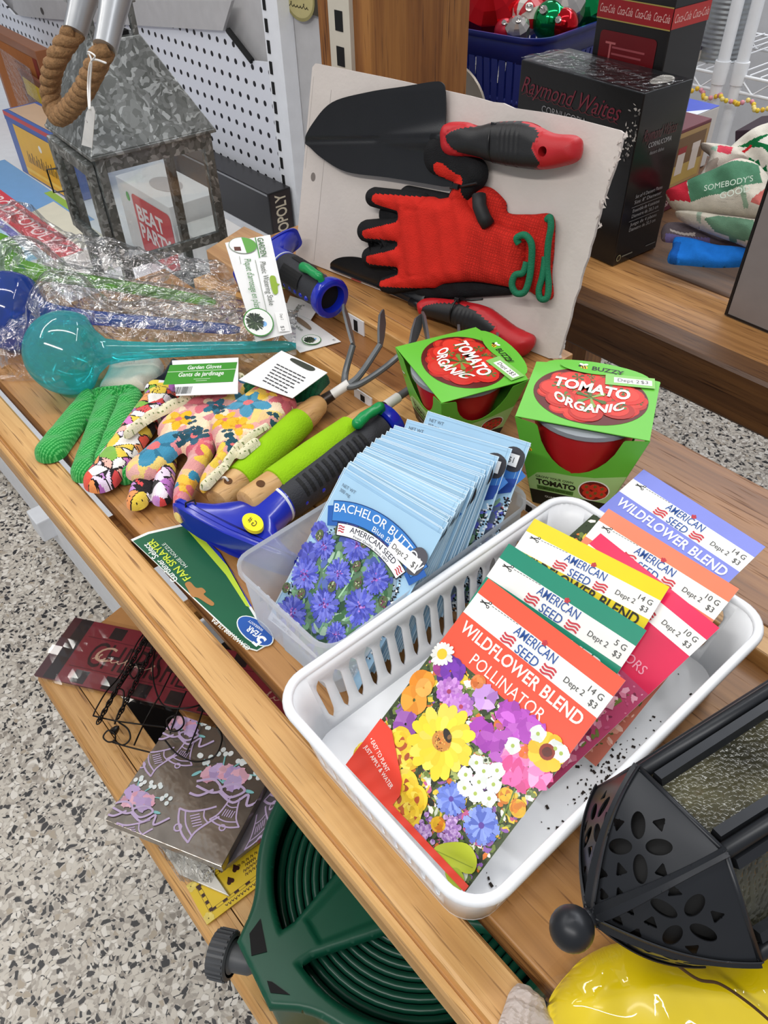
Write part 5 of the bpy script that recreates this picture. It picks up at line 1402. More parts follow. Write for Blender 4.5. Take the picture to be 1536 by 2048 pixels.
# cards of the gloves
def sheet(name, parent, pts, z, m, th=.0005):
    P = [at(x, y, z=zz) for (x, y), zz in zip(pts, z if hasattr(z, '__len__') else [z] * len(pts))]
    n = unit(np.cross(P[1] - P[0], P[-1] - P[0])); n = n if n[2] > 0 else -n; k = len(P)
    mb = MB(); mb.add([q for q in P] + [q + n * th for q in P], [tuple(range(k - 1, -1, -1)), tuple(range(k, 2 * k))] + [(i, (i + 1) % k, k + (i + 1) % k, k + i) for i in range(k)])
    o = obj(name, mb, m, parent)
    return o, P, n
WCARD = mat('white_header_card', '#e9e9e8', rough=.4, var=.02, coat=.2)
def quad_frame(P, n, th=.0006):
    """frame with origin at P[0] (top left), u along P0->P1, v along P0->P3, plus the real sizes"""
    u = unit(P[1] - P[0]); v = P[3] - P[0]; v = unit(v - u * (v @ u))
    f = Frame(P[0] + n * th, u, v, n); return f, np.linalg.norm(P[1] - P[0]), abs((P[3] - P[0]) @ v)
gc = thing('glove_header_card', 'small green and white header card lettered Garden Gloves', 'card', at(410, 760, z=.018))
o, P, n = sheet('card_body', gc, [(344, 722), (477, 716), (476, 788), (352, 792)], [.030, .030, .036, .036], WCARD)
f, W_, H_ = quad_frame(P, n); pr = Print(f, .0001)
pr.rect(0, H_ * .14, W_, H_ * .70, '#3f8f2c', 0); pr.rect(0, H_ * .34, W_, H_ * .355, '#cfe0c4', 1)
pr.text('Garden Gloves', W_ * .28, H_ * .30, H_ * .11, '#e9efe4', 2, width=W_ * .5, bold=.015); pr.text('Gants de jardinage', W_ * .18, H_ * .50, H_ * .12, '#e9efe4', 2, width=W_ * .66, bold=.015)
pr.rect(W_ * .42, H_ * .58, W_ * .66, H_ * .595, '#b9d4ad', 2); pr.rect(W_ * .46, H_ * .63, W_ * .62, H_ * .645, '#b9d4ad', 2)
for i in range(22): pr.rect(W_ * (.16 + i * .013), H_ * .78, W_ * (.16 + i * .013 + random.choice((.004, .007))), H_ * .97, '#3a3a3a', 2)
pr.done('card_print', PAPER, gc)
wt = thing('glove_tag', 'white printed tag with slot on a dark green glove behind the floral gloves', 'tag', at(570, 750, z=.022))
glove_part('green_cuff', wt, .0165, [(500, 790, 560, 805, 14, 14), (560, 805, 620, 790, 14, 16), (620, 790, 648, 765, 16, 12), (500, 785, 560, 780, 16, 22)], .0130, .010, lambda P, d, fr: np.where((np.sin(P[:, 0] * 1500 + P[:, 1] * 900) > .5)[:, None], L3('#0a4a30'), L3('#0d5c3a')))
o, P, n = sheet('tag_card', wt, [(563, 702), (655, 746), (585, 797), (478, 760)], [.041, .041, .041, .041], WCARD)
f, W_, H_ = quad_frame([P[3], P[0], P[1], P[2]], n); f = Frame(P[0] + n * .0006, unit(P[1] - P[0]), unit(P[3] - P[0]), n); W_ = np.linalg.norm(P[1] - P[0]); H_ = np.linalg.norm(P[3] - P[0])
pr = Print(f, .0001); pr.poly(smooth2([(W_ * .34, H_ * .04), (W_ * .72, H_ * .03), (W_ * .80, H_ * .09), (W_ * .70, H_ * .15), (W_ * .36, H_ * .13), (W_ * .28, H_ * .09)], 4), '#3c3f36', 1)
for j in range(7):
    x = W_ * (.20 + .02 * j)
    for k in range(7):
        w_ = random.uniform(.05, .10) * W_
        if x + w_ > W_ * .86: break
        pr.rect(x, H_ * (.32 + .075 * j), x + w_, H_ * (.345 + .075 * j), '#3f3f42', 1); x += w_ + W_ * .015
pr.done('tag_print', PAPER, wt)
# ---------------------------------------------------------------- galvanised lantern
def galv():
    m, t, b = nt_new('galvanised'); L = t.links
    tc = N(t, 'ShaderNodeTexCoord')
    ns = N(t, 'ShaderNodeTexNoise', i_Scale=45.0, i_Detail=2.0); L.new(tc.outputs['Object'], ns.inputs['Vector'])
    va = N(t, 'ShaderNodeVectorMath', operation='SCALE'); va.inputs['Scale'].default_value = .03; L.new(ns.outputs['Color'], va.inputs[0])
    vb = N(t, 'ShaderNodeVectorMath', operation='ADD'); L.new(tc.outputs['Object'], vb.inputs[0]); L.new(va.outputs[0], vb.inputs[1])
    v1 = N(t, 'ShaderNodeTexVoronoi', feature='F1', i_Scale=190.0); L.new(vb.outputs[0], v1.inputs['Vector'])
    sx = N(t, 'ShaderNodeSeparateColor'); L.new(v1.outputs['Color'], sx.inputs[0])
    r = ramp(t, [(0, '#70736f'), (.45, '#8a8d8a'), (.78, '#a0a3a1'), (.93, '#c9cdcb')]); L.new(sx.outputs[0], r.inputs[0])
    n2 = N(t, 'ShaderNodeTexNoise', i_Scale=9.0, i_Detail=3.0); L.new(tc.outputs['Object'], n2.inputs['Vector'])
    r2 = ramp(t, [(.35, '#9a9a9a'), (.65, '#ffffff')]); L.new(n2.outputs[0], r2.inputs[0])
    mx = N(t, 'ShaderNodeMix', data_type='RGBA', blend_type='MULTIPLY'); mx.inputs[0].default_value = .7; L.new(r.outputs[0], mx.inputs[6]); L.new(r2.outputs[0], mx.inputs[7])
    L.new(mx.outputs[2], b.inputs['Base Color']); b.inputs['Metallic'].default_value = .55; b.inputs['Roughness'].default_value = .42
    return m
GALV = galv()
def glass_mat(name, tint=(.96, .98, .98), gl=.10):
    m, t, b = nt_new(name); L = t.links; out = t.nodes['Material Output']
    tr = N(t, 'ShaderNodeBsdfTransparent'); tr.inputs[0].default_value = (*tint, 1)
    g = N(t, 'ShaderNodeBsdfGlossy'); g.inputs['Roughness'].default_value = .06
    mx = N(t, 'ShaderNodeMixShader'); mx.inputs[0].default_value = gl; L.new(tr.outputs[0], mx.inputs[1]); L.new(g.outputs[0], mx.inputs[2]); L.new(mx.outputs[0], out.inputs[0]); return m
GLASS = glass_mat('pane_glass')
lw, lh, ltw, lh2 = .154, .131, .055, .231
lo_ = V(-.955, .413, .0005); lf = flat(lo_, -.081); LBZ = -.105
lan = thing('tin_lantern', 'galvanised tin lantern with pyramid roof, glass panes and thick rope handle', 'lantern', lo_ + V(0, 0, LBZ))
bw = lw * .93; h_ = bw / 2
def lbox(a, b, nm, m=GALV, par=None, bev=.0008):
    mb = MB(); mb.box(a, b, lf); return obj(nm, mb, m, par or lan, bevel=bev)
mb = MB()
for a_, b_ in (((-h_, -h_), (h_, -h_ + .014)), ((-h_, h_ - .014), (h_, h_)), ((-h_, -h_ + .0141), (-h_ + .014, h_ - .0141)), ((h_ - .014, -h_ + .0141), (h_, h_ - .0141))): mb.box((a_[0], a_[1], LBZ), (b_[0], b_[1], LBZ + .014), lf)
mb.box((-h_ + .0141, -h_ + .0141, LBZ), (h_ - .0141, h_ - .0141, LBZ + .004), lf)
obj('base_tray', mb, GALV, lan)
mb = MB(); mb.box((h_ - .006, -h_ + .0112, .0), (h_, h_ - .0112, .012), lf); obj('pane_rail', mb, GALV, lan)
mb = MB(); mb.box((-h_ + .0112, -h_, .0), (h_ - .0112, -h_ + .006, .012), lf); obj('pane_rail', mb, GALV, lan)
lan.location.z += 0
for sx in (-1, 1):
    for sy in (-1, 1):
        mb = MB(); x0, x1 = sorted((sx * h_, sx * (h_ - .011))); y0, y1 = sorted((sy * h_, sy * (h_ - .011))); mb.box((x0, y0, LBZ + .014), (x1, y1, lh - .001), lf); obj('corner_post', mb, GALV, lan, bevel=.0006)
for sy, nm in ((1, 'head_band'),):
    pass
mb = MB()
for k in range(4):
    c, s_ = [(1, 0), (0, 1), (-1, 0), (0, -1)][k]; 
    a = lf.p(c * (h_ - .001) - s_ * (h_ - .011), s_ * (h_ - .001) + c * (h_ - .011), 0); 
    f_ = Frame(lf.p(c * h_, s_ * h_, 0), lf.u * -s_ + lf.v * c, V(0, 0, 1), lf.u * c + lf.v * s_)
    mb.box((-h_ + .0111, lh - .017, -.003), (h_ - .0111, lh - .001, 0), f_)
obj('head_band', mb, GALV, lan)
for k, (c, s_) in enumerate(((1, 0), (0, 1), (-1, 0))):
    f_ = Frame(lf.p(c * h_, s_ * h_, 0), lf.u * -s_ + lf.v * c, V(0, 0, 1), lf.u * c + lf.v * s_)
    mb = MB(); mb.box((-h_ + .0112, LBZ + .0145 if k else .0125, -.0030), (h_ - .0112, lh - .0172, -.0022), f_); obj('glass_pane', mb, GLASS, lan)
# roof: truncated pyramid with a small eave
e = lw / 2; t_ = ltw / 2
def ring(s, z): return [lf.p(x * s, y * s, z) for x, y in ((-1, -1), (1, -1), (1, 1), (-1, 1))]
mb = MB(); mb.hexa(ring(e, lh - .0005), ring(e, lh + .004)); mb.hexa(ring(e - .001, lh + .004), ring(t_, lh2)); obj('roof', mb, GALV, lan, bevel=.001)
for x in (-1, 1):
    for y in (-1, 1):
        mb = MB(); mb.box((x * (t_ - .004) - .003, y * (t_ - .004) - .003, lh2), (x * (t_ - .004) + .003, y * (t_ - .004) + .003, lh2 + .030), lf); obj('vent_post', mb, GALV, lan)
mb = MB(); mb.hexa(ring(t_ + .002, lh2 + .030), ring(t_ + .002, lh2 + .037)); obj('vent_cap', mb, GALV, lan, bevel=.001)
mb = MB(); mb.hexa(ring(t_ - .009, lh2 + .0002), ring(t_ - .009, lh2 + .004)); obj('vent_inner', mb, BLACKV, lan)
# door on the front left face
df = Frame(lf.p(0, -h_ - .0095, 0), lf.u, V(0, 0, 1), -lf.v)
dr = None
mb = MB()
for a, b in (((-h_ + .004, .014), (-h_ + .018, lh - .006)), ((h_ - .018, .014), (h_ - .004, lh - .006)), ((-h_ + .018, .014), (h_ - .018, .026)), ((-h_ + .018, lh - .020), (h_ - .018, lh - .006))):
    mb.box((a[0], a[1], -.008), (b[0], b[1], 0), df)
dr = obj('door_frame', mb, GALV, lan, bevel=.0006)
mb = MB(); mb.box((-h_ + .0182, .0262, -.005), (h_ - .0182, lh - .0202, -.004), df); obj('door_glass', mb, GLASS, dr)
mb = MB(); x = -h_ + .011; mb.tube([df.p(x, .060, 0), df.p(x - .004, .060, .012), df.p(x - .004, .088, .012), df.p(x, .088, 0)], .0012, 6); obj('door_pull', mb, mat('dark_wire', '#2b2a29', rough=.4, metal=.5), dr)
mb = MB()
for b in (.024, .110): mb.lathe(df.p(h_ - .010, b, 0), df.n, [(0, .0018), (.0012, .0014)], 10)
obj('rivets', mb, mat('dark_bolt', '#5b5552', rough=.5, metal=.6), dr)
# rope handle, hanging down over the front left slope
RPY = .322
ends = [at(152, 58, y=RPY + .02), at(112, 120, y=RPY), at(100, 180, y=RPY - .004), at(117, 232, y=RPY - .008), at(160, 192, y=RPY - .004), at(190, 135, y=RPY + .002), at(212, 88, y=RPY + .012)]
path = catmull(ends, 12); ROPE = mat('jute_rope', '#8f6c48', rough=.9, var=.25, vscale=260, bump=.6, bscale=500)
mb = MB(); n = len(path)
acc = 0; cum = [0]
for i in range(1, n): acc += np.linalg.norm(path[i] - path[i - 1]); cum.append(acc)
for s_ in range(3):
    pts = []
    for i in range(n):
        tg = unit(path[min(i + 1, n - 1)] - path[max(i - 1, 0)]); e1 = unit(np.cross(tg, V(.3, -1, .2))); e2 = np.cross(tg, e1)
        a = cum[i] / .040 * 2 * math.pi + s_ * 2 * math.pi / 3; pts.append(path[i] + (e1 * math.cos(a) + e2 * math.sin(a)) * .0048)
    mb.tube(pts, .0062, 10)
obj('rope_handle', mb, ROPE, lan, smooth=True)
for p0, p1 in ((ends[0], at(176, -40, y=RPY + .05)), (ends[-1], at(238, -40, y=RPY + .05))):
    mb = MB(); d = p1 - p0; mb.lathe(p0 - unit(d) * .004, d, [(0, .0125), (np.linalg.norm(d) * .4, .0135), (np.linalg.norm(d), .017)], 24, sx=.8); obj('handle_sleeve', mb, mat('brushed_sleeve', '#b9bbbd', rough=.35, metal=.8, var=.05), lan, smooth=40)
mb = MB(); mb.box((-h_ - .006, -h_ - .004, GZ + .0002 - .0005), (h_ + .006, h_ + .006, LBZ - .0008), lf); obj('added_riser', mb, mat('grey_card_box', '#8b8580', rough=.7, var=.06), gond, bevel=.001)  # unseen support added under the lantern so it does not float
# price tag on string
tg = thing('string_tag', 'blank white price tag on string hanging from the rope handle', 'tag', at(176, 290, y=RPY - .02))
mb = MB(); tf_ = Frame(at(176, 292, y=RPY - .018), V(1, 0, 0), V(0, -.15, 1), None)
q = [tf_.px(*p) for p in ((163, 290), (172, 225), (178, 214), (186, 213), (190, 224), (184, 296))]
mb.prism(q, tf_, -.0004, 0); o = obj('tag_card', mb, mat('tag_white', '#e9e7e4', rough=.7), tg)
mb = MB(); ks = at(183, 122, y=RPY - .012); mb.tube(catmull([tf_.p(*tf_.px(180, 218), .001), at(176, 170, y=RPY - .012), ks, at(212, 126, y=RPY - .010)], 8), .0009, 6); mb.tube(catmull([tf_.p(*tf_.px(182, 218), .001), at(180, 170, y=RPY - .014), ks, at(176, 104, y=RPY - .012), at(190, 112, y=RPY - .02), ks], 6), .0008, 6); obj('string', mb, mat('tag_white', '#e9e7e4'), tg, smooth=True)
pr = Print(Frame(tf_.p(0, 0), tf_.u, -tf_.v, tf_.n)); a, b = tf_.px(172, 240); pr.line([(a, -b), (a + .002, -b + .0012), (a, -b + .0024)], .0004, '#6b5f6e'); pr.done('pen_mark', PAPER, tg)

# ---------------------------------------------------------------- plastic watering stakes in crinkled bags
def film():
    m, t, b = nt_new('crinkled_film'); L = t.links; out = t.nodes['Material Output']
    tc = N(t, 'ShaderNodeTexCoord')
    vo = N(t, 'ShaderNodeTexVoronoi', feature='F1', i_Scale=75.0); 
    no = N(t, 'ShaderNodeTexNoise', i_Scale=60.0, i_Detail=4.0, i_Distortion=1.2); L.new(tc.outputs['Object'], no.inputs['Vector']); L.new(tc.outputs['Object'], vo.inputs['Vector'])
    ad = N(t, 'ShaderNodeMath', operation='ADD'); L.new(vo.outputs['Distance'], ad.inputs[0]); L.new(no.outputs[0], ad.inputs[1])
    bp = N(t, 'ShaderNodeBump', i_Strength=.9, i_Distance=.006); L.new(ad.outputs[0], bp.inputs['Height'])
    tr = N(t, 'ShaderNodeBsdfTransparent'); tr.inputs[0].default_value = (.955, .96, .965, 1)
    g = N(t, 'ShaderNodeBsdfGlossy'); g.inputs['Roughness'].default_value = .10; L.new(bp.outputs[0], g.inputs['Normal'])
    lw_ = N(t, 'ShaderNodeLayerWeight'); lw_.inputs['Blend'].default_value = .28; L.new(bp.outputs[0], lw_.inputs['Normal'])
    mr = N(t, 'ShaderNodeMapRange'); mr.inputs[3].default_value = .09; mr.inputs[4].default_value = .62; L.new(lw_.outputs['Fresnel'], mr.inputs[0])
    mx = N(t, 'ShaderNodeMixShader'); L.new(mr.outputs[0], mx.inputs[0]); L.new(tr.outputs[0], mx.inputs[1]); L.new(g.outputs[0], mx.inputs[2]); L.new(mx.outputs[0], out.inputs[0])
    return m
FILM = film()
def tinted(name, c, dens=.8):
    m, t, b = nt_new(name); L = t.links; out = t.nodes['Material Output']
    tr = N(t, 'ShaderNodeBsdfTransparent'); tr.inputs[0].default_value = (*lin(c), 1)
    df = N(t, 'ShaderNodeBsdfTranslucent'); df.inputs[0].default_value = (*lin(c), 1)
    d2 = N(t, 'ShaderNodeBsdfDiffuse'); d2.inputs[0].default_value = (*lin(c), 1)
    g = N(t, 'ShaderNodeBsdfGlossy'); g.inputs['Roughness'].default_value = .08
    lw_ = N(t, 'ShaderNodeLayerWeight'); lw_.inputs['Blend'].default_value = .35
    m0 = N(t, 'ShaderNodeMixShader'); m0.inputs[0].default_value = .5; L.new(df.outputs[0], m0.inputs[1]); L.new(d2.outputs[0], m0.inputs[2])
    m1 = N(t, 'ShaderNodeMixShader'); m1.inputs[0].default_value = dens; L.new(tr.outputs[0], m1.inputs[1]); L.new(m0.outputs[0], m1.inputs[2])
    mr = N(t, 'ShaderNodeMapRange'); mr.inputs[3].default_value = .05; mr.inputs[4].default_value = .45; L.new(lw_.outputs['Fresnel'], mr.inputs[0])
    m2 = N(t, 'ShaderNodeMixShader'); L.new(mr.outputs[0], m2.inputs[0]); L.new(m1.outputs[0], m2.inputs[1]); L.new(g.outputs[0], m2.inputs[2]); L.new(m2.outputs[0], out.inputs[0]); return m
CR = [(rng.normal(0, 1, 3), rng.uniform(0, 6.28)) for _ in range(14)]
def crumple(p, s=1.0):
    h = 0
    for k, (d, ph) in enumerate(CR):
        f = 45 + 22 * k; h += abs(math.sin(float(d @ p) * f * .7 + ph)) / (1 + .35 * k)
    return (h / 5 - .55) * s
def stake(label, bulb, neck, tip, R, m, card_pts, card_z, bagw, bag_from, bag_to, amp, cardprint=True, bh=.03):
    bulb, tip = V(*bulb), V(*tip); a = unit(tip - bulb); L = np.linalg.norm(tip - bulb)
    t = thing('watering_stake', label, 'watering stake', bulb * [1, 1, 0] + V(0, 0, .0005))
    prof = [(-R, .0005)] + [(-R * math.cos(q), R * math.sin(q)) for q in np.linspace(.25, 2.1, 16)]
    x0 = prof[-1][0]; prof += [(x0 + R * .18, R * .54), (x0 + R * .42, R * .32), (x0 + R * .8, .0098), (x0 + R * 1.6, .0075), (L * .75, .0062), (L * .95, .0055), (L, .0030)]
    mb = MB(); mb.lathe(bulb, a, prof, 32); obj('globe_and_tube', mb, m, t, smooth=True)
    A, B = V(*bag_from), V(*bag_to); d = unit(B - A); s_ = unit(np.cross(V(0, 0, 1), d)); LB = np.linalg.norm(B - A)
    def bagp(i, j):
        s = i * 2 - 1; p = A + d * LB * j + s_ * s * bagw * (1 - .15 * j)
        q = p - bulb; along = q @ a; prof_r = np.interp(along, [h for h, r in prof], [r for h, r in prof])
        z = (bulb[2] + (tip[2] - bulb[2]) * min(max(along / L, 0), 1))
        hh = max(z + prof_r + .004, bh * (1 - .5 * j)) * max(0, 1 - abs(s) ** 3) ** .6
        c = crumple(p, amp) * (1 - .5 * abs(s))
        fl_ = .0012 if p[1] < .374 or p[0] < -.795 else (.0140 if p[1] < .438 else .0325)
        return V(p[0], p[1], max(fl_, hh + c))
    mb = MB(); mb.grid(bagp, 30, 54); obj('clear_bag', mb, FILM, t)
    if card_pts:
        o, P, n = sheet('header_card', t, card_pts, card_z, WCARD)
        u = unit(P[1] - P[0]); v = P[3] - P[0]; v = unit(v - u * (v @ u)); nn = n if np.cross(u, v) @ n < 0 else n
        f = Frame(P[0] + nn * .0007, u, v, nn); W_ = np.linalg.norm(P[1] - P[0]); H_ = abs((P[3] - P[0]) @ v)
        pr = Print(f, .0001)
        return t, pr, W_, H_, o
    return t
def plant_disc(pr, cx, cy, r):
    pr.ell(cx, cy, r * 1.05, r * 1.05, '#3d8a35', 1, 30); pr.ell(cx, cy, r * .97, r * .97, '#eceeea', 2, 30)
    pr.ell(cx + r * .15, cy - r * .35, r * .2, r * .2, '#7fb4e6', 3, 14)
    for i in range(12): pr.flower(cx - r * .05 + random.uniform(-.1, .1) * r, cy + r * .25, r * .62, 7, ['#2f4030', '#46583c', '#232f26'], 3, wid=.22, pointed=True)
TEAL = tinted('teal_plastic', '#7ae9ef', .26); BLUT = tinted('blue_plastic', '#4a78dc', .36); LIMT = tinted('lime_plastic', '#93e030', .5); NAVT = tinted('navy_plastic', '#123a7a', .7)
# lime stake (behind), blue stake, teal stake
t, pr, W_, H_, o = stake('lime green plastic watering stake in clear bag, its long bilingual card on top', at(-10, 530, z=.040), None, at(430, 604, z=.020), .036, LIMT,
    [(540, 470), (584, 666), (512, 684), (450, 486)], [.100, .037, .037, .104], .050, at(-60, 535, z=0), at(500, 606, z=0), .034, bh=.050)
# the long card: u runs along its length (lettering direction)
pr.ell(W_ * .11, H_ * .64, W_ * .085, H_ * .30, '#8a9a86', 0, 26); pr.ell(W_ * .11, H_ * .64, W_ * .080, H_ * .285, '#e8eae8', 1, 26)
pr.ell(W_ * .11, H_ * .64, W_ * .080, H_ * .285, '#5fa243', 2, 20, 0, math.pi, 2 * math.pi); pr.rect(W_ * .125, H_ * .70, W_ * .165, H_ * .84, '#5a2f22', 3)
pr.text('GARDEN', W_ * .035, H_ * .30, H_ * .13, '#3a6b34', 2, width=W_ * .19, bold=.01); pr.rect(W_ * .03, H_ * .33, W_ * .24, H_ * .35, '#3f8f38', 2)
pr.text('Plastic Watering Stake', W_ * .28, H_ * .36, H_ * .13, '#566052', 2, width=W_ * .44); pr.rect(W_ * .26, H_ * .44, W_ * .80, H_ * .452, '#7f8a7c', 2)
pr.text("Piquet d'arrosage en plastique", W_ * .25, H_ * .68, H_ * .15, '#3f7f3a', 2, width=W_ * .58); pr.rect(W_ * .22, H_ * .76, W_ * .30, H_ * .77, '#7f8a7c', 2)
pr.poly(smooth2([(W_ * .43, H_ * .10), (W_ * .50, H_ * .09), (W_ * .51, H_ * .03), (W_ * .53, H_ * .09), (W_ * .60, H_ * .12), (W_ * .60, H_ * .22), (W_ * .44, H_ * .22)], 3), '#8fae2c', 3)
plant_disc(pr, W_ * .88, H_ * .66, H_ * .30); pr.rect(W_ * .79, H_ * .04, W_ * .985, H_ * .28, '#f2f2f0', 2); pr.text('Dept 2', W_ * .81, H_ * .18, H_ * .06, '#555555', 3, width=W_ * .06); pr.text('$3', W_ * .93, H_ * .22, H_ * .08, '#555555', 3)
pr.done('card_print', PAPER, t)
t, pr, W_, H_, o = stake('blue plastic watering stake in clear bag, lying between the lime and teal stakes', at(20, 622, z=.040), None, at(480, 660, z=.018), .040, BLUT,
    [(640, 612), (622, 640), (570, 618), (580, 592)], [.017, .017, .017, .017], .045, at(-60, 610, z=0), at(540, 665, z=0), .016, bh=.03)
pr.text('Stake', W_ * .1, H_ * .6, H_ * .2, '#555f52', 2, width=W_ * .5); pr.done('card_print', PAPER, t)
t, pr, W_, H_, o = stake('teal plastic watering stake in clear bag at the front, round globe by the glove cuff', at(134, 706, z=.040), None, at(592, 692, z=.022), .0395, TEAL,
    [(560, 598), (682, 684), (600, 706), (520, 625)], [.018, .013, .014, .020], .050, at(30, 712, z=0), at(600, 693, z=0), .020, bh=.03)
pr.poly(smooth2([(W_ * .40, H_ * .22), (W_ * .52, H_ * .20), (W_ * .64, H_ * .26), (W_ * .66, H_ * .38), (W_ * .52, H_ * .40), (W_ * .42, H_ * .36)], 3), '#8a7660', 2)
pr.text('Watering Stake', W_ * .12, H_ * .62, H_ * .12, '#6a7566', 2, width=W_ * .52, rot=.0); plant_disc(pr, W_ * .82, H_ * .66, H_ * .27); pr.text('$3', W_ * .93, H_ * .16, H_ * .07, '#555555', 3)
pr.done('card_print', PAPER, t)

# ---------------------------------------------------------------- games on the metal gondola
BOXM = mat('game_box', '#ffffff', rough=.4, var=.03, attr=True, coat=.15)
def gbox(name, label, cat, o, yaw, w, d, h, body, lid=None, par=None, z=None):
    """box standing at o (left-front-bottom corner)"""
    f = flat(o, yaw); t = thing(name, label, cat, f.p(w / 2, d / 2, 0))
    mb = MB(); mb.box((0, 0, 0), (w, d, h), f, body); obj('carton', mb, BOXM, t, bevel=.0012)
    front = Frame(f.p(0, 0, h), f.u, V(0, 0, -1), -f.v); right = Frame(f.p(w, 0, h), f.v, V(0, 0, -1), f.u); top = Frame(f.p(0, d, h), f.u, -f.v, V(0, 0, 1)); left = Frame(f.p(0, d, h), -f.v, V(0, 0, -1), -f.u)
    return t, f, front, right, top, left
z = GZ + .0006
# big board game lying flat
o_ = at(150, 505, z=GZ); 
t, f, fr, ri, tp, le = gbox('board_game', 'wide board game box lying flat, red diagonal band with OPOLY lettering', 'board game', (-2.03, .352, z), .0, .60, .205, .05, '#e6e2dc')
pr = Print(tp, .0006); W_, D_ = .60, .205
pr.rect(.003, .003, W_ - .003, D_ - .003, '#d9dde3', 0); pr.rect(.003, .003, W_ * .80, D_ * .42, '#6f9fd0', 1); pr.rect(W_ * .45, .003, W_ * .72, D_ * .10, '#8fb44a', 2)
pr.poly([(W_ * .55, D_ * .12), (W_ * .98, D_ * .12), (W_ * .98, D_ * .55), (W_ * .60, D_ * .50)], '#d8d4c0', 2)
pr.rect(.003, D_ * .40, W_ - .003, D_ * .68, '#d23b4a', 3); pr.text('EARTHBODY★OPOLY'.replace('★', '*'), W_ * .12, D_ * .60, D_ * .15, '#f2d9d9', 4, width=W_ * .76, bold=.01)
pr.rect(W_ * .2, D_ * .70, W_ * .75, D_ * .82, '#5a63b8', 2); pr.rect(W_ * .62, D_ * .78, W_ * .95, D_ * .93, '#8fc4e2', 3); pr.rect(W_ * .4, D_ * .86, W_ * .62, D_ * .97, '#b284c8', 3); pr.rect(W_ * .40, D_ * .72, W_ * .58, D_ * .80, '#7a6f68', 3)
pr.done('lid_print', GLOSSY, t)
# yellow and blue game box
fx = at(25, 320, y=.66)
t, f, fr, ri, tp, le = gbox('puzzle_box', 'blue rimmed game box with yellow front and black lettering, standing at left', 'puzzle box', (-2.075, .600, z), .02, .285, .085, .14, '#3d5fa8')
pr = Print(fr, .0006); pr.rect(.04, .022, .280, .136, '#e9b41f', 0); pr.rect(.0, .0, .285, .010, '#c43a3a', 0); pr.rect(.0, .010, .285, .020, '#3558a6', 0)
[pr.line([(.075 + .0085 * i, .100), (.080 + .0085 * i, .074 + .006 * (i % 3))], .0030 + .0014 * (i % 2), '#3a2c14', 2) for i in range(24)]; pr.rect(.04, .118, .280, .126, '#f2cf5a', 1); pr.ell(.17, .05, .008, .008, '#f4f0e4', 2, 12); pr.done('front_print', GLOSSY, t)
pr = Print(tp, .0006); pr.rect(.01, .01, .275, .075, '#c9a98a', 0); pr.done('lid_print', GLOSSY, t)
# tall orange brown box against the pegboard
t, f, fr, ri, tp, le = gbox('wooden_game_box', 'tall orange brown box leaning at the far left of the pegboard', 'box', (-2.55, .76, z), -.05, .40, .035, .225, '#8f5630')
pr = Print(fr, .0006); pr.rect(.02, .02, .38, .215, '#a0602f', 0); pr.rect(.36, .02, .39, .215, '#7d2f22', 1)
for i in range(9): pr.rect(.20 + .004 * (i % 3), .05 + .02 * i, .29, .056 + .02 * i, '#7d4520', 2)
pr.done('front_print', MATTE, t)
# bag with yellow label
bg = thing('clear_pouch', 'clear plastic pouch with yellow label behind the blue rimmed box', 'pouch', (-2.20, .745, z))
pf3 = flat((-2.20, .715, z), -.1)
mb = MB(); mb.grid(lambda s, q: pf3.p(-.13 + .26 * s, .020 * math.sin(q * 3.14) * math.sin(s * 3.14) - .012, .21 * q) , 10, 10); obj('pouch_film', mb, FILM, bg)
mb = MB(); mb.box((-.10, .012, .01), (.10, .020, .165), pf3); obj('contents', mb, mat('brown_contents', '#7d4a35', rough=.7), bg)
mb = MB(); mb.box((-.08, .0105, .11), (.06, .0115, .15), pf3); obj('yellow_label', mb, mat('yellow_label', '#d9b92a', rough=.6), bg)
# white party game behind the lantern
t, f, fr, ri, tp, le = gbox('party_game', 'white party game box with red BEAT panel seen through the lantern glass', 'game box', (-1.505, .60, z), -.01, .212, .10, .137, '#e9e7e8')
pr = Print(fr, .0006); pr.poly(rrect(.150, .118, .010, 4, .1325, .075), '#d23445', 0); pr.ell(.040, .028, .007, .009, '#3fae4a', 1, 14)
pr.text('BEAT', .068, .064, .030, '#f3ecec', 2, width=.105, bold=.03); pr.text('PARTY', .066, .100, .030, '#f3ecec', 2, width=.125, bold=.03); pr.done('front_print', GLOSSY, t)
pr = Print(tp, .0006); pr.ell(.11, .05, .045, .026, '#b9b6b8', 0, 20); pr.done('lid_print', GLOSSY, t)
t, f, fr, ri, tp, le = gbox('white_carton', 'plain white carton beside the party game behind the lantern', 'carton', (-1.285, .60, z), -.03, .105, .085, .105, '#cfcdcb')
pr = Print(fr, .0006); pr.rect(.02, .06, .09, .064, '#a9a6a4', 0); pr.rect(.02, .072, .07, .076, '#a9a6a4', 0); pr.done('front_print', PAPER, t)
# black board game with OPOLY on its end
ox = at(440, 350, y=.80)
t, f, fr, ri, tp, le = gbox('board_game', 'black board game box with OPOLY lettering on its end, under the pegboard', 'board game', (-1.715, .828, z), .0, .385, .055, .088, '#1b191b')
pr = Print(ri, .0006); pr.rect(.003, .003, .052, .085, '#2a2020', 0); pr.text('OPOLY', .010, .112, .030, '#cfc4ae', 2, width=.085, bold=.02, rot=-math.pi / 2) if False else None
v, g_ = glyphs('OPOLY', .02); v = v.copy(); v[:, 0] *= .076 / v[:, 0].max(); v[:, 1] *= .026 / .72
pr.mb.add(pr.P([(.040 - y, .083 - x) for x, y in v], 2), g_, '#cbbfa8'); pr.done('end_print', GLOSSY, t)
pr = Print(fr, .0006); pr.rect(.002, .002, .383, .006, '#8d8f92', 0); pr.done('front_print', GLOSSY, t)
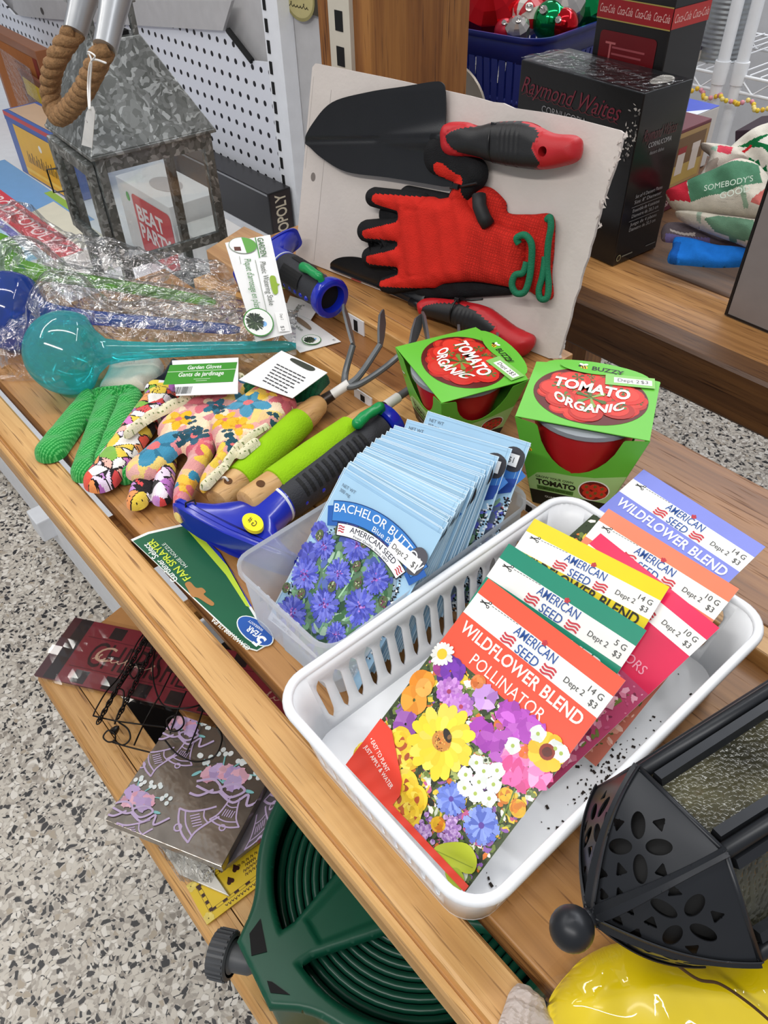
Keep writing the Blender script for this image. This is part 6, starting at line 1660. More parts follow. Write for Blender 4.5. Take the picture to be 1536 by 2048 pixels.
# small wooden box end behind the watering card
wb = thing('wooden_crate', 'pale wooden crate behind the tall watering stake card', 'crate', at(480, 500, z=.001))
cz = .0305
P = [at(412, 500, z=.040), at(488, 452, z=.040), at(545, 478, z=.040), at(470, 540, z=.040)]
mb = MB(); mb.hexa([p * [1, 1, 0] + V(0, 0, .0008) for p in P], P); obj('crate_body', mb, wood('pale_crate', '#cfa678', '#c0946a', '#a57c55', pore=.3), wb, bevel=.001)
# ---------------------------------------------------------------- black dish box
z = UZ + .0006
COR = mat('black_gloss_box', '#ffffff', rough=.28, var=.12, vscale=160, attr=True, coat=.15)
def right_box(name, label, cat, o, yaw, w, d, h, body, m=None):
    f = flat(o, yaw); t = thing(name, label, cat, f.p(w / 2, d / 2, 0))
    mb = MB(); mb.box((0, 0, 0), (w, d, h), f, body); obj('carton', mb, m or BOXM, t, bevel=.0015)
    return t, Frame(f.p(0, 0, h), f.u, V(0, 0, -1), -f.v), Frame(f.p(w, 0, h), f.v, V(0, 0, -1), f.u), Frame(f.p(0, d, h), f.u, -f.v, V(0, 0, 1))
u_ = V(math.cos(-.07), math.sin(-.07), 0); w_, d_, hh = .222, .098, .232
o = V(-.603, .950, z) - u_ * w_
t, fr, ri, tp = right_box('dish_box', 'tall black dish set box lettered CORNUCOPIA standing on the dark wooden shelf', 'box', o, -.07, w_, d_, hh, '#111214', COR)
pr = Print(fr, .0008)
# red script written as a flowing line
def script(pr, x0, y0, wd, h, n, col, lw, k=1, seed=2, slant=.25):
    r_ = random.Random(seed); pts = []
    for i in range(n * 10 + 1):
        t_ = i / 10; x = x0 + wd * t_ / n; a = (1.0 if int(t_) % 4 == 0 else .45) * h * (.8 + .4 * r_.random() * 0)
        y = y0 - a * abs(math.sin(math.pi * t_)) - .02 * wd * t_ / n * 0; pts.append((x + (y0 - y) * slant + .3 * wd / n * math.sin(2 * math.pi * t_), y))
    pr.line(pts, lw, col, k)
pr.text('Raymond Waites', .006, .040, .022, '#6d2030', 1, width=.185, shear=.4); pr.text('CORNUCOPIA', .050, .0585, .0095, '#8f8f92', 1, width=.085)
script(pr, .008, .044, .18, .008, 14, '#5a1a24', .0008)
rr = random.Random(4)
for i in range(46): 
    x = w_ - abs(rr.gauss(0, .010)) - .001; y = rr.uniform(.015, .085); pr.ell(x, y, rr.uniform(.0006, .0028), rr.uniform(.0005, .0022), rr.choice(['#8d8a86', '#b0aca6', '#5d5b59']), 1, 6, rr.random() * 3)
pr.done('front_print', COR, t)
pr = Print(ri, .0008); pr.text('CORNUCOPIA', .028, .072, .0068, '#a9a9a9', 1, width=.048, shear=.1); pr.text('dessert dishes', .034, .082, .0050, '#8d8d8d', 1, width=.030)
pr.text('Raymond Waites', .014, .062, .016, '#4e1822', 0, width=.07, shear=.4)
for y, s_ in ((.138, 'Set of 4 Dessert Plates'), (.146, 'Size: 8" Diameter'), (.158, 'Ensemble de 4 assiettes'), (.166, 'Diametre de 20,3 cm'), (.178, 'Juego de 4 platos'), (.186, 'Diametro de 20,3 cm')): pr.text(s_, .022, y, .0052, '#9a9a9a', 1, width=.058)
for y in (.150, .170): pr.rect(.018, y, .084, y + .0006, '#8b8b8b', 1)
pr.ell(.010, hh - .010, .005, .005, '#8d8a6a', 1, 16); pr.ell(.010, hh - .010, .0036, .0036, '#151618', 2, 16); pr.rect(.017, hh - .0115, .040, hh - .0095, '#7d7d72', 1); pr.rect(.07, hh - .012, .092, hh - .0105, '#6d6d6a', 1)
pr.done('side_print', COR, t)
pr = Print(tp, .0008); pr.text('CORNUCOPIA', .10, .045, .0095, '#8f9092', 1, width=.08, rot=.08); pr.poly(smooth2([(.185, .020), (.198, .012), (.212, .030), (.206, .060), (.192, .052)], 3), '#b9b5ad', 1); pr.done('top_print', COR, t)
mb = MB(); f = flat(o, -.07)
mb.grid(lambda s, q: f.p(-.0015 + (w_ + .003) * s, .0 + (d_ * .78) * q, hh + .0022 + .0016 * math.sin(9 * s + 5 * q) * math.sin(7 * q)), 18, 10); obj('tape_film', mb, FILM, t)
# black cola box behind
cy = 1.064; a_ = at(1186, 90, y=cy); b_ = at(1331, 120, y=cy)
t, fr, ri, tp = right_box('cola_box', 'tall black box with red lettered band and red panel behind the dish box', 'box', V(a_[0], cy, z), -.02, b_[0] - a_[0], .085, .36, '#141213')
W_ = b_[0] - a_[0]; pr = Print(fr, .0008)
f0_ = Frame(fr.o, fr.u, fr.v, fr.n)
v0 = f0_.px(1250, 22)[1]
pr.rect(0, v0 - .012, W_, v0 + .012, '#8d1c22', 0); pr.rect(0, v0 - .0135, W_, v0 - .012, '#9c8a4a', 1); pr.rect(0, v0 + .012, W_, v0 + .0135, '#9c8a4a', 1)
for i in range(4): pr.text('Coca-Cola', W_ * (.03 + .245 * i), v0 + .005, .0105, '#d6a9a4', 2, width=W_ * .21, shear=.3)
pr.poly(rrect(W_ * .78, .072, .006, 4, W_ * .48, v0 + .062), '#5f1016', 0)
pr.text('T', W_ * .18, v0 + .060, .022, '#a85a5c', 2)
for i in range(6): pr.rect(W_ * (.28 if i < 3 else .2), v0 + .044 + .008 * i, W_ * rr.uniform(.68, .80), v0 + .0465 + .008 * i, '#8f4348', 2)
pr.done('front_print', GLOSSY, t)
pr = Print(ri, .0008); pr.rect(0, v0 - .012, .085, v0 + .012, '#b32a26', 0); pr.text('Coca-Cola', .004, v0 + .005, .0105, '#e6b9b2', 2, width=.037, shear=.3); pr.text('Coca-Cola', .045, v0 + .005, .0105, '#e6b9b2', 2, width=.037, shear=.3); pr.done('side_print', GLOSSY, t)

# ---------------------------------------------------------------- blue laundry basket of ornaments
BLB = mat('navy_basket_plastic', '#16246f', rough=.35, var=.05)
bkt = thing('laundry_basket', 'navy blue plastic basket heaped with shiny Christmas ornaments', 'basket', V(-1.19, 1.33, z))
kf = flat(V(-1.205, 1.315, z), .12)
def kpath(a, b, r): return rpath(a, b, r, 7)
RH = .195
mb = MB(); loft(kf, [(kpath(.185, .125, .035), .0), (kpath(.190, .130, .040), .012), (kpath(.192, .132, .040), .030)], mb); obj('basket_base', mb, BLB, bkt, smooth=40)
po = kpath(.192, .132, .040); pt = kpath(.208, .148, .048); n = len(po)
def resample(p, m):
    q = np.array(p + [p[0]]); d = np.r_[0, np.cumsum(np.hypot(*np.diff(q, axis=0).T))]; s_ = np.linspace(0, d[-1], m + 1)[:-1]
    return [(np.interp(x, d, q[:, 0]), np.interp(x, d, q[:, 1])) for x in s_]
po, pt = resample(po, 156), resample(pt, 156)
mb = MB()
for i in range(0, 156, 2):
    j_ = i + 1; a = po[i]; b = (po[i][0] * .45 + po[(i + 2) % 156][0] * .55 + .45 * 0, po[i][1] * .45 + po[(i + 2) % 156][1] * .55); b = tuple(po[i][q] * .25 + po[(i + 2) % 156][q] * .75 for q in (0, 1)); c = pt[i]; d = tuple(pt[i][q] * .25 + pt[(i + 2) % 156][q] * .75 for q in (0, 1))
    mb.add([kf.p(*a, .028), kf.p(*b, .028), kf.p(*d, RH * .80), kf.p(*c, RH * .80)], [(0, 1, 2, 3)])
obj('slotted_side', mb, BLB, bkt, solid=.002)
lp = lambda f_: [(p[0] + (q[0] - p[0]) * f_, p[1] + (q[1] - p[1]) * f_) for p, q in zip(po, pt)]
mb = MB(); loft(kf, [(lp(.40), RH * .42), (lp(.46), RH * .47)], mb, False); loft(kf, [(lp(.98), RH * .79), (lp(1.1), RH * .97), (lp(1.14), RH * 1.0), (lp(1.22), RH), (lp(1.22), RH * .96)], mb, False); obj('basket_rim', mb, BLB, bkt, smooth=40, solid=.002)
def shiny(name, c, r=.12): return mat(name, c, rough=r, metal=.85, var=.05)
ORN = {'red': shiny('red_foil', '#c2151f'), 'green': shiny('green_foil', '#0d8a4a'), 'silver': shiny('silver_foil', '#b9b3ad', .2), 'rose': mat('red_satin', '#b3122c', rough=.4, metal=.3), 'gold': shiny('champagne_foil', '#b08f78', .25)}
def ornament(label, c, r, m, cap=True, shape='ball', group=None):
    t = thing('christmas_ornament', label, 'ornament', c - V(0, 0, r), group)
    if shape == 'ball':
        mb = MB(); mb.sphere(c, r, 28, 16); obj('bauble', mb, ORN[m], t, smooth=True)
    elif shape == 'facet':
        mb = MB()
        mb.lathe(c, (.3, -.5, .8), [(-r * math.cos(q), r * math.sin(q) * (1 + .10 * (i % 2))) for i, q in enumerate(np.linspace(0, math.pi, 9))], 11); obj('bauble', mb, ORN[m], t)
    elif shape == 'stripe':
        mb = MB()
        for k in range(10):
            an = k * math.pi / 5; col = '#b81c26' if k % 2 else '#cfc6bc'
            for i in range(8):
                q0, q1 = math.pi * i / 8, math.pi * (i + 1) / 8
                P = [c + V(r * math.sin(q) * math.cos(b), -r * math.cos(q), r * math.sin(q) * math.sin(b)) for q, b in ((q0, an), (q0, an + math.pi / 5), (q1, an + math.pi / 5), (q1, an))]
                mb.add(P, [(0, 1, 2, 3)], col)
        obj('bauble', mb, GLOSSY, t, smooth=True)
    if cap:
        ax = unit(V(rr.uniform(-.6, .6), -.6, rr.uniform(.2, .9))); mb = MB(); mb.lathe(c + ax * r * .96, ax, [(0, r * .22), (r * .18, r * .22), (r * .2, r * .12)], 12)
        mb.tube([c + ax * r * (1.14 + .16 * (1 - math.cos(a))) + unit(np.cross(ax, V(0, 0, 1))) * r * .12 * math.sin(a) for a in np.linspace(0, 6.28, 12)[:-1]], r * .025, 5, closed=True); obj('hanger_cap', mb, ORN['silver'], t, smooth=30)
def op(px, py, zz, y=None): return at(px, py, y=y) if y else at(px, py, z=zz)
ORY = 1.27
for px, py, y, r, m, sh, lb in (
    (985, 22, 1.27, .054, 'red', 'facet', 'large faceted red foil ornament at the front of the navy basket'),
    (930, 38, 1.25, .028, 'gold', 'facet', 'champagne coloured faceted ornament beside the large red one'),
    (1058, 30, 1.29, .033, 'gold', 'stripe', 'red and cream striped ornament in the middle of the navy basket'),
    (1102, 42, 1.30, .034, 'green', 'ball', 'round shiny green ornament right of the striped one'),
    (1128, 48, 1.305, .026, 'red', 'ball', 'red ornament resting against the right rim of the navy basket'),
    (1130, 14, 1.33, .036, 'silver', 'facet', 'clear silver faceted ornament behind the green one'),
    (1172, 14, 1.38, .034, 'green', 'facet', 'green foil ornament at the far right of the navy basket'),
    (1080, -4, 1.36, .038, 'rose', 'ball', 'bright red satin ornament at the top of the heap'),
    (918, 30, 1.36, .030, 'green', 'ball', 'small green ornament half hidden behind the maroon fluffy one'),
    (1035, 58, 1.24, .022, 'silver', 'facet', 'little silver ornament low at the front of the heap'),
    (1010, 62, 1.235, .020, 'rose', 'ball', 'little dark red ornament low at the front of the heap'),
    (955, 4, 1.34, .034, 'gold', 'ball', 'champagne ball ornament behind the large red one')):
    ornament(lb, at(px, py, y=y), r, m, True, sh)
t = thing('fluffy_ornament', 'maroon fluffy pompom at the left end of the navy basket', 'pompom', at(893, 48, y=1.23) - V(0, 0, .03))
mb = MB(); c = at(892, 42, y=1.25)
for i in range(900):
    d = unit(rng.normal(0, 1, 3)); r0 = .030; p0 = c + d * r0 * .6 * V(1.25, 1, .8); p1 = c + (d + rng.normal(0, .25, 3)) * r0 * V(1.3, 1, .85); s_ = unit(np.cross(d, V(.2, .3, .9))) * .0011
    mb.add([p0 - s_, p0 + s_, p1], [(0, 1, 2)])
obj('fluff', mb, mat('maroon_fluff', '#5a1526', rough=.9, var=.2), t)
# curved grey tray edge behind the tool card
t = thing('oval_tray', 'round grey metal tray standing behind the tool card beside the post', 'tray', V(-.80, .86, UZ))
c = at(868, 252, y=.775); mb = MB(); ax = unit(V(.25, -1, .35))
mb.lathe(c, ax, [(-.004, .078), (0, .080), (.002, .078), (-.002, .070), (-.003, .001)], 48); obj('tray', mb, mat('grey_tray', '#8d857b', rough=.35, metal=.6, var=.06), t, smooth=40)
t.location = [float(q) for q in (c - V(0, 0, .08))]; 
for ch in t.children: ch.location = V(*t['_o']) - (c - V(0, 0, .08))

# ---------------------------------------------------------------- small boxes and cloth bags on the dark shelf
def persp_box(name, label, cat, y, fl, frr, top, depth, body):
    a = at(*fl, y=y); b = at(*frr, y=y); tpz = at(*top, y=y)[2]
    return right_box(name, label, cat, V(a[0], y, z), 0.0, b[0] - a[0], depth, tpz - z, body), b[0] - a[0], tpz - z
W_, H_ = .10, .125
t, fr, ri, tp = right_box('candle_box', 'maroon and tan gift box with jars pictured, right of the dish box', 'box', V(-.757, 1.156, z), 0.0, .09, W_, H_, '#6d2e38')
pr = Print(ri, .0006); pr.rect(W_ * .03, H_ * .04, W_ * .97, H_ * .70, '#b59460', 0); pr.rect(W_ * .08, H_ * .10, W_ * .90, H_ * .66, '#7d5f3f', 1); pr.rect(W_ * .08, H_ * .44, W_ * .90, H_ * .66, '#c2a45a', 2)
for x, c in ((.30, '#a23a3a'), (.68, '#e2d6cc')): pr.rect(W_ * (x - .10), H_ * .26, W_ * (x + .10), H_ * .56, '#ded2c6', 3); pr.rect(W_ * (x - .11), H_ * .22, W_ * (x + .11), H_ * .30, c, 4)
pr.rect(0, H_ * .72, W_, H_, '#571c2c', 0); pr.text('SEA SALT &', W_ * .10, H_ * .83, H_ * .08, '#cfb9b4', 1, width=W_ * .7); pr.text('SPICE SET', W_ * .12, H_ * .94, H_ * .08, '#cfb9b4', 1, width=W_ * .65); pr.done('side_print', GLOSSY, t)
q = at(1440, 212, y=1.40); H_ = q[2] - z
t, fr, ri, tp = right_box('blue_white_box', 'white box with blue printed top behind the maroon gift box', 'box', V(q[0] - .12, 1.285, z), 0.0, .12, .115, H_, '#d9d5cf')
pr = Print(tp, .0006); pr.rect(0, 0, .12, .115, '#4b5cc0', 0); pr.poly([(.07, .115), (.12, .03), (.12, .115)], '#dfe3ee', 1); pr.rect(.02, .04, .08, .044, '#aab4e6', 1); pr.rect(.02, .052, .07, .055, '#aab4e6', 1); pr.done('top_print', GLOSSY, t)
CLB = mat('printed_canvas', '#ffffff', rough=.9, var=.08, vscale=120, attr=True, bump=.4, bscale=900, spec=.15)
def cloth(name, label, cat, y, lean, outline, H, R, colr, base=.0, zo=None):
    fr = yawframe(V(-.45, y, UZ + .001), .0, lean)
    t = thing(name, label, cat, V(*at(*outline[0], y=y)) * [1, 1, 0] + V(0, 0, UZ + .001))
    Q = smooth2([fr.px(*q, base) for q in outline], 5); xs = [q[0] for q in Q]; ys = [q[1] for q in Q]
    def top(P, d):
        q = np.clip(-d / R, 0, 1); return base + H * np.sqrt(np.maximum(1 - (1 - q) ** 2, 0)) + .0025 * np.sin(P[:, 0] * 90 + P[:, 1] * 140) * q
    mb = MB(); inflate(mb, fr, lambda P: sd_poly(P, Q), (min(xs) - .004, min(ys) - .004, max(xs) + .004, max(ys) + .004), .0013, top, lambda P, d: np.full(len(P), base - .004), lambda P, d: colr(P, d, fr))
    obj('cloth', mb, CLB, t, smooth=70); return t, fr
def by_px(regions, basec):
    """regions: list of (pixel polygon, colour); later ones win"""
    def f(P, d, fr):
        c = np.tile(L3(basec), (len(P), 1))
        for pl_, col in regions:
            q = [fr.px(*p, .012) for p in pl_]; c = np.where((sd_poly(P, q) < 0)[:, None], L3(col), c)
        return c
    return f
cloth('canvas_bag', 'white canvas bag with green print standing at the right behind the folded ones', 'bag', 1.09, .55, [(1400, 352), (1440, 318), (1490, 272), (1536, 248), (1600, 245), (1600, 400), (1540, 400), (1470, 330), (1430, 330)], .020, .02,
      by_px([([(1478, 296), (1560, 262), (1560, 330), (1530, 300)], '#15703f'), ([(1520, 288), (1545, 270), (1560, 300)], '#eeeae0'), ([(1480, 310), (1505, 292), (1508, 296), (1484, 314)], '#c4272f'), ([(1484, 312), (1500, 318), (1512, 322), (1508, 328), (1488, 320)], '#15703f'), ([(1512, 326), (1520, 322), (1524, 334), (1516, 334)], '#15703f'), ([(1526, 340), (1536, 334), (1538, 346), (1530, 346)], '#15703f')], '#e4dfd2'))
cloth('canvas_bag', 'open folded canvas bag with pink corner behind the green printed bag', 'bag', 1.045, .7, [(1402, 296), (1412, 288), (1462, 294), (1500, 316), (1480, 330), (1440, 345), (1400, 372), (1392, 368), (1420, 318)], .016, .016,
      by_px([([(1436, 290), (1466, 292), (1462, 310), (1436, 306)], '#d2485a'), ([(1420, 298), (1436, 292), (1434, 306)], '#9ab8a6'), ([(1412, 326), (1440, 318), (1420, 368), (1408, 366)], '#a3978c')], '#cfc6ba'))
bagp = [(1333, 395), (1342, 384), (1380, 366), (1440, 340), (1488, 322), (1536, 352), (1545, 440), (1500, 438), (1440, 430), (1380, 428), (1345, 416)]
t, frc = cloth('canvas_bag', 'folded canvas bag with red tip and green printed panel', 'bag', .985, .75, bagp, .026, .022,
      by_px([([(1336, 396), (1382, 368), (1392, 424), (1350, 418)], '#b92a3a'), ([(1384, 372), (1480, 345), (1524, 348), (1532, 388), (1450, 412), (1392, 424)], '#4f7f63'), ([(1380, 366), (1488, 326), (1484, 340), (1384, 374)], '#d99aa2'), ([(1490, 400), (1500, 398), (1506, 436), (1496, 436)], '#8fa890'), ([(1510, 428), (1540, 395), (1545, 440)], '#c26a62')], '#cfc8ba', ), base=.022)
pr = Print(Frame(frc.p(0, 0, .0), frc.u, -frc.v, frc.n), .058)
def ptxt(s, p0, p1, h, col):
    A = frc.px(*p0, .058); B = frc.px(*p1, .058); A = (A[0], -A[1]); B = (B[0], -B[1]); wd = math.hypot(B[0] - A[0], B[1] - A[1])
    pr.text(s, A[0], A[1], h, col, 0, width=wd, rot=math.atan2(B[1] - A[1], B[0] - A[0]))
ptxt("SOMEBODY'S", (1408, 382), (1506, 362), .0085, '#c9d6c8'); ptxt('GOOD', (1440, 398), (1500, 382), .0095, '#c9d6c8'); pr.done('bag_lettering', MATTE, t)
cloth('canvas_bag', 'lower folded canvas bag with green print under the red tipped one', 'bag', .955, .75, [(1350, 428), (1380, 424), (1440, 432), (1500, 440), (1540, 450), (1540, 520), (1490, 492), (1420, 466), (1372, 446)], .018, .016,
      by_px([([(1412, 446), (1440, 436), (1510, 446), (1520, 490), (1470, 480), (1430, 464)], '#5d8068'), ([(1398, 428), (1408, 428), (1404, 452), (1396, 446)], '#8fa08f')], '#c2bcae'), base=.006)
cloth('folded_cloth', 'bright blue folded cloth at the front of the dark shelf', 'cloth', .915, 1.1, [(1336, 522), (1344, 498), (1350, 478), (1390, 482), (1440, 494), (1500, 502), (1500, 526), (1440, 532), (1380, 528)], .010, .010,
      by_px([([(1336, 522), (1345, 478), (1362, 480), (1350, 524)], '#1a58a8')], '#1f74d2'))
cloth('plastic_packet', 'flat clear packet with dark purple print between the bags and blue cloth', 'packet', .94, 1.1, [(1324, 478), (1328, 452), (1360, 446), (1420, 462), (1490, 490), (1490, 498), (1400, 480), (1360, 482)], .006, .008,
      by_px([([(1330, 464), (1420, 470), (1420, 478), (1330, 474)], '#6a6294'), ([(1340, 455), (1390, 462), (1390, 467), (1340, 460)], '#b3a9a4')], '#5d5358'), base=.002)
# grey panel leaning at the right edge
t = thing('leaning_sheet', 'smooth grey panel with dark edge standing at the right of the shelf', 'board', at(1500, 645, z=UZ + .001))
pf5 = yawframe(at(1454, 630, z=UZ + .0012), -.02, .03); q = pf5.px(1536, 386)
mb = MB(); mb.box((0, 0, -.006), (.30, .42, 0), pf5); obj('panel_face', mb, mat('warm_grey_panel', '#8a8381', rough=.3, var=.04), t, bevel=.001)
mb = MB(); mb.box((-.0035, -.0, -.0065), (-.0002, .42, .0008), pf5); mb.box((-.0035, -.0002, -.0065), (.30, .0022, .0009), pf5); obj('panel_edge', mb, mat('dark_trim', '#1d1b1b', rough=.4), t)

# ---------------------------------------------------------------- white wire shelving far right
wy = 1.80
ws = thing('wire_shelving', 'white wire shelving unit with round posts in the far right background', 'wire shelf', V(-.8, wy + .2, FLOORZ))
WW = mat('white_wire', '#e9ebee', rough=.4, var=.02)
pl_ = [at(1440, 150, y=wy), at(1478, 150, y=wy + .02)]
zr = at(1437, 148, y=wy)[2]
posts = [(pl_[0][0], wy), (pl_[1][0] , wy + .02), (-1.45, wy), (.1, wy + .02)]
for x, y in posts:
    mb = MB(); mb.lathe((x, y, FLOORZ), (0, 0, 1), [(0, .0130), (1.45, .0130)], 20); mb.lathe((x, y, zr - .018), (0, 0, 1), [(0, .0155), (.045, .0165)], 20); mb.lathe((x, y, FLOORZ), (0, 0, 1), [(0, .018), (.02, .018)], 16)
    for k in range(40): mb.lathe((x, y, FLOORZ + .03 + k * .0254), (0, 0, 1), [(0, .0131), (.0012, .0128), (.0024, .0131)], 16, caps=False)
    obj('post', mb, WW, ws, smooth=40)
def wires(x0, x1, y0, y1, zz, nm):
    mb = MB()
    for yy in (y0, y1):
        mb.tube([(x0, yy, zz), (x1, yy, zz)], .0035, 8); mb.tube([(x0, yy, zz - .032), (x1, yy, zz - .032)], .0035, 8)
        n = int((x1 - x0) / .04); mb.tube([(x0 + (x1 - x0) * i / n, yy, zz - (.032 if i % 2 else 0)) for i in range(n + 1)], .0022, 6)
    for i in range(int((x1 - x0) / .025)): mb.tube([(x0 + .025 * i, y0, zz + .004), (x0 + .025 * i, y1, zz + .004)], .0016, 5)
    obj(nm, mb, WW, ws, smooth=60)
wires(-1.45, pl_[0][0], wy, wy + .38, zr, 'wire_shelf'); wires(pl_[1][0], .1, wy + .02, wy + .40, zr, 'wire_shelf')
wires(-1.45, pl_[0][0], wy, wy + .38, -.55, 'wire_shelf'); wires(pl_[1][0], .1, wy + .02, wy + .40, -.55, 'wire_shelf')
# ribbed metal canister on it
t = thing('metal_canister', 'ribbed silver metal canister on the white wire shelf', 'canister', V(-1.0, wy + .1, zr + .006))
c = at(1436, 112, y=wy + .09); c = V(c[0], wy + .09, zr + .006)
mb = MB(); prof = [(0, .052), (.003, .056)]
for i in range(46): prof.append((.006 + i * .0048, .052 + .0011 * (i % 2)))
prof += [(.230, .056), (.236, .056)]; mb.lathe(c, (0, 0, 1), prof, 40); obj('body', mb, mat('ribbed_silver', '#9fa3a6', rough=.35, metal=.7, var=.12, vscale=60), t, smooth=25)
t = thing('dark_carton', 'dark carton with round red and white badge behind the silver canister', 'carton', V(-1.15, wy + .2, zr + .006))
f = flat(V(at(1360, 60, y=wy + .16)[0] - .05, wy + .16, zr + .006), 0); mb = MB(); mb.box((0, 0, 0), (.17, .12, .22), f); obj('carton_body', mb, mat('charcoal_carton', '#3a3438', rough=.6), t)
fq = Frame(f.p(0, 0, .22), f.u, V(0, 0, -1), -f.v); pr = Print(fq, .0006); q = fq.px(1398, 60); pr.ell(q[0], q[1], .024, .027, '#d9d4d2', 0, 24); pr.ell(q[0], q[1], .017, .019, '#c24a40', 1, 20); pr.ell(q[0], q[1] - .002, .008, .010, '#e6d9d2', 2, 14); pr.done('badge', PAPER, t)
t = thing('paper_stack', 'low stack of pale papers on the wire shelf left of the canister', 'papers', V(at(1385, 100, y=wy + .08)[0], wy + .08, zr + .006))
f = flat(V(at(1368, 100, y=wy + .02)[0] - .012, wy + .014, zr + .006), .05); mb = MB(); mb.box((0, 0, 0), (.046, .12, .022), f); obj('sheets', mb, mat('pale_papers', '#c9bfb4', rough=.7), t); mb = MB(); mb.box((0, 0, .0222), (.045, .115, .03), f); obj('dark_cover', mb, mat('violet_cover', '#4a4252', rough=.5), t)
t = thing('bead_garland', 'yellow and pink bead garland draped under the wire shelf edge', 'garland', V(-.9, wy - .02, zr - .05))
mb = MB()
for i in range(60):
    x = -1.12 + i * .0065; zz = zr - .03 - .012 * abs(math.sin(i * .33)); mb.sphere((x, wy - .026 + .01 * math.sin(i), zz), .0052, 8, 6, rr.choice(['#e2c23a', '#e9d27a', '#d9b02a', '#d98f9a']))
obj('beads', mb, mat('bead', '#ffffff', rough=.3, var=0, attr=True), t, smooth=True)
mb = MB(); mb.tube([(-1.12 + i * .0065, wy - .026 + .01 * math.sin(i), zr - .03 - .012 * abs(math.sin(i * .33))) for i in range(60)], .0010, 5); obj('thread', mb, WW, t)
# things below it
def lowbox(name, label, cat, pts, y, zz, d, col, h):
    a = at(*pts[0], y=y); b = at(*pts[1], y=y); t, *_ = right_box(name, label, cat, V(a[0], y, zz), .0, b[0] - a[0], d, h, col); return t
wz = -.55 + .006
t = thing('purple_box', 'dark purple flat box tilted on dark cloth under the wire shelf', 'box', V(-.75, wy + .2, wz))
f = Frame(at(1470, 262, y=wy + .06), unit(V(1, .1, .28)), unit(V(-.1, 1, 0))); mb = MB(); mb.box((0, 0, -.05), (.17, .14, 0), f); obj('box_body', mb, mat('dark_purple', '#3d2a35', rough=.45), t, bevel=.002)
fr_ = flat((-.62, wy + .20, wz)); t = thing('dark_cloth_heap', 'heap of dark cloth on the lower wire shelf at right', 'cloth', V(-.62, wy + .2, wz))
mb = MB(); inflate(mb, fr_, lambda P: sd_caps(P, (-.22, .0), (.35, .0), .13), (-.37, -.15, .5, .15), .008, lambda P, d: .16 * np.sqrt(np.clip(-d / .13, 0, 1)) * (1 + .15 * np.sin(P[:, 0] * 40 + 3 * np.sin(P[:, 1] * 35))), lambda P, d: np.zeros(len(P))); obj('cloth', mb, mat('dark_cloth', '#241c20', rough=.9, var=.2), t, smooth=True)
# framed sign hung near the post top
t = thing('small_sign', 'small dark sign with cream oval hung at the top beside the post', 'sign', at(600, 5, y=.915))
sf = Frame(at(556, -30, y=.9135), V(1, 0, 0), V(0, 0, -1), V(0, -1, 0)); a = sf.px(640, 28)
mb = MB(); mb.box((0, 0, -.004), (.13, a[1], 0), sf) if False else mb.add([sf.p(0, 0), sf.p(.12, 0), sf.p(.12, a[1] + .005), sf.p(0, a[1]), sf.p(0, 0, -.006), sf.p(.12, 0, -.006), sf.p(.12, a[1] + .005, -.006), sf.p(0, a[1], -.006)], [(0, 1, 2, 3), (7, 6, 5, 4), (0, 4, 5, 1), (1, 5, 6, 2), (2, 6, 7, 3), (3, 7, 4, 0)])
obj('sign_board', mb, mat('dark_olive', '#3a3528', rough=.6, var=.2), t); pr = Print(sf, .0006); c = sf.px(598, -6); pr.ell(c[0], c[1], .045, .036, '#8d8558', 0, 30); pr.ell(c[0], c[1], .040, .031, '#b3a978', 1, 30); script(pr, c[0] - .03, c[1] + .016, .055, .009, 6, '#3a3420', .0016, 2); pr.done('sign_print', MATTE, t)
# ---------------------------------------------------------------- green flat hose reel on the lower shelf
RG = mat('dark_green_plastic', '#0b4a35', rough=.38, var=.05)
HG = mat('green_hose', '#0d4030', rough=.30, var=.06)
RC_ = V(-.195, .185, LZ + .0046); RT = .0745
reel = thing('hose_reel', 'round dark green flat hose reel with three windows on the lower shelf', 'hose reel', RC_)
rf = flat(RC_)
th0 = math.radians(-97.5)
def reel_sdf(P):
    r = np.hypot(P[:, 0], P[:, 1]); a = np.arctan2(P[:, 1], P[:, 0])
    d = r - .1335
    # outlet lug towards the front
    c, s_ = math.cos(th0), math.sin(th0); x = P[:, 0] * c + P[:, 1] * s_; y = -P[:, 0] * s_ + P[:, 1] * c
    lug = np.maximum(np.abs(y) - .027 - np.clip(.152 - x, 0, .04) * .75, np.abs(x - .118) - .034)
    d = smin(d, lug, .010)
    for k in range(3):
        t = th0 + k * 2 * math.pi / 3; xs = P[:, 0] * math.cos(t) + P[:, 1] * math.sin(t); ys = -P[:, 0] * math.sin(t) + P[:, 1] * math.cos(t)
        half = np.clip(.034 - .30 * (xs - .045), .0150, .034)
        sp = np.where(xs > 0, np.abs(ys) - half, 1.0)
        win_k = sp if k == 0 else np.minimum(win_k, sp)
    win = np.maximum(np.maximum(r - .1195, .042 - r), -win_k)
    win = win - .006 * 0
    return np.maximum(d, -(win - .0) - 0)
def reel_top(P, d):
    r = np.hypot(P[:, 0], P[:, 1]); h = RT + .0035 * np.clip(-d / .004, 0, 1) ** .5
    for k in range(3):
        t = th0 + k * 2 * math.pi / 3; xs = P[:, 0] * math.cos(t) + P[:, 1] * math.sin(t); ys = -P[:, 0] * math.sin(t) + P[:, 1] * math.cos(t)
        tri = np.maximum(np.abs(ys) - np.clip(.024 - .24 * (xs - .045), .0075, .024), np.maximum(xs - .100, .030 - xs)); h = h - .0022 * np.clip(-tri / .003 + .3, 0, 1)
    return h
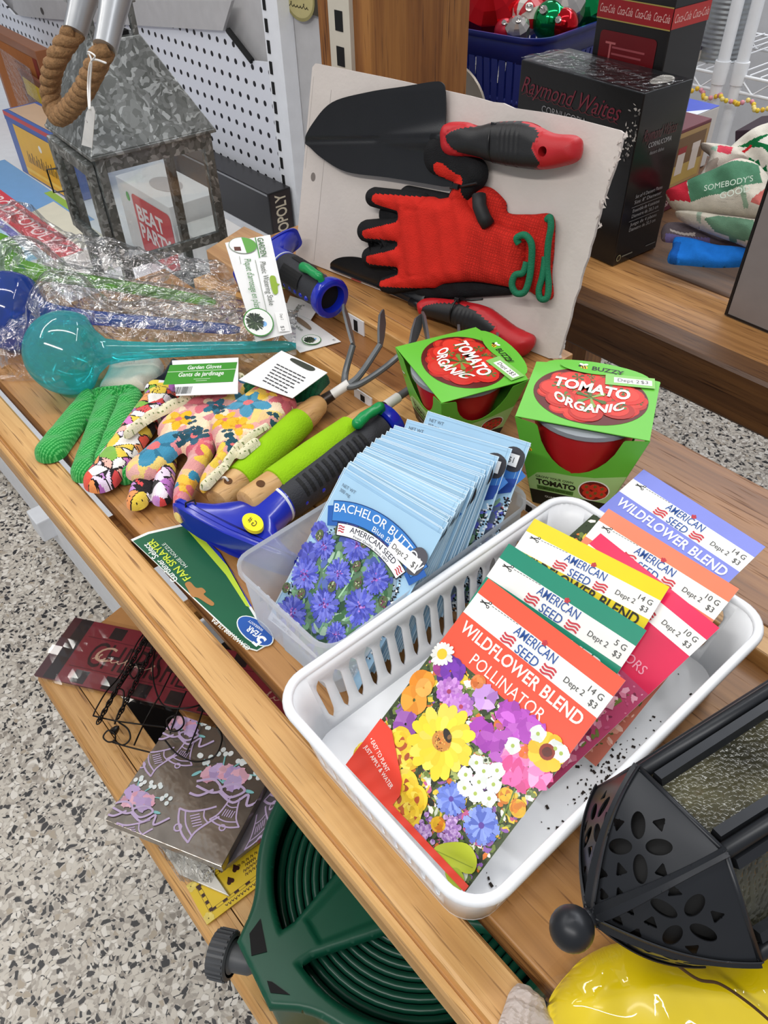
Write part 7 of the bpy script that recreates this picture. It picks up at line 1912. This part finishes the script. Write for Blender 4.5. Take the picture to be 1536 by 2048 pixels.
mb = MB(); inflate(mb, rf, reel_sdf, (-.20, -.20, .14, .14), .0016, reel_top, lambda P, d: np.full(len(P), RT - .006)); obj('face_plate', mb, RG, reel, smooth=45)
mb = MB(); mb.lathe(rf.p(0, 0, 0), (0, 0, 1), [(0, .001), (0, .128), (.004, .131), (RT - .0055, .1325), (RT - .0055, .1255), (.006, .1245), (.006, .001)], 72, caps=False); obj('drum_wall', mb, RG, reel, smooth=40)
mb = MB(); c, s_ = math.cos(th0), math.sin(th0); lf_ = Frame(RC_, V(c, s_, 0), V(-s_, c, 0), V(0, 0, 1))
mb.prism([(.118, -.047), (.150, -.0265), (.150, .0265), (.118, .047)], lf_, .010, RT - .0058); obj('outlet_housing', mb, RG, reel, bevel=.002)
mb = MB()
for pp_ in (((499, 1868), (521, 1838), (534, 1904), (503, 1912)), ((534, 1962), (544, 1964), (580, 1990), (541, 1986))): mb.prism([rf.px(*q, RT + .0036) for q in pp_], rf, RT + .0036, RT + .0044)
obj('outlet_slots', mb, BLACKV, reel)
hose = []
for lay, zz in ((0, RT - .020),):
    N_ = 10
    for i in range(N_ * 60 + 1):
        a = 2 * math.pi * i / 60; r = .046 + .0072 * i / 60; hose.append(rf.p(r * math.cos(a), r * math.sin(a), zz))
mb = MB(); mb.tube(hose, .0034, 10); obj('coiled_hose', mb, HG, reel, smooth=True)
mb = MB(); mb.lathe(rf.p(0, 0, .006), (0, 0, 1), [(0, .044), (RT - .016, .044)], 40); mb.lathe(rf.p(0, 0, .004), (0, 0, 1), [(.02, .122), (.021, .045)], 48, caps=False); obj('hub', mb, mat('dark_hub', '#06261c', rough=.5), reel, smooth=40)
# grey tap connector
tapd = unit(V(-.050, -.020, 0)); tb = at(502, 1922, z=LZ + .050)
tap = thing('tap_connector', 'grey ribbed plastic tap connector at the end of the hose reel', 'connector', tb - V(0, 0, .049))
GRYP = mat('grey_plastic', '#4b4d50', rough=.45, var=.05)
tp_ = at(430, 1905, z=LZ + .046); tapd = unit(tp_ - tb); LT = np.linalg.norm(tp_ - tb)
mb = MB(); mb.lathe(tb, tapd, [(-.004, .008), (0, .0105), (LT * .45, .0110), (LT * .50, .0130)], 24); obj('stem', mb, GRYP, tap, smooth=40)
mb = MB(); mb.lathe(tb, tapd, [(LT * .48, .0150), (LT * .52, .0175), (LT * .98, .0180), (LT, .0165), (LT, .012), (LT * .8, .011), (LT * .8, .0005)], 40, caps=False)
for k in range(24):
    a = 2 * math.pi * k / 24; e1 = unit(np.cross(V(0, 0, 1), tapd)); e2 = np.cross(tapd, e1); r = .0180; p = e1 * math.cos(a) * r + e2 * math.sin(a) * r
    mb.tube([tb + tapd * LT * .54 + p, tb + tapd * LT * .97 + p], .0012, 5)
obj('ribbed_nut', mb, GRYP, tap, smooth=40)

# ---------------------------------------------------------------- flat goods on the lower shelf
class SkewFrame(Frame):
    def px(s, px, py, c=0.0):
        d = ray(px, py); o = s.o + s.n * c; t = ((o - CP) @ s.n) / (d @ s.n); q = CP + t * d - o
        k = s.u @ s.v; a, b = q @ s.u, q @ s.v; return float((a - k * b) / (1 - k * k)), float((b - k * a) / (1 - k * k))
SZ = LZ + .0065
def quadthing(name, label, cat, pts, zz, m, th=.002, part='sheet', sub=None):
    P = [at(*(q or (0, 0)), z=zz) for q in pts]
    if pts[1] is None: P[1] = P[2] - P[3] + P[0]
    P[2] = P[1] + P[3] - P[0]; t = thing(name, label, cat, np.mean(P, 0) * [1, 1, 0] + V(0, 0, zz - th))
    u = unit(P[1] - P[0]); mb = MB(); mb.hexa([p - V(0, 0, th) for p in P], P); obj(part, mb, m, t, bevel=.0005)
    vv = P[3] - P[0]; nz = V(0, 0, 1)
    W_, H_ = np.linalg.norm(P[1] - P[0]), np.linalg.norm(vv); Print.clip = (W_, H_)
    return t, SkewFrame(P[0], u, vv, nz), W_, H_, P
# plaid sign: from its left end towards the right under the shelf
t, f, W_, H_, P = quadthing('plaid_sign', 'red and black buffalo plaid Christmas sign in a clear sleeve on the lower shelf', 'sign', [(150, 1235), (640, 1338), (600, 1480), (68, 1350)], SZ, mat('maroon_sign', '#5d1823', rough=.35, coat=.4, var=.1), .003)
pr = Print(f, .0003); BLKC = '#231a1d'
pr.rect(0, 0, W_, H_, '#7d2632', 0); pr.rect(W_ * .035, 0, W_ * .085, H_, BLKC, 1); pr.rect(0, 0, W_ * .035, H_, '#4a2128', 1)
for i in range(7):
    x = W_ * (.14 + .125 * i); pr.rect(x + W_ * .04, H_ * .03, x + W_ * .095, H_ * .22, BLKC, 1); pr.rect(x, H_ * .78, x + W_ * .055, H_ * .98, BLKC, 1)
pr.rect(W_ * .1, H_ * .25, W_, H_ * .26, '#4f1620', 1); pr.rect(W_ * .1, H_ * .74, W_, H_ * .75, '#4f1620', 1)
def wtext(s, u0, v0, h, col, k, wd, **kw): pr.text(s, W_ * u0, H_ * v0, h, col, k, width=W_ * wd, **kw)
wtext('CHERISH', .15, .70, H_ * .42, '#2a1418', 2, .36, bold=-.0); script(pr, W_ * .17, H_ * .58, W_ * .24, H_ * .12, 9, '#c9a98f', .0011, 3, slant=.5); pr.text('C', W_ * .165, H_ * .60, H_ * .26, '#c9a98f', 3, shear=.3)
wtext('LAB', .52, .72, H_ * .25, '#2a1418', 2, .12); script(pr, W_ * .53, H_ * .45, W_ * .12, H_ * .12, 5, '#c2a08a', .0010, 3, slant=.5)
script(pr, W_ * .72, H_ * .6, W_ * .2, H_ * .14, 7, '#b58f7c', .0010, 3, slant=.5); pr.done('sign_print', GLOSSY, t)
mb = MB(); A = [at(*q, z=SZ + .0014) for q in ((146, 1228), (640, 1330), (606, 1486), (62, 1356))]
mb.grid(lambda s, q: (A[0] * (1 - s) + A[1] * s) * (1 - q) + (A[3] * (1 - s) + A[2] * s) * q + V(0, 0, .0012 * abs(math.sin(11 * s + 4 * q))), 24, 8); obj('clear_sleeve', mb, glass_mat('sleeve_film', (.95, .94, .94), .05), t)
# black wire hanger tangle
wh = thing('wire_hanger', 'tangled black wire plant hanger with chain lying over the plaid sign', 'wire hanger', at(330, 1400, z=SZ + .003))
BW_ = mat('black_wire', '#1d1a18', rough=.4, metal=.5)
def zp(x, y): return (60 + x / 3.072, 1220 + y / 3.072)
def wire(pts, zz, r=.0009, part='wire', closed=False):
    mb = MB(); mb.tube(catmull([at(*zp(*q), z=SZ + zz + (.018 if q[0] > 790 else 0) + .003 * math.sin(i * 1.7)) for i, q in enumerate(pts)], 6, closed), r, 6, closed=closed); obj(part, mb, BW_, wh, smooth=True)
wire([(720, 120), (660, 200), (600, 320), (540, 420), (470, 500), (410, 600), (388, 650)], .009); wire([(740, 150), (690, 260), (620, 370), (560, 460), (500, 540), (440, 640), (420, 690)], .012)
wire([(775, 220), (755, 330), (760, 440), (800, 560), (860, 600), (980, 600), (1080, 570)], .010); wire([(870, 380), (800, 520), (740, 620), (680, 740), (640, 830)], .008); wire([(960, 500), (920, 590), (880, 700), (860, 760)], .009)
wire([(388, 650), (520, 680), (660, 700), (830, 720)], .010); wire([(500, 810), (600, 840), (720, 870), (760, 880)], .008); wire([(830, 800), (900, 880), (1000, 930), (1090, 920), (1150, 880), (1180, 780), (1140, 700)], .013); wire([(1060, 620), (1020, 740), (960, 880)], .010)
wire([(520, 760), (480, 740), (450, 780), (480, 810), (520, 800)], .010, closed=True); wire([(545, 690), (600, 730), (615, 790), (570, 830), (510, 800)], .011)
wire([(840, 680), (880, 650), (930, 650), (945, 700), (910, 740), (860, 740)], .014, closed=True); wire([(620, 350), (650, 330), (668, 370), (640, 420), (612, 390)], .012, closed=True); wire([(700, 190), (740, 190), (745, 240), (700, 330), (660, 330)], .011); wire([(540, 480), (575, 500), (570, 580), (540, 640), (520, 700)], .012)
def chain(p0, p1, n):
    mb = MB()
    for i in range(n):
        q = (p0[0] + (p1[0] - p0[0]) * (i + .5) / n, p0[1] + (p1[1] - p0[1]) * (i + .5) / n); c = at(*zp(*q), z=SZ + .016); d = unit(at(*zp(*p1), z=SZ + .016) - at(*zp(*p0), z=SZ + .016)); s_ = unit(np.cross(d, V(0, 0, 1))) if i % 2 else V(0, 0, 1)
        mb.tube([c + d * .0052 * math.cos(a) + s_ * .0024 * math.sin(a) for a in np.linspace(0, 6.28, 13)[:-1]], .0008, 5, closed=True)
    obj('chain', mb, BW_, wh, smooth=True)
chain((720, 150), (420, 690), 20); chain((760, 230), (540, 660), 15); chain((1180, 700), (1090, 830), 6)
mb = MB(); mb.lathe(at(*zp(515, 745), z=SZ + .008), (.3, .6, .7), [(0, .0045), (.006, .0030), (.010, .0005)], 10); obj('hook_cap', mb, BW_, wh, smooth=True)
# napkin packs
SILV = mat('silver_cello', '#9a9187', rough=.18, metal=.75, var=.18, vscale=30, bump=.25, bscale=70)
LIL = '#c3aed2'
def bell(pr, cx, cy, s, rot, k):
    c, q = math.cos(rot), math.sin(rot); T = lambda x, y: (cx + (x * c - y * q) * s, cy + (x * q + y * c) * s)
    wd = s * .055
    pr.line([T(*p) for p in smooth2([(-.16, -.5), (-.20, -.2), (-.32, .2), (-.52, .44)], 5, False)], wd, LIL, k); pr.line([T(*p) for p in smooth2([(.16, -.5), (.20, -.2), (.32, .2), (.52, .44)], 5, False)], wd, LIL, k)
    pr.line([T(*p) for p in smooth2([(-.52, .44), (-.2, .54), (.2, .54), (.52, .44)], 5, False)], wd, LIL, k); pr.line([T(*p) for p in smooth2([(-.40, .30), (0, .38), (.40, .30)], 5, False)], wd * .8, LIL, k)
    pr.line([T(*p) for p in smooth2([(-.2, -.18), (0, -.12), (.2, -.18)], 5, False)], wd * .7, LIL, k)
    for i in range(5): x = -.16 + .08 * i; pr.line([T(x - .02, .22), T(x + .02, -.02)], wd * .6, LIL, k)
    pr.line([T(.10 * math.cos(a), .60 + .10 * math.sin(a)) for a in np.linspace(0, 6.3, 10)], wd * .8, LIL, k)
def bouquet(pr, cx, cy, s, k):
    r_ = random.Random(int(cx * 1e5))
    for i in range(4):
        a = -2.6 + .65 * i; e_ = (cx + s * .72 * math.cos(a), cy + s * .62 * math.sin(a))
        pr.line(smooth2([(cx, cy), (cx + s * .3 * math.cos(a - .2), cy + s * .35 * math.sin(a - .2)), e_], 5, False), s * .030, '#7fbfc0', k)
        for j in range(5): pr.ell(e_[0] + s * r_.uniform(-.16, .16), e_[1] + s * r_.uniform(-.10, .10), s * .052, s * .058, r_.choice(['#e8ecec', '#dfe8e8']), k + 1, 12)
    for i in range(6):
        a = -2.8 + .5 * i + r_.uniform(-.15, .15); q = s * r_.uniform(.18, .38); pr.flower(cx + q * math.cos(a), cy + q * math.sin(a) * .9, s * .17, 5, [['#e9b4c6', '#e3a6bb'], ['#c9b0dc', '#bfa3d4']][i % 2], k + 2, wid=1.4)
    for i in range(4):
        a = -2.9 + .85 * i; pr.ell(cx + s * .62 * math.cos(a), cy + s * .20 * math.sin(a) + s * .05, s * .11, s * .035, '#86c4c6', k, 12, a * .3)
    for t_ in ([(-.5, .15), (-.2, .0), (.05, .14), (-.1, .26), (-.45, .24)], [(.0, .12), (.25, -.06), (.5, .0), (.3, .22), (.05, .16)], [(.05, .2), (.4, .3), (.6, .05), (.7, .26), (.95, .0)], [(-.1, .2), (-.3, .4), (-.5, .42)]):
        pr.line(smooth2([(cx + s * x, cy + s * y) for x, y in t_], 6, False), s * .05, LIL, k + 5)
t, f, W_, H_, P = quadthing('napkin_pack', 'lower silver cellophane napkin pack with lilac print, partly under the bell pack', 'napkins', [(480, 1590), None, (612, 1606), (440, 1742)], LZ + .0185, mat('violet_cello', '#8f8a94', rough=.2, metal=.6, var=.2, vscale=30, bump=.3, bscale=60), .006)
pr = Print(f, .0003); bell(pr, W_ * .62, H_ * .35, .035, .5, 1); bell(pr, W_ * .4, H_ * .75, .03, -.2, 1); pr.done('film_print', GLOSSY, t)
t, f, W_, H_, P = quadthing('cello_sleeve', 'crumpled clear sleeve with white card sticking out beneath the napkin packs', 'sleeve', [(300, 1660), (395, 1700), (0, 0), (358, 1748)], LZ + .0070, mat('white_insert', '#d6d2c8', rough=.5, coat=.4), .003)
mb = MB(); A = [at(*q, z=LZ + .0085) for q in ((285, 1650), (440, 1718), (425, 1768), (362, 1765))]
mb.grid(lambda s, q: (A[0] * (1 - s) + A[1] * s) * (1 - q) + (A[3] * (1 - s) + A[2] * s) * q + V(0, 0, .004 * abs(math.sin(23 * s + 7 * q))), 20, 8); obj('clear_film', mb, FILM, t)
t, f, W_, H_, P = quadthing('napkin_pack', 'silver cellophane napkin pack printed with lilac wedding bells, on top', 'napkins', [(352, 1428), None, (443, 1734), (210, 1640)], LZ + .0310, SILV, .011)
pr = Print(f, .0004); uv = lambda x, y: f.px(180 + x / 2.164, 1400 + y / 2.164)
for b, s_, r_ in (((475, 515), .034, .55), ((605, 480), .028, -.35), ((305, 250), .030, .50), ((410, 225), .026, -.35), ((195, 570), .030, .5)):
    c = uv(*b); bell(pr, c[0], c[1], s_, r_ + .25, 1)
for b, s_ in (((575, 360), .048), ((195, 455), .040), ((395, 130), .040)): c = uv(*b); bouquet(pr, c[0], c[1], s_, 3)
pr.done('film_print', GLOSSY, t)
# yellow card with chequered border
t, f, W_, H_, P = quadthing('gift_card', 'yellow card with brown chequered border, hearts and red dot, beside the reel', 'card', [(372, 1772), (565, 1632), (0, 0), (414, 1850)], LZ + .0030, mat('yellow_card', '#d9b728', rough=.4, coat=.2), .0015)
pr = Print(f, .0003); BR = '#3a1d18'
pr.rect(0, 0, W_, H_, '#dcbb2c', 0)
pr.rect(0, 0, W_ * .062, H_ * .16, BR, 2); pr.rect(0, H_ * .82, W_ * .075, H_, BR, 2)
for x, y in ((.032, .08), (.036, .91)): pr.flower(W_ * x, H_ * y, .0055, 8, '#e6cf6a', 3, wid=.8)
for k in range(16):
    if k % 2 == 0:
        pr.rect(W_ * (.065 + .056 * k), H_ * .16, W_ * (.065 + .056 * (k + .8)), H_ * .21, BR, 1); pr.rect(W_ * (.085 + .056 * k), H_ * .78, W_ * (.085 + .056 * (k + .8)), H_ * .83, BR, 1)
for k in range(7):
    if k % 2 == 0: pr.rect(W_ * .070, H_ * (.20 + .09 * k), W_ * .098, H_ * (.28 + .09 * k), BR, 1)
for y in (.155, .215, .775, .835): pr.rect(W_ * .06, H_ * y, W_, H_ * (y + .008), BR, 1)
pr.rect(W_ * .064, H_ * .17, W_ * .067, H_ * .82, BR, 1); pr.rect(W_ * .099, H_ * .17, W_ * .102, H_ * .82, BR, 1)
fb = Frame(f.p(W_, H_), -f.u, -f.v, f.n); p2 = Print(fb, .0003)   # lettering faces the other way
for s_, u0, v0, wd in (('A GIFT', .38, .36, .17), ('from', .42, .47, .12), ('the', .45, .57, .08), ('heart', .40, .68, .14)): pass
for i, (v0, a, b) in enumerate(((.64, .46, .64), (.55, .46, .62), (.46, .50, .60), (.37, .44, .66))):
    for k in range(5): 
        x = a + (b - a) * k / 5; pr.line(smooth2([(W_ * x, H_ * v0), (W_ * (x + .012), H_ * (v0 - .05)), (W_ * (x + .020), H_ * (v0 + .01)), (W_ * (x + .026), H_ * (v0 - .04))], 3, False), .0007, '#6d5420', 2)
for x, y in ((.42, .36), (.33, .52), (.62, .62)): 
    c = (W_ * x, H_ * y); pr.ell(c[0] - .0016, c[1] + .0008, .0020, .0022, BR, 2, 10); pr.ell(c[0] + .0016, c[1] + .0008, .0020, .0022, BR, 2, 10); pr.poly([(c[0] - .0034, c[1] + .0002), (c[0] + .0034, c[1] + .0002), (c[0], c[1] - .0045)], BR, 2)
pr.ell(W_ * .80, H_ * .42, .0105, .0105, '#e6364a', 3, 24)
for k in range(22): x = .20 + .03 * k; pr.line([(W_ * x, H_ * .89), (W_ * (x + .012), H_ * (.93 + .02 * (k % 2))), (W_ * (x + .020), H_ * .90)], .0007, '#4a3020', 2); pr.line([(W_ * x, H_ * .06), (W_ * (x + .012), H_ * (.10 + .02 * (k % 2))), (W_ * (x + .020), H_ * .07)], .0007, '#4a3020', 2)
pr.done('card_print', PAPER, t)

Print.clip = None
# ---------------------------------------------------------------- black lantern lying across the basket rim
LB = mat('black_tin', '#27292d', rough=.36, metal=.35, var=.12, vscale=25, bump=.08, bscale=60)
ap = V(-.0390, .1345, .0860); lth, lph, roll, Lr, Rr = 1.347, -.01, .845, .0445, .0473
la = V(math.cos(lph) * math.cos(lth), math.cos(lph) * math.sin(lth), math.sin(lph)); e1 = unit(np.cross(V(0, 0, 1), la)); e2 = np.cross(la, e1)
bl = thing('black_lantern', 'black metal lantern with pierced domed roof, lying on its side over the basket', 'lantern', ap * [1, 1, 0] + V(0, 0, .03))
def hx(i, s, r): 
    a = roll + 2 * math.pi * i / 6; return ap + la * s + (e1 * math.cos(a) + e2 * math.sin(a)) * r
# roof facets with cut-outs, bulging outwards
def facet(i):
    A, B = hx(i, Lr, Rr), hx(i + 1, Lr, Rr); O = ap
    u = unit(B - A); mid = (A + B) / 2; v = unit(O - mid - u * ((O - mid) @ u)); n = np.cross(u, v)
    if n @ (mid - (ap + la * Lr)) < 0: n = -n
    W = np.linalg.norm(B - A); H = (O - mid) @ v
    f = Frame(mid, u, v, n)
    cut = []
    for k in range(4): a = math.radians(45 + 90 * k); cut.append(('e', .0 + .0082 * math.cos(a), H * .37 + .0082 * math.sin(a), .0054, .0031, a))
    for k in range(4): a = math.radians(90 * k); cut.append(('t', .0128 * math.cos(a), H * .37 + .0128 * math.sin(a), .0030, 0, a))
    for x, y in ((-.0052, H * .70), (.0052, H * .70), (0, H * .80)): cut.append(('t', x, y, .0027, 0, 1.57))
    wfun = lambda y: W / 2 * np.clip(1 - y / H, 0, 1) ** .72 + .0022
    def sdf(P):
        d = np.maximum(np.maximum(np.abs(P[:, 0]) - wfun(np.clip(P[:, 1], 0, H)), -P[:, 1]), P[:, 1] - H)
        for c in cut:
            q = P - [c[1], c[2]]; ca, sa = math.cos(c[5]), math.sin(c[5]); x = q[:, 0] * ca + q[:, 1] * sa; y = -q[:, 0] * sa + q[:, 1] * ca
            if c[0] == 'e': e = (np.hypot(x / c[3], y / c[4]) - 1) * c[4]
            else: e = np.maximum(np.abs(y) + x * .6 - c[3] * .6, -x - c[3] * .7)
            d = np.maximum(d, -e)
        return d
    def top(P, d):
        y = np.clip(P[:, 1] / H, 0, 1); hgt = .0055 * np.sin(math.pi * np.clip(y, 0, 1) ** .8) 
        emb = 0
        return hgt * (1 - .25 * (P[:, 0] / (W / 2)) ** 2)
    mb = MB(); inflate(mb, f, sdf, (-W / 2 - .004, -.001, W / 2 + .004, H + .001), .00055, top, lambda P, d: top(P, d) - .0006)
    obj('roof_panel', mb, LB, bl, smooth=60)
for i in range(6): facet(i)
mb = MB(); mb.sphere(ap - la * .0085, .0092, 24, 14); mb.lathe(ap - la * .004, la, [(0, .005), (.008, .0035)], 14); obj('knob', mb, LB, bl, smooth=True)
# body: black frame bars and embossed glass
BLEN = .21; r0, r1 = Rr * .93, Rr * 1.12
AMB = None
def embossed():
    m, t, b = nt_new('embossed_glass'); L = t.links
    tc = N(t, 'ShaderNodeTexCoord')
    v = N(t, 'ShaderNodeTexVoronoi', feature='SMOOTH_F1', i_Scale=55.0); w_ = N(t, 'ShaderNodeTexWave', wave_type='RINGS', i_Scale=9.0, i_Distortion=4.0, i_Detail=1.0)
    n2 = N(t, 'ShaderNodeTexVoronoi', feature='F1', i_Scale=420.0)
    for q in (v, w_, n2): L.new(tc.outputs['Object'], q.inputs['Vector'])
    a = N(t, 'ShaderNodeMath', operation='ADD'); L.new(v.outputs['Distance'], a.inputs[0]); L.new(w_.outputs['Fac'], a.inputs[1])
    c = N(t, 'ShaderNodeMath', operation='MULTIPLY_ADD'); c.inputs[1].default_value = -.5; L.new(n2.outputs['Distance'], c.inputs[0]); L.new(a.outputs[0], c.inputs[2])
    bp = N(t, 'ShaderNodeBump', i_Strength=.8, i_Distance=.003); L.new(c.outputs[0], bp.inputs['Height']); L.new(bp.outputs[0], b.inputs['Normal'])
    n4 = N(t, 'ShaderNodeTexNoise', i_Scale=30.0, i_Detail=2.0); L.new(tc.outputs['Object'], n4.inputs['Vector'])
    r = ramp(t, [(.3, '#252313'), (.5, '#3b3823'), (.62, '#4d4a33'), (.74, '#6a452f')]); L.new(n4.outputs[0], r.inputs[0]); L.new(r.outputs[0], b.inputs['Base Color'])
    b.inputs['Roughness'].default_value = .12; b.inputs['Specular IOR Level'].default_value = .6; b.inputs['Coat Weight'].default_value = .5; return m
EMB = embossed()
for i in range(6):
    q = [hx(i, Lr + .004, r0), hx(i + 1, Lr + .004, r0), hx(i + 1, Lr + BLEN, r1), hx(i, Lr + BLEN, r1)]
    cen = np.mean(q, 0); n = unit(np.cross(q[1] - q[0], q[3] - q[0])); n = n if n @ (cen - (ap + la * (Lr + BLEN / 2))) > 0 else -n
    mb = MB(); mb.hexa([p - n * .0035 for p in q], [p - n * .0020 for p in q]); obj('glass_panel', mb, EMB, bl)
    # bars: two along the edges (inset), one cross rail at each end
    ui = unit(q[1] - q[0])
    def bar(p0, p1, w, th, lift): 
        d = unit(p1 - p0); s_ = unit(np.cross(n, d)); mb.hexa([p0 - s_ * w + n * (lift - th), p1 - s_ * w + n * (lift - th), p1 + s_ * w + n * (lift - th), p0 + s_ * w + n * (lift - th)], [p0 - s_ * w * .7 + n * lift, p1 - s_ * w * .7 + n * lift, p1 + s_ * w * .7 + n * lift, p0 + s_ * w * .7 + n * lift])
    mb = MB(); bar(q[0] + ui * .0062, q[3] + ui * .0062, .0030, .005, .0022); bar(q[1] - ui * .0062, q[2] - ui * .0062, .0030, .005, .0022); obj('panel_frame', mb, LB, bl)
    mb = MB(); mb.tube([hx(i, Lr - .001, r0 * 1.0), hx(i, Lr + BLEN, r1 * 1.0)], .0032, 8); obj('corner_bar', mb, LB, bl, smooth=True)
mb = MB(); mb.lathe(ap, la, [(.006, .004), (Lr * .5, Rr * .52), (Lr * .92, Rr * .80), (Lr * .98, Rr * .82), (Lr * .98, .001)], 30, caps=False); obj('added_dark_liner', mb, BLACKV, bl, smooth=40)  # black liner added inside the roof so its cut-outs look dark
mb = MB()
for i in range(6): mb.tube([hx(i, Lr, Rr * .985), hx(i + 1, Lr, Rr * .985)], .0014, 6)
obj('roof_rim', mb, LB, bl, smooth=True)

mb = MB(); mb.lathe(ap + la * (Lr + BLEN - .002), la, [(0, r1 * .98), (.004, .0690), (.012, .0695), (.014, .0665), (.014, .001)], 6, ref=e2 * math.cos(roll) - e1 * math.sin(roll) if False else None); obj('base_plate', mb, LB, bl, bevel=.001)
# ---------------------------------------------------------------- yellow goods in a clear bag, tissue
yb = thing('yellow_plush_bag', 'bright yellow soft item sealed in a clear bag in the near right corner', 'bag', at(1330, 1990, z=.001))
YEL = mat('bright_yellow', '#ffe10a', rough=.4, var=.03, coat=.2)
yf = flat((0, 0, .001)); yo = smooth2([yf.px(*q, .02) for q in ((1105, 1990), (1130, 1940), (1190, 1882), (1270, 1860), (1420, 1880), (1560, 1850), (1700, 1900), (1700, 2120), (1400, 2150), (1180, 2110), (1120, 2050))], 5)
xs = [q[0] for q in yo]; ys = [q[1] for q in yo]
def ytop(P, d):
    q = np.clip(-d / .045, 0, 1); return .034 * np.sqrt(np.maximum(1 - (1 - q) ** 2, 0)) + .0012 * np.sin(P[:, 0] * 160 + 2 * np.sin(P[:, 1] * 90))
mb = MB(); inflate(mb, yf, lambda P: sd_poly(P, yo), (min(xs) - .004, min(ys) - .004, max(xs) + .004, max(ys) + .004), .0018, ytop, lambda P, d: np.zeros(len(P))); obj('yellow_item', mb, YEL, yb, smooth=True)
bo = smooth2([yf.px(*q, .012) for q in ((1058, 2010), (1075, 1960), (1130, 1900), (1185, 1868), (1270, 1846), (1420, 1866), (1560, 1836), (1720, 1880), (1720, 2150), (1400, 2180), (1150, 2130), (1070, 2060))], 5)
xs = [q[0] for q in bo]; ys = [q[1] for q in bo]
mb = MB(); inflate(mb, yf, lambda P: sd_poly(P, bo), (min(xs) - .004, min(ys) - .004, max(xs) + .004, max(ys) + .004), .0022, lambda P, d: .004 + .036 * np.sqrt(np.maximum(1 - (1 - np.clip(-d / .052, 0, 1)) ** 2, 0)) + .0010 * np.sin(P[:, 0] * 300 + 3 * np.sin(P[:, 1] * 170))); obj('clear_bag', mb, glass_mat('thin_film', (.96, .96, .95), .07), yb, smooth=True)
mb = MB(); mb.tube(catmull([at(*q, z=zz) for q, zz in zip(((1284, 1886), (1340, 1920), (1395, 1958), (1440, 1968), (1500, 2008), (1560, 2060)), (.046, .043, .042, .042, .041, .040))], 8), .0007, 6); cdo = obj('thin_cord', mb, mat('brown_cord', '#4a3214', rough=.8)); tag(cdo, 'thin brown cord lying across the yellow bag below the black lantern', 'cord')
tis = thing('tissue_wad', 'crumpled pinkish white tissue on the rail in the near right corner', 'tissue', at(1035, 2010, z=.001))
to_ = [yf.px(*q, .004) for q in ((988, 2070), (1006, 2020), (1018, 1984), (1036, 1962), (1062, 1970), (1088, 1996), (1100, 2030), (1130, 2060), (1150, 2130), (1000, 2130))]; xs = [q[0] for q in to_]; ys = [q[1] for q in to_]
mb = MB(); inflate(mb, yf, lambda P: sd_poly(P, to_), (min(xs) - .004, min(ys) - .004, max(xs) + .004, max(ys) + .004), .0014, lambda P, d: .0042 * np.sqrt(np.clip(-d / .004, 0, 1)) + .0024 * np.abs(np.sin(P[:, 0] * 230 + 2.4 * np.sin(P[:, 1] * 190))) + .0012 * np.abs(np.sin(P[:, 1] * 520 + 3 * np.sin(P[:, 0] * 310))), lambda P, d: np.zeros(len(P))); obj('tissue', mb, mat('pink_tissue', '#d8cbc4', rough=.7, var=.06, bump=.4, bscale=260, alpha=.72), tis)
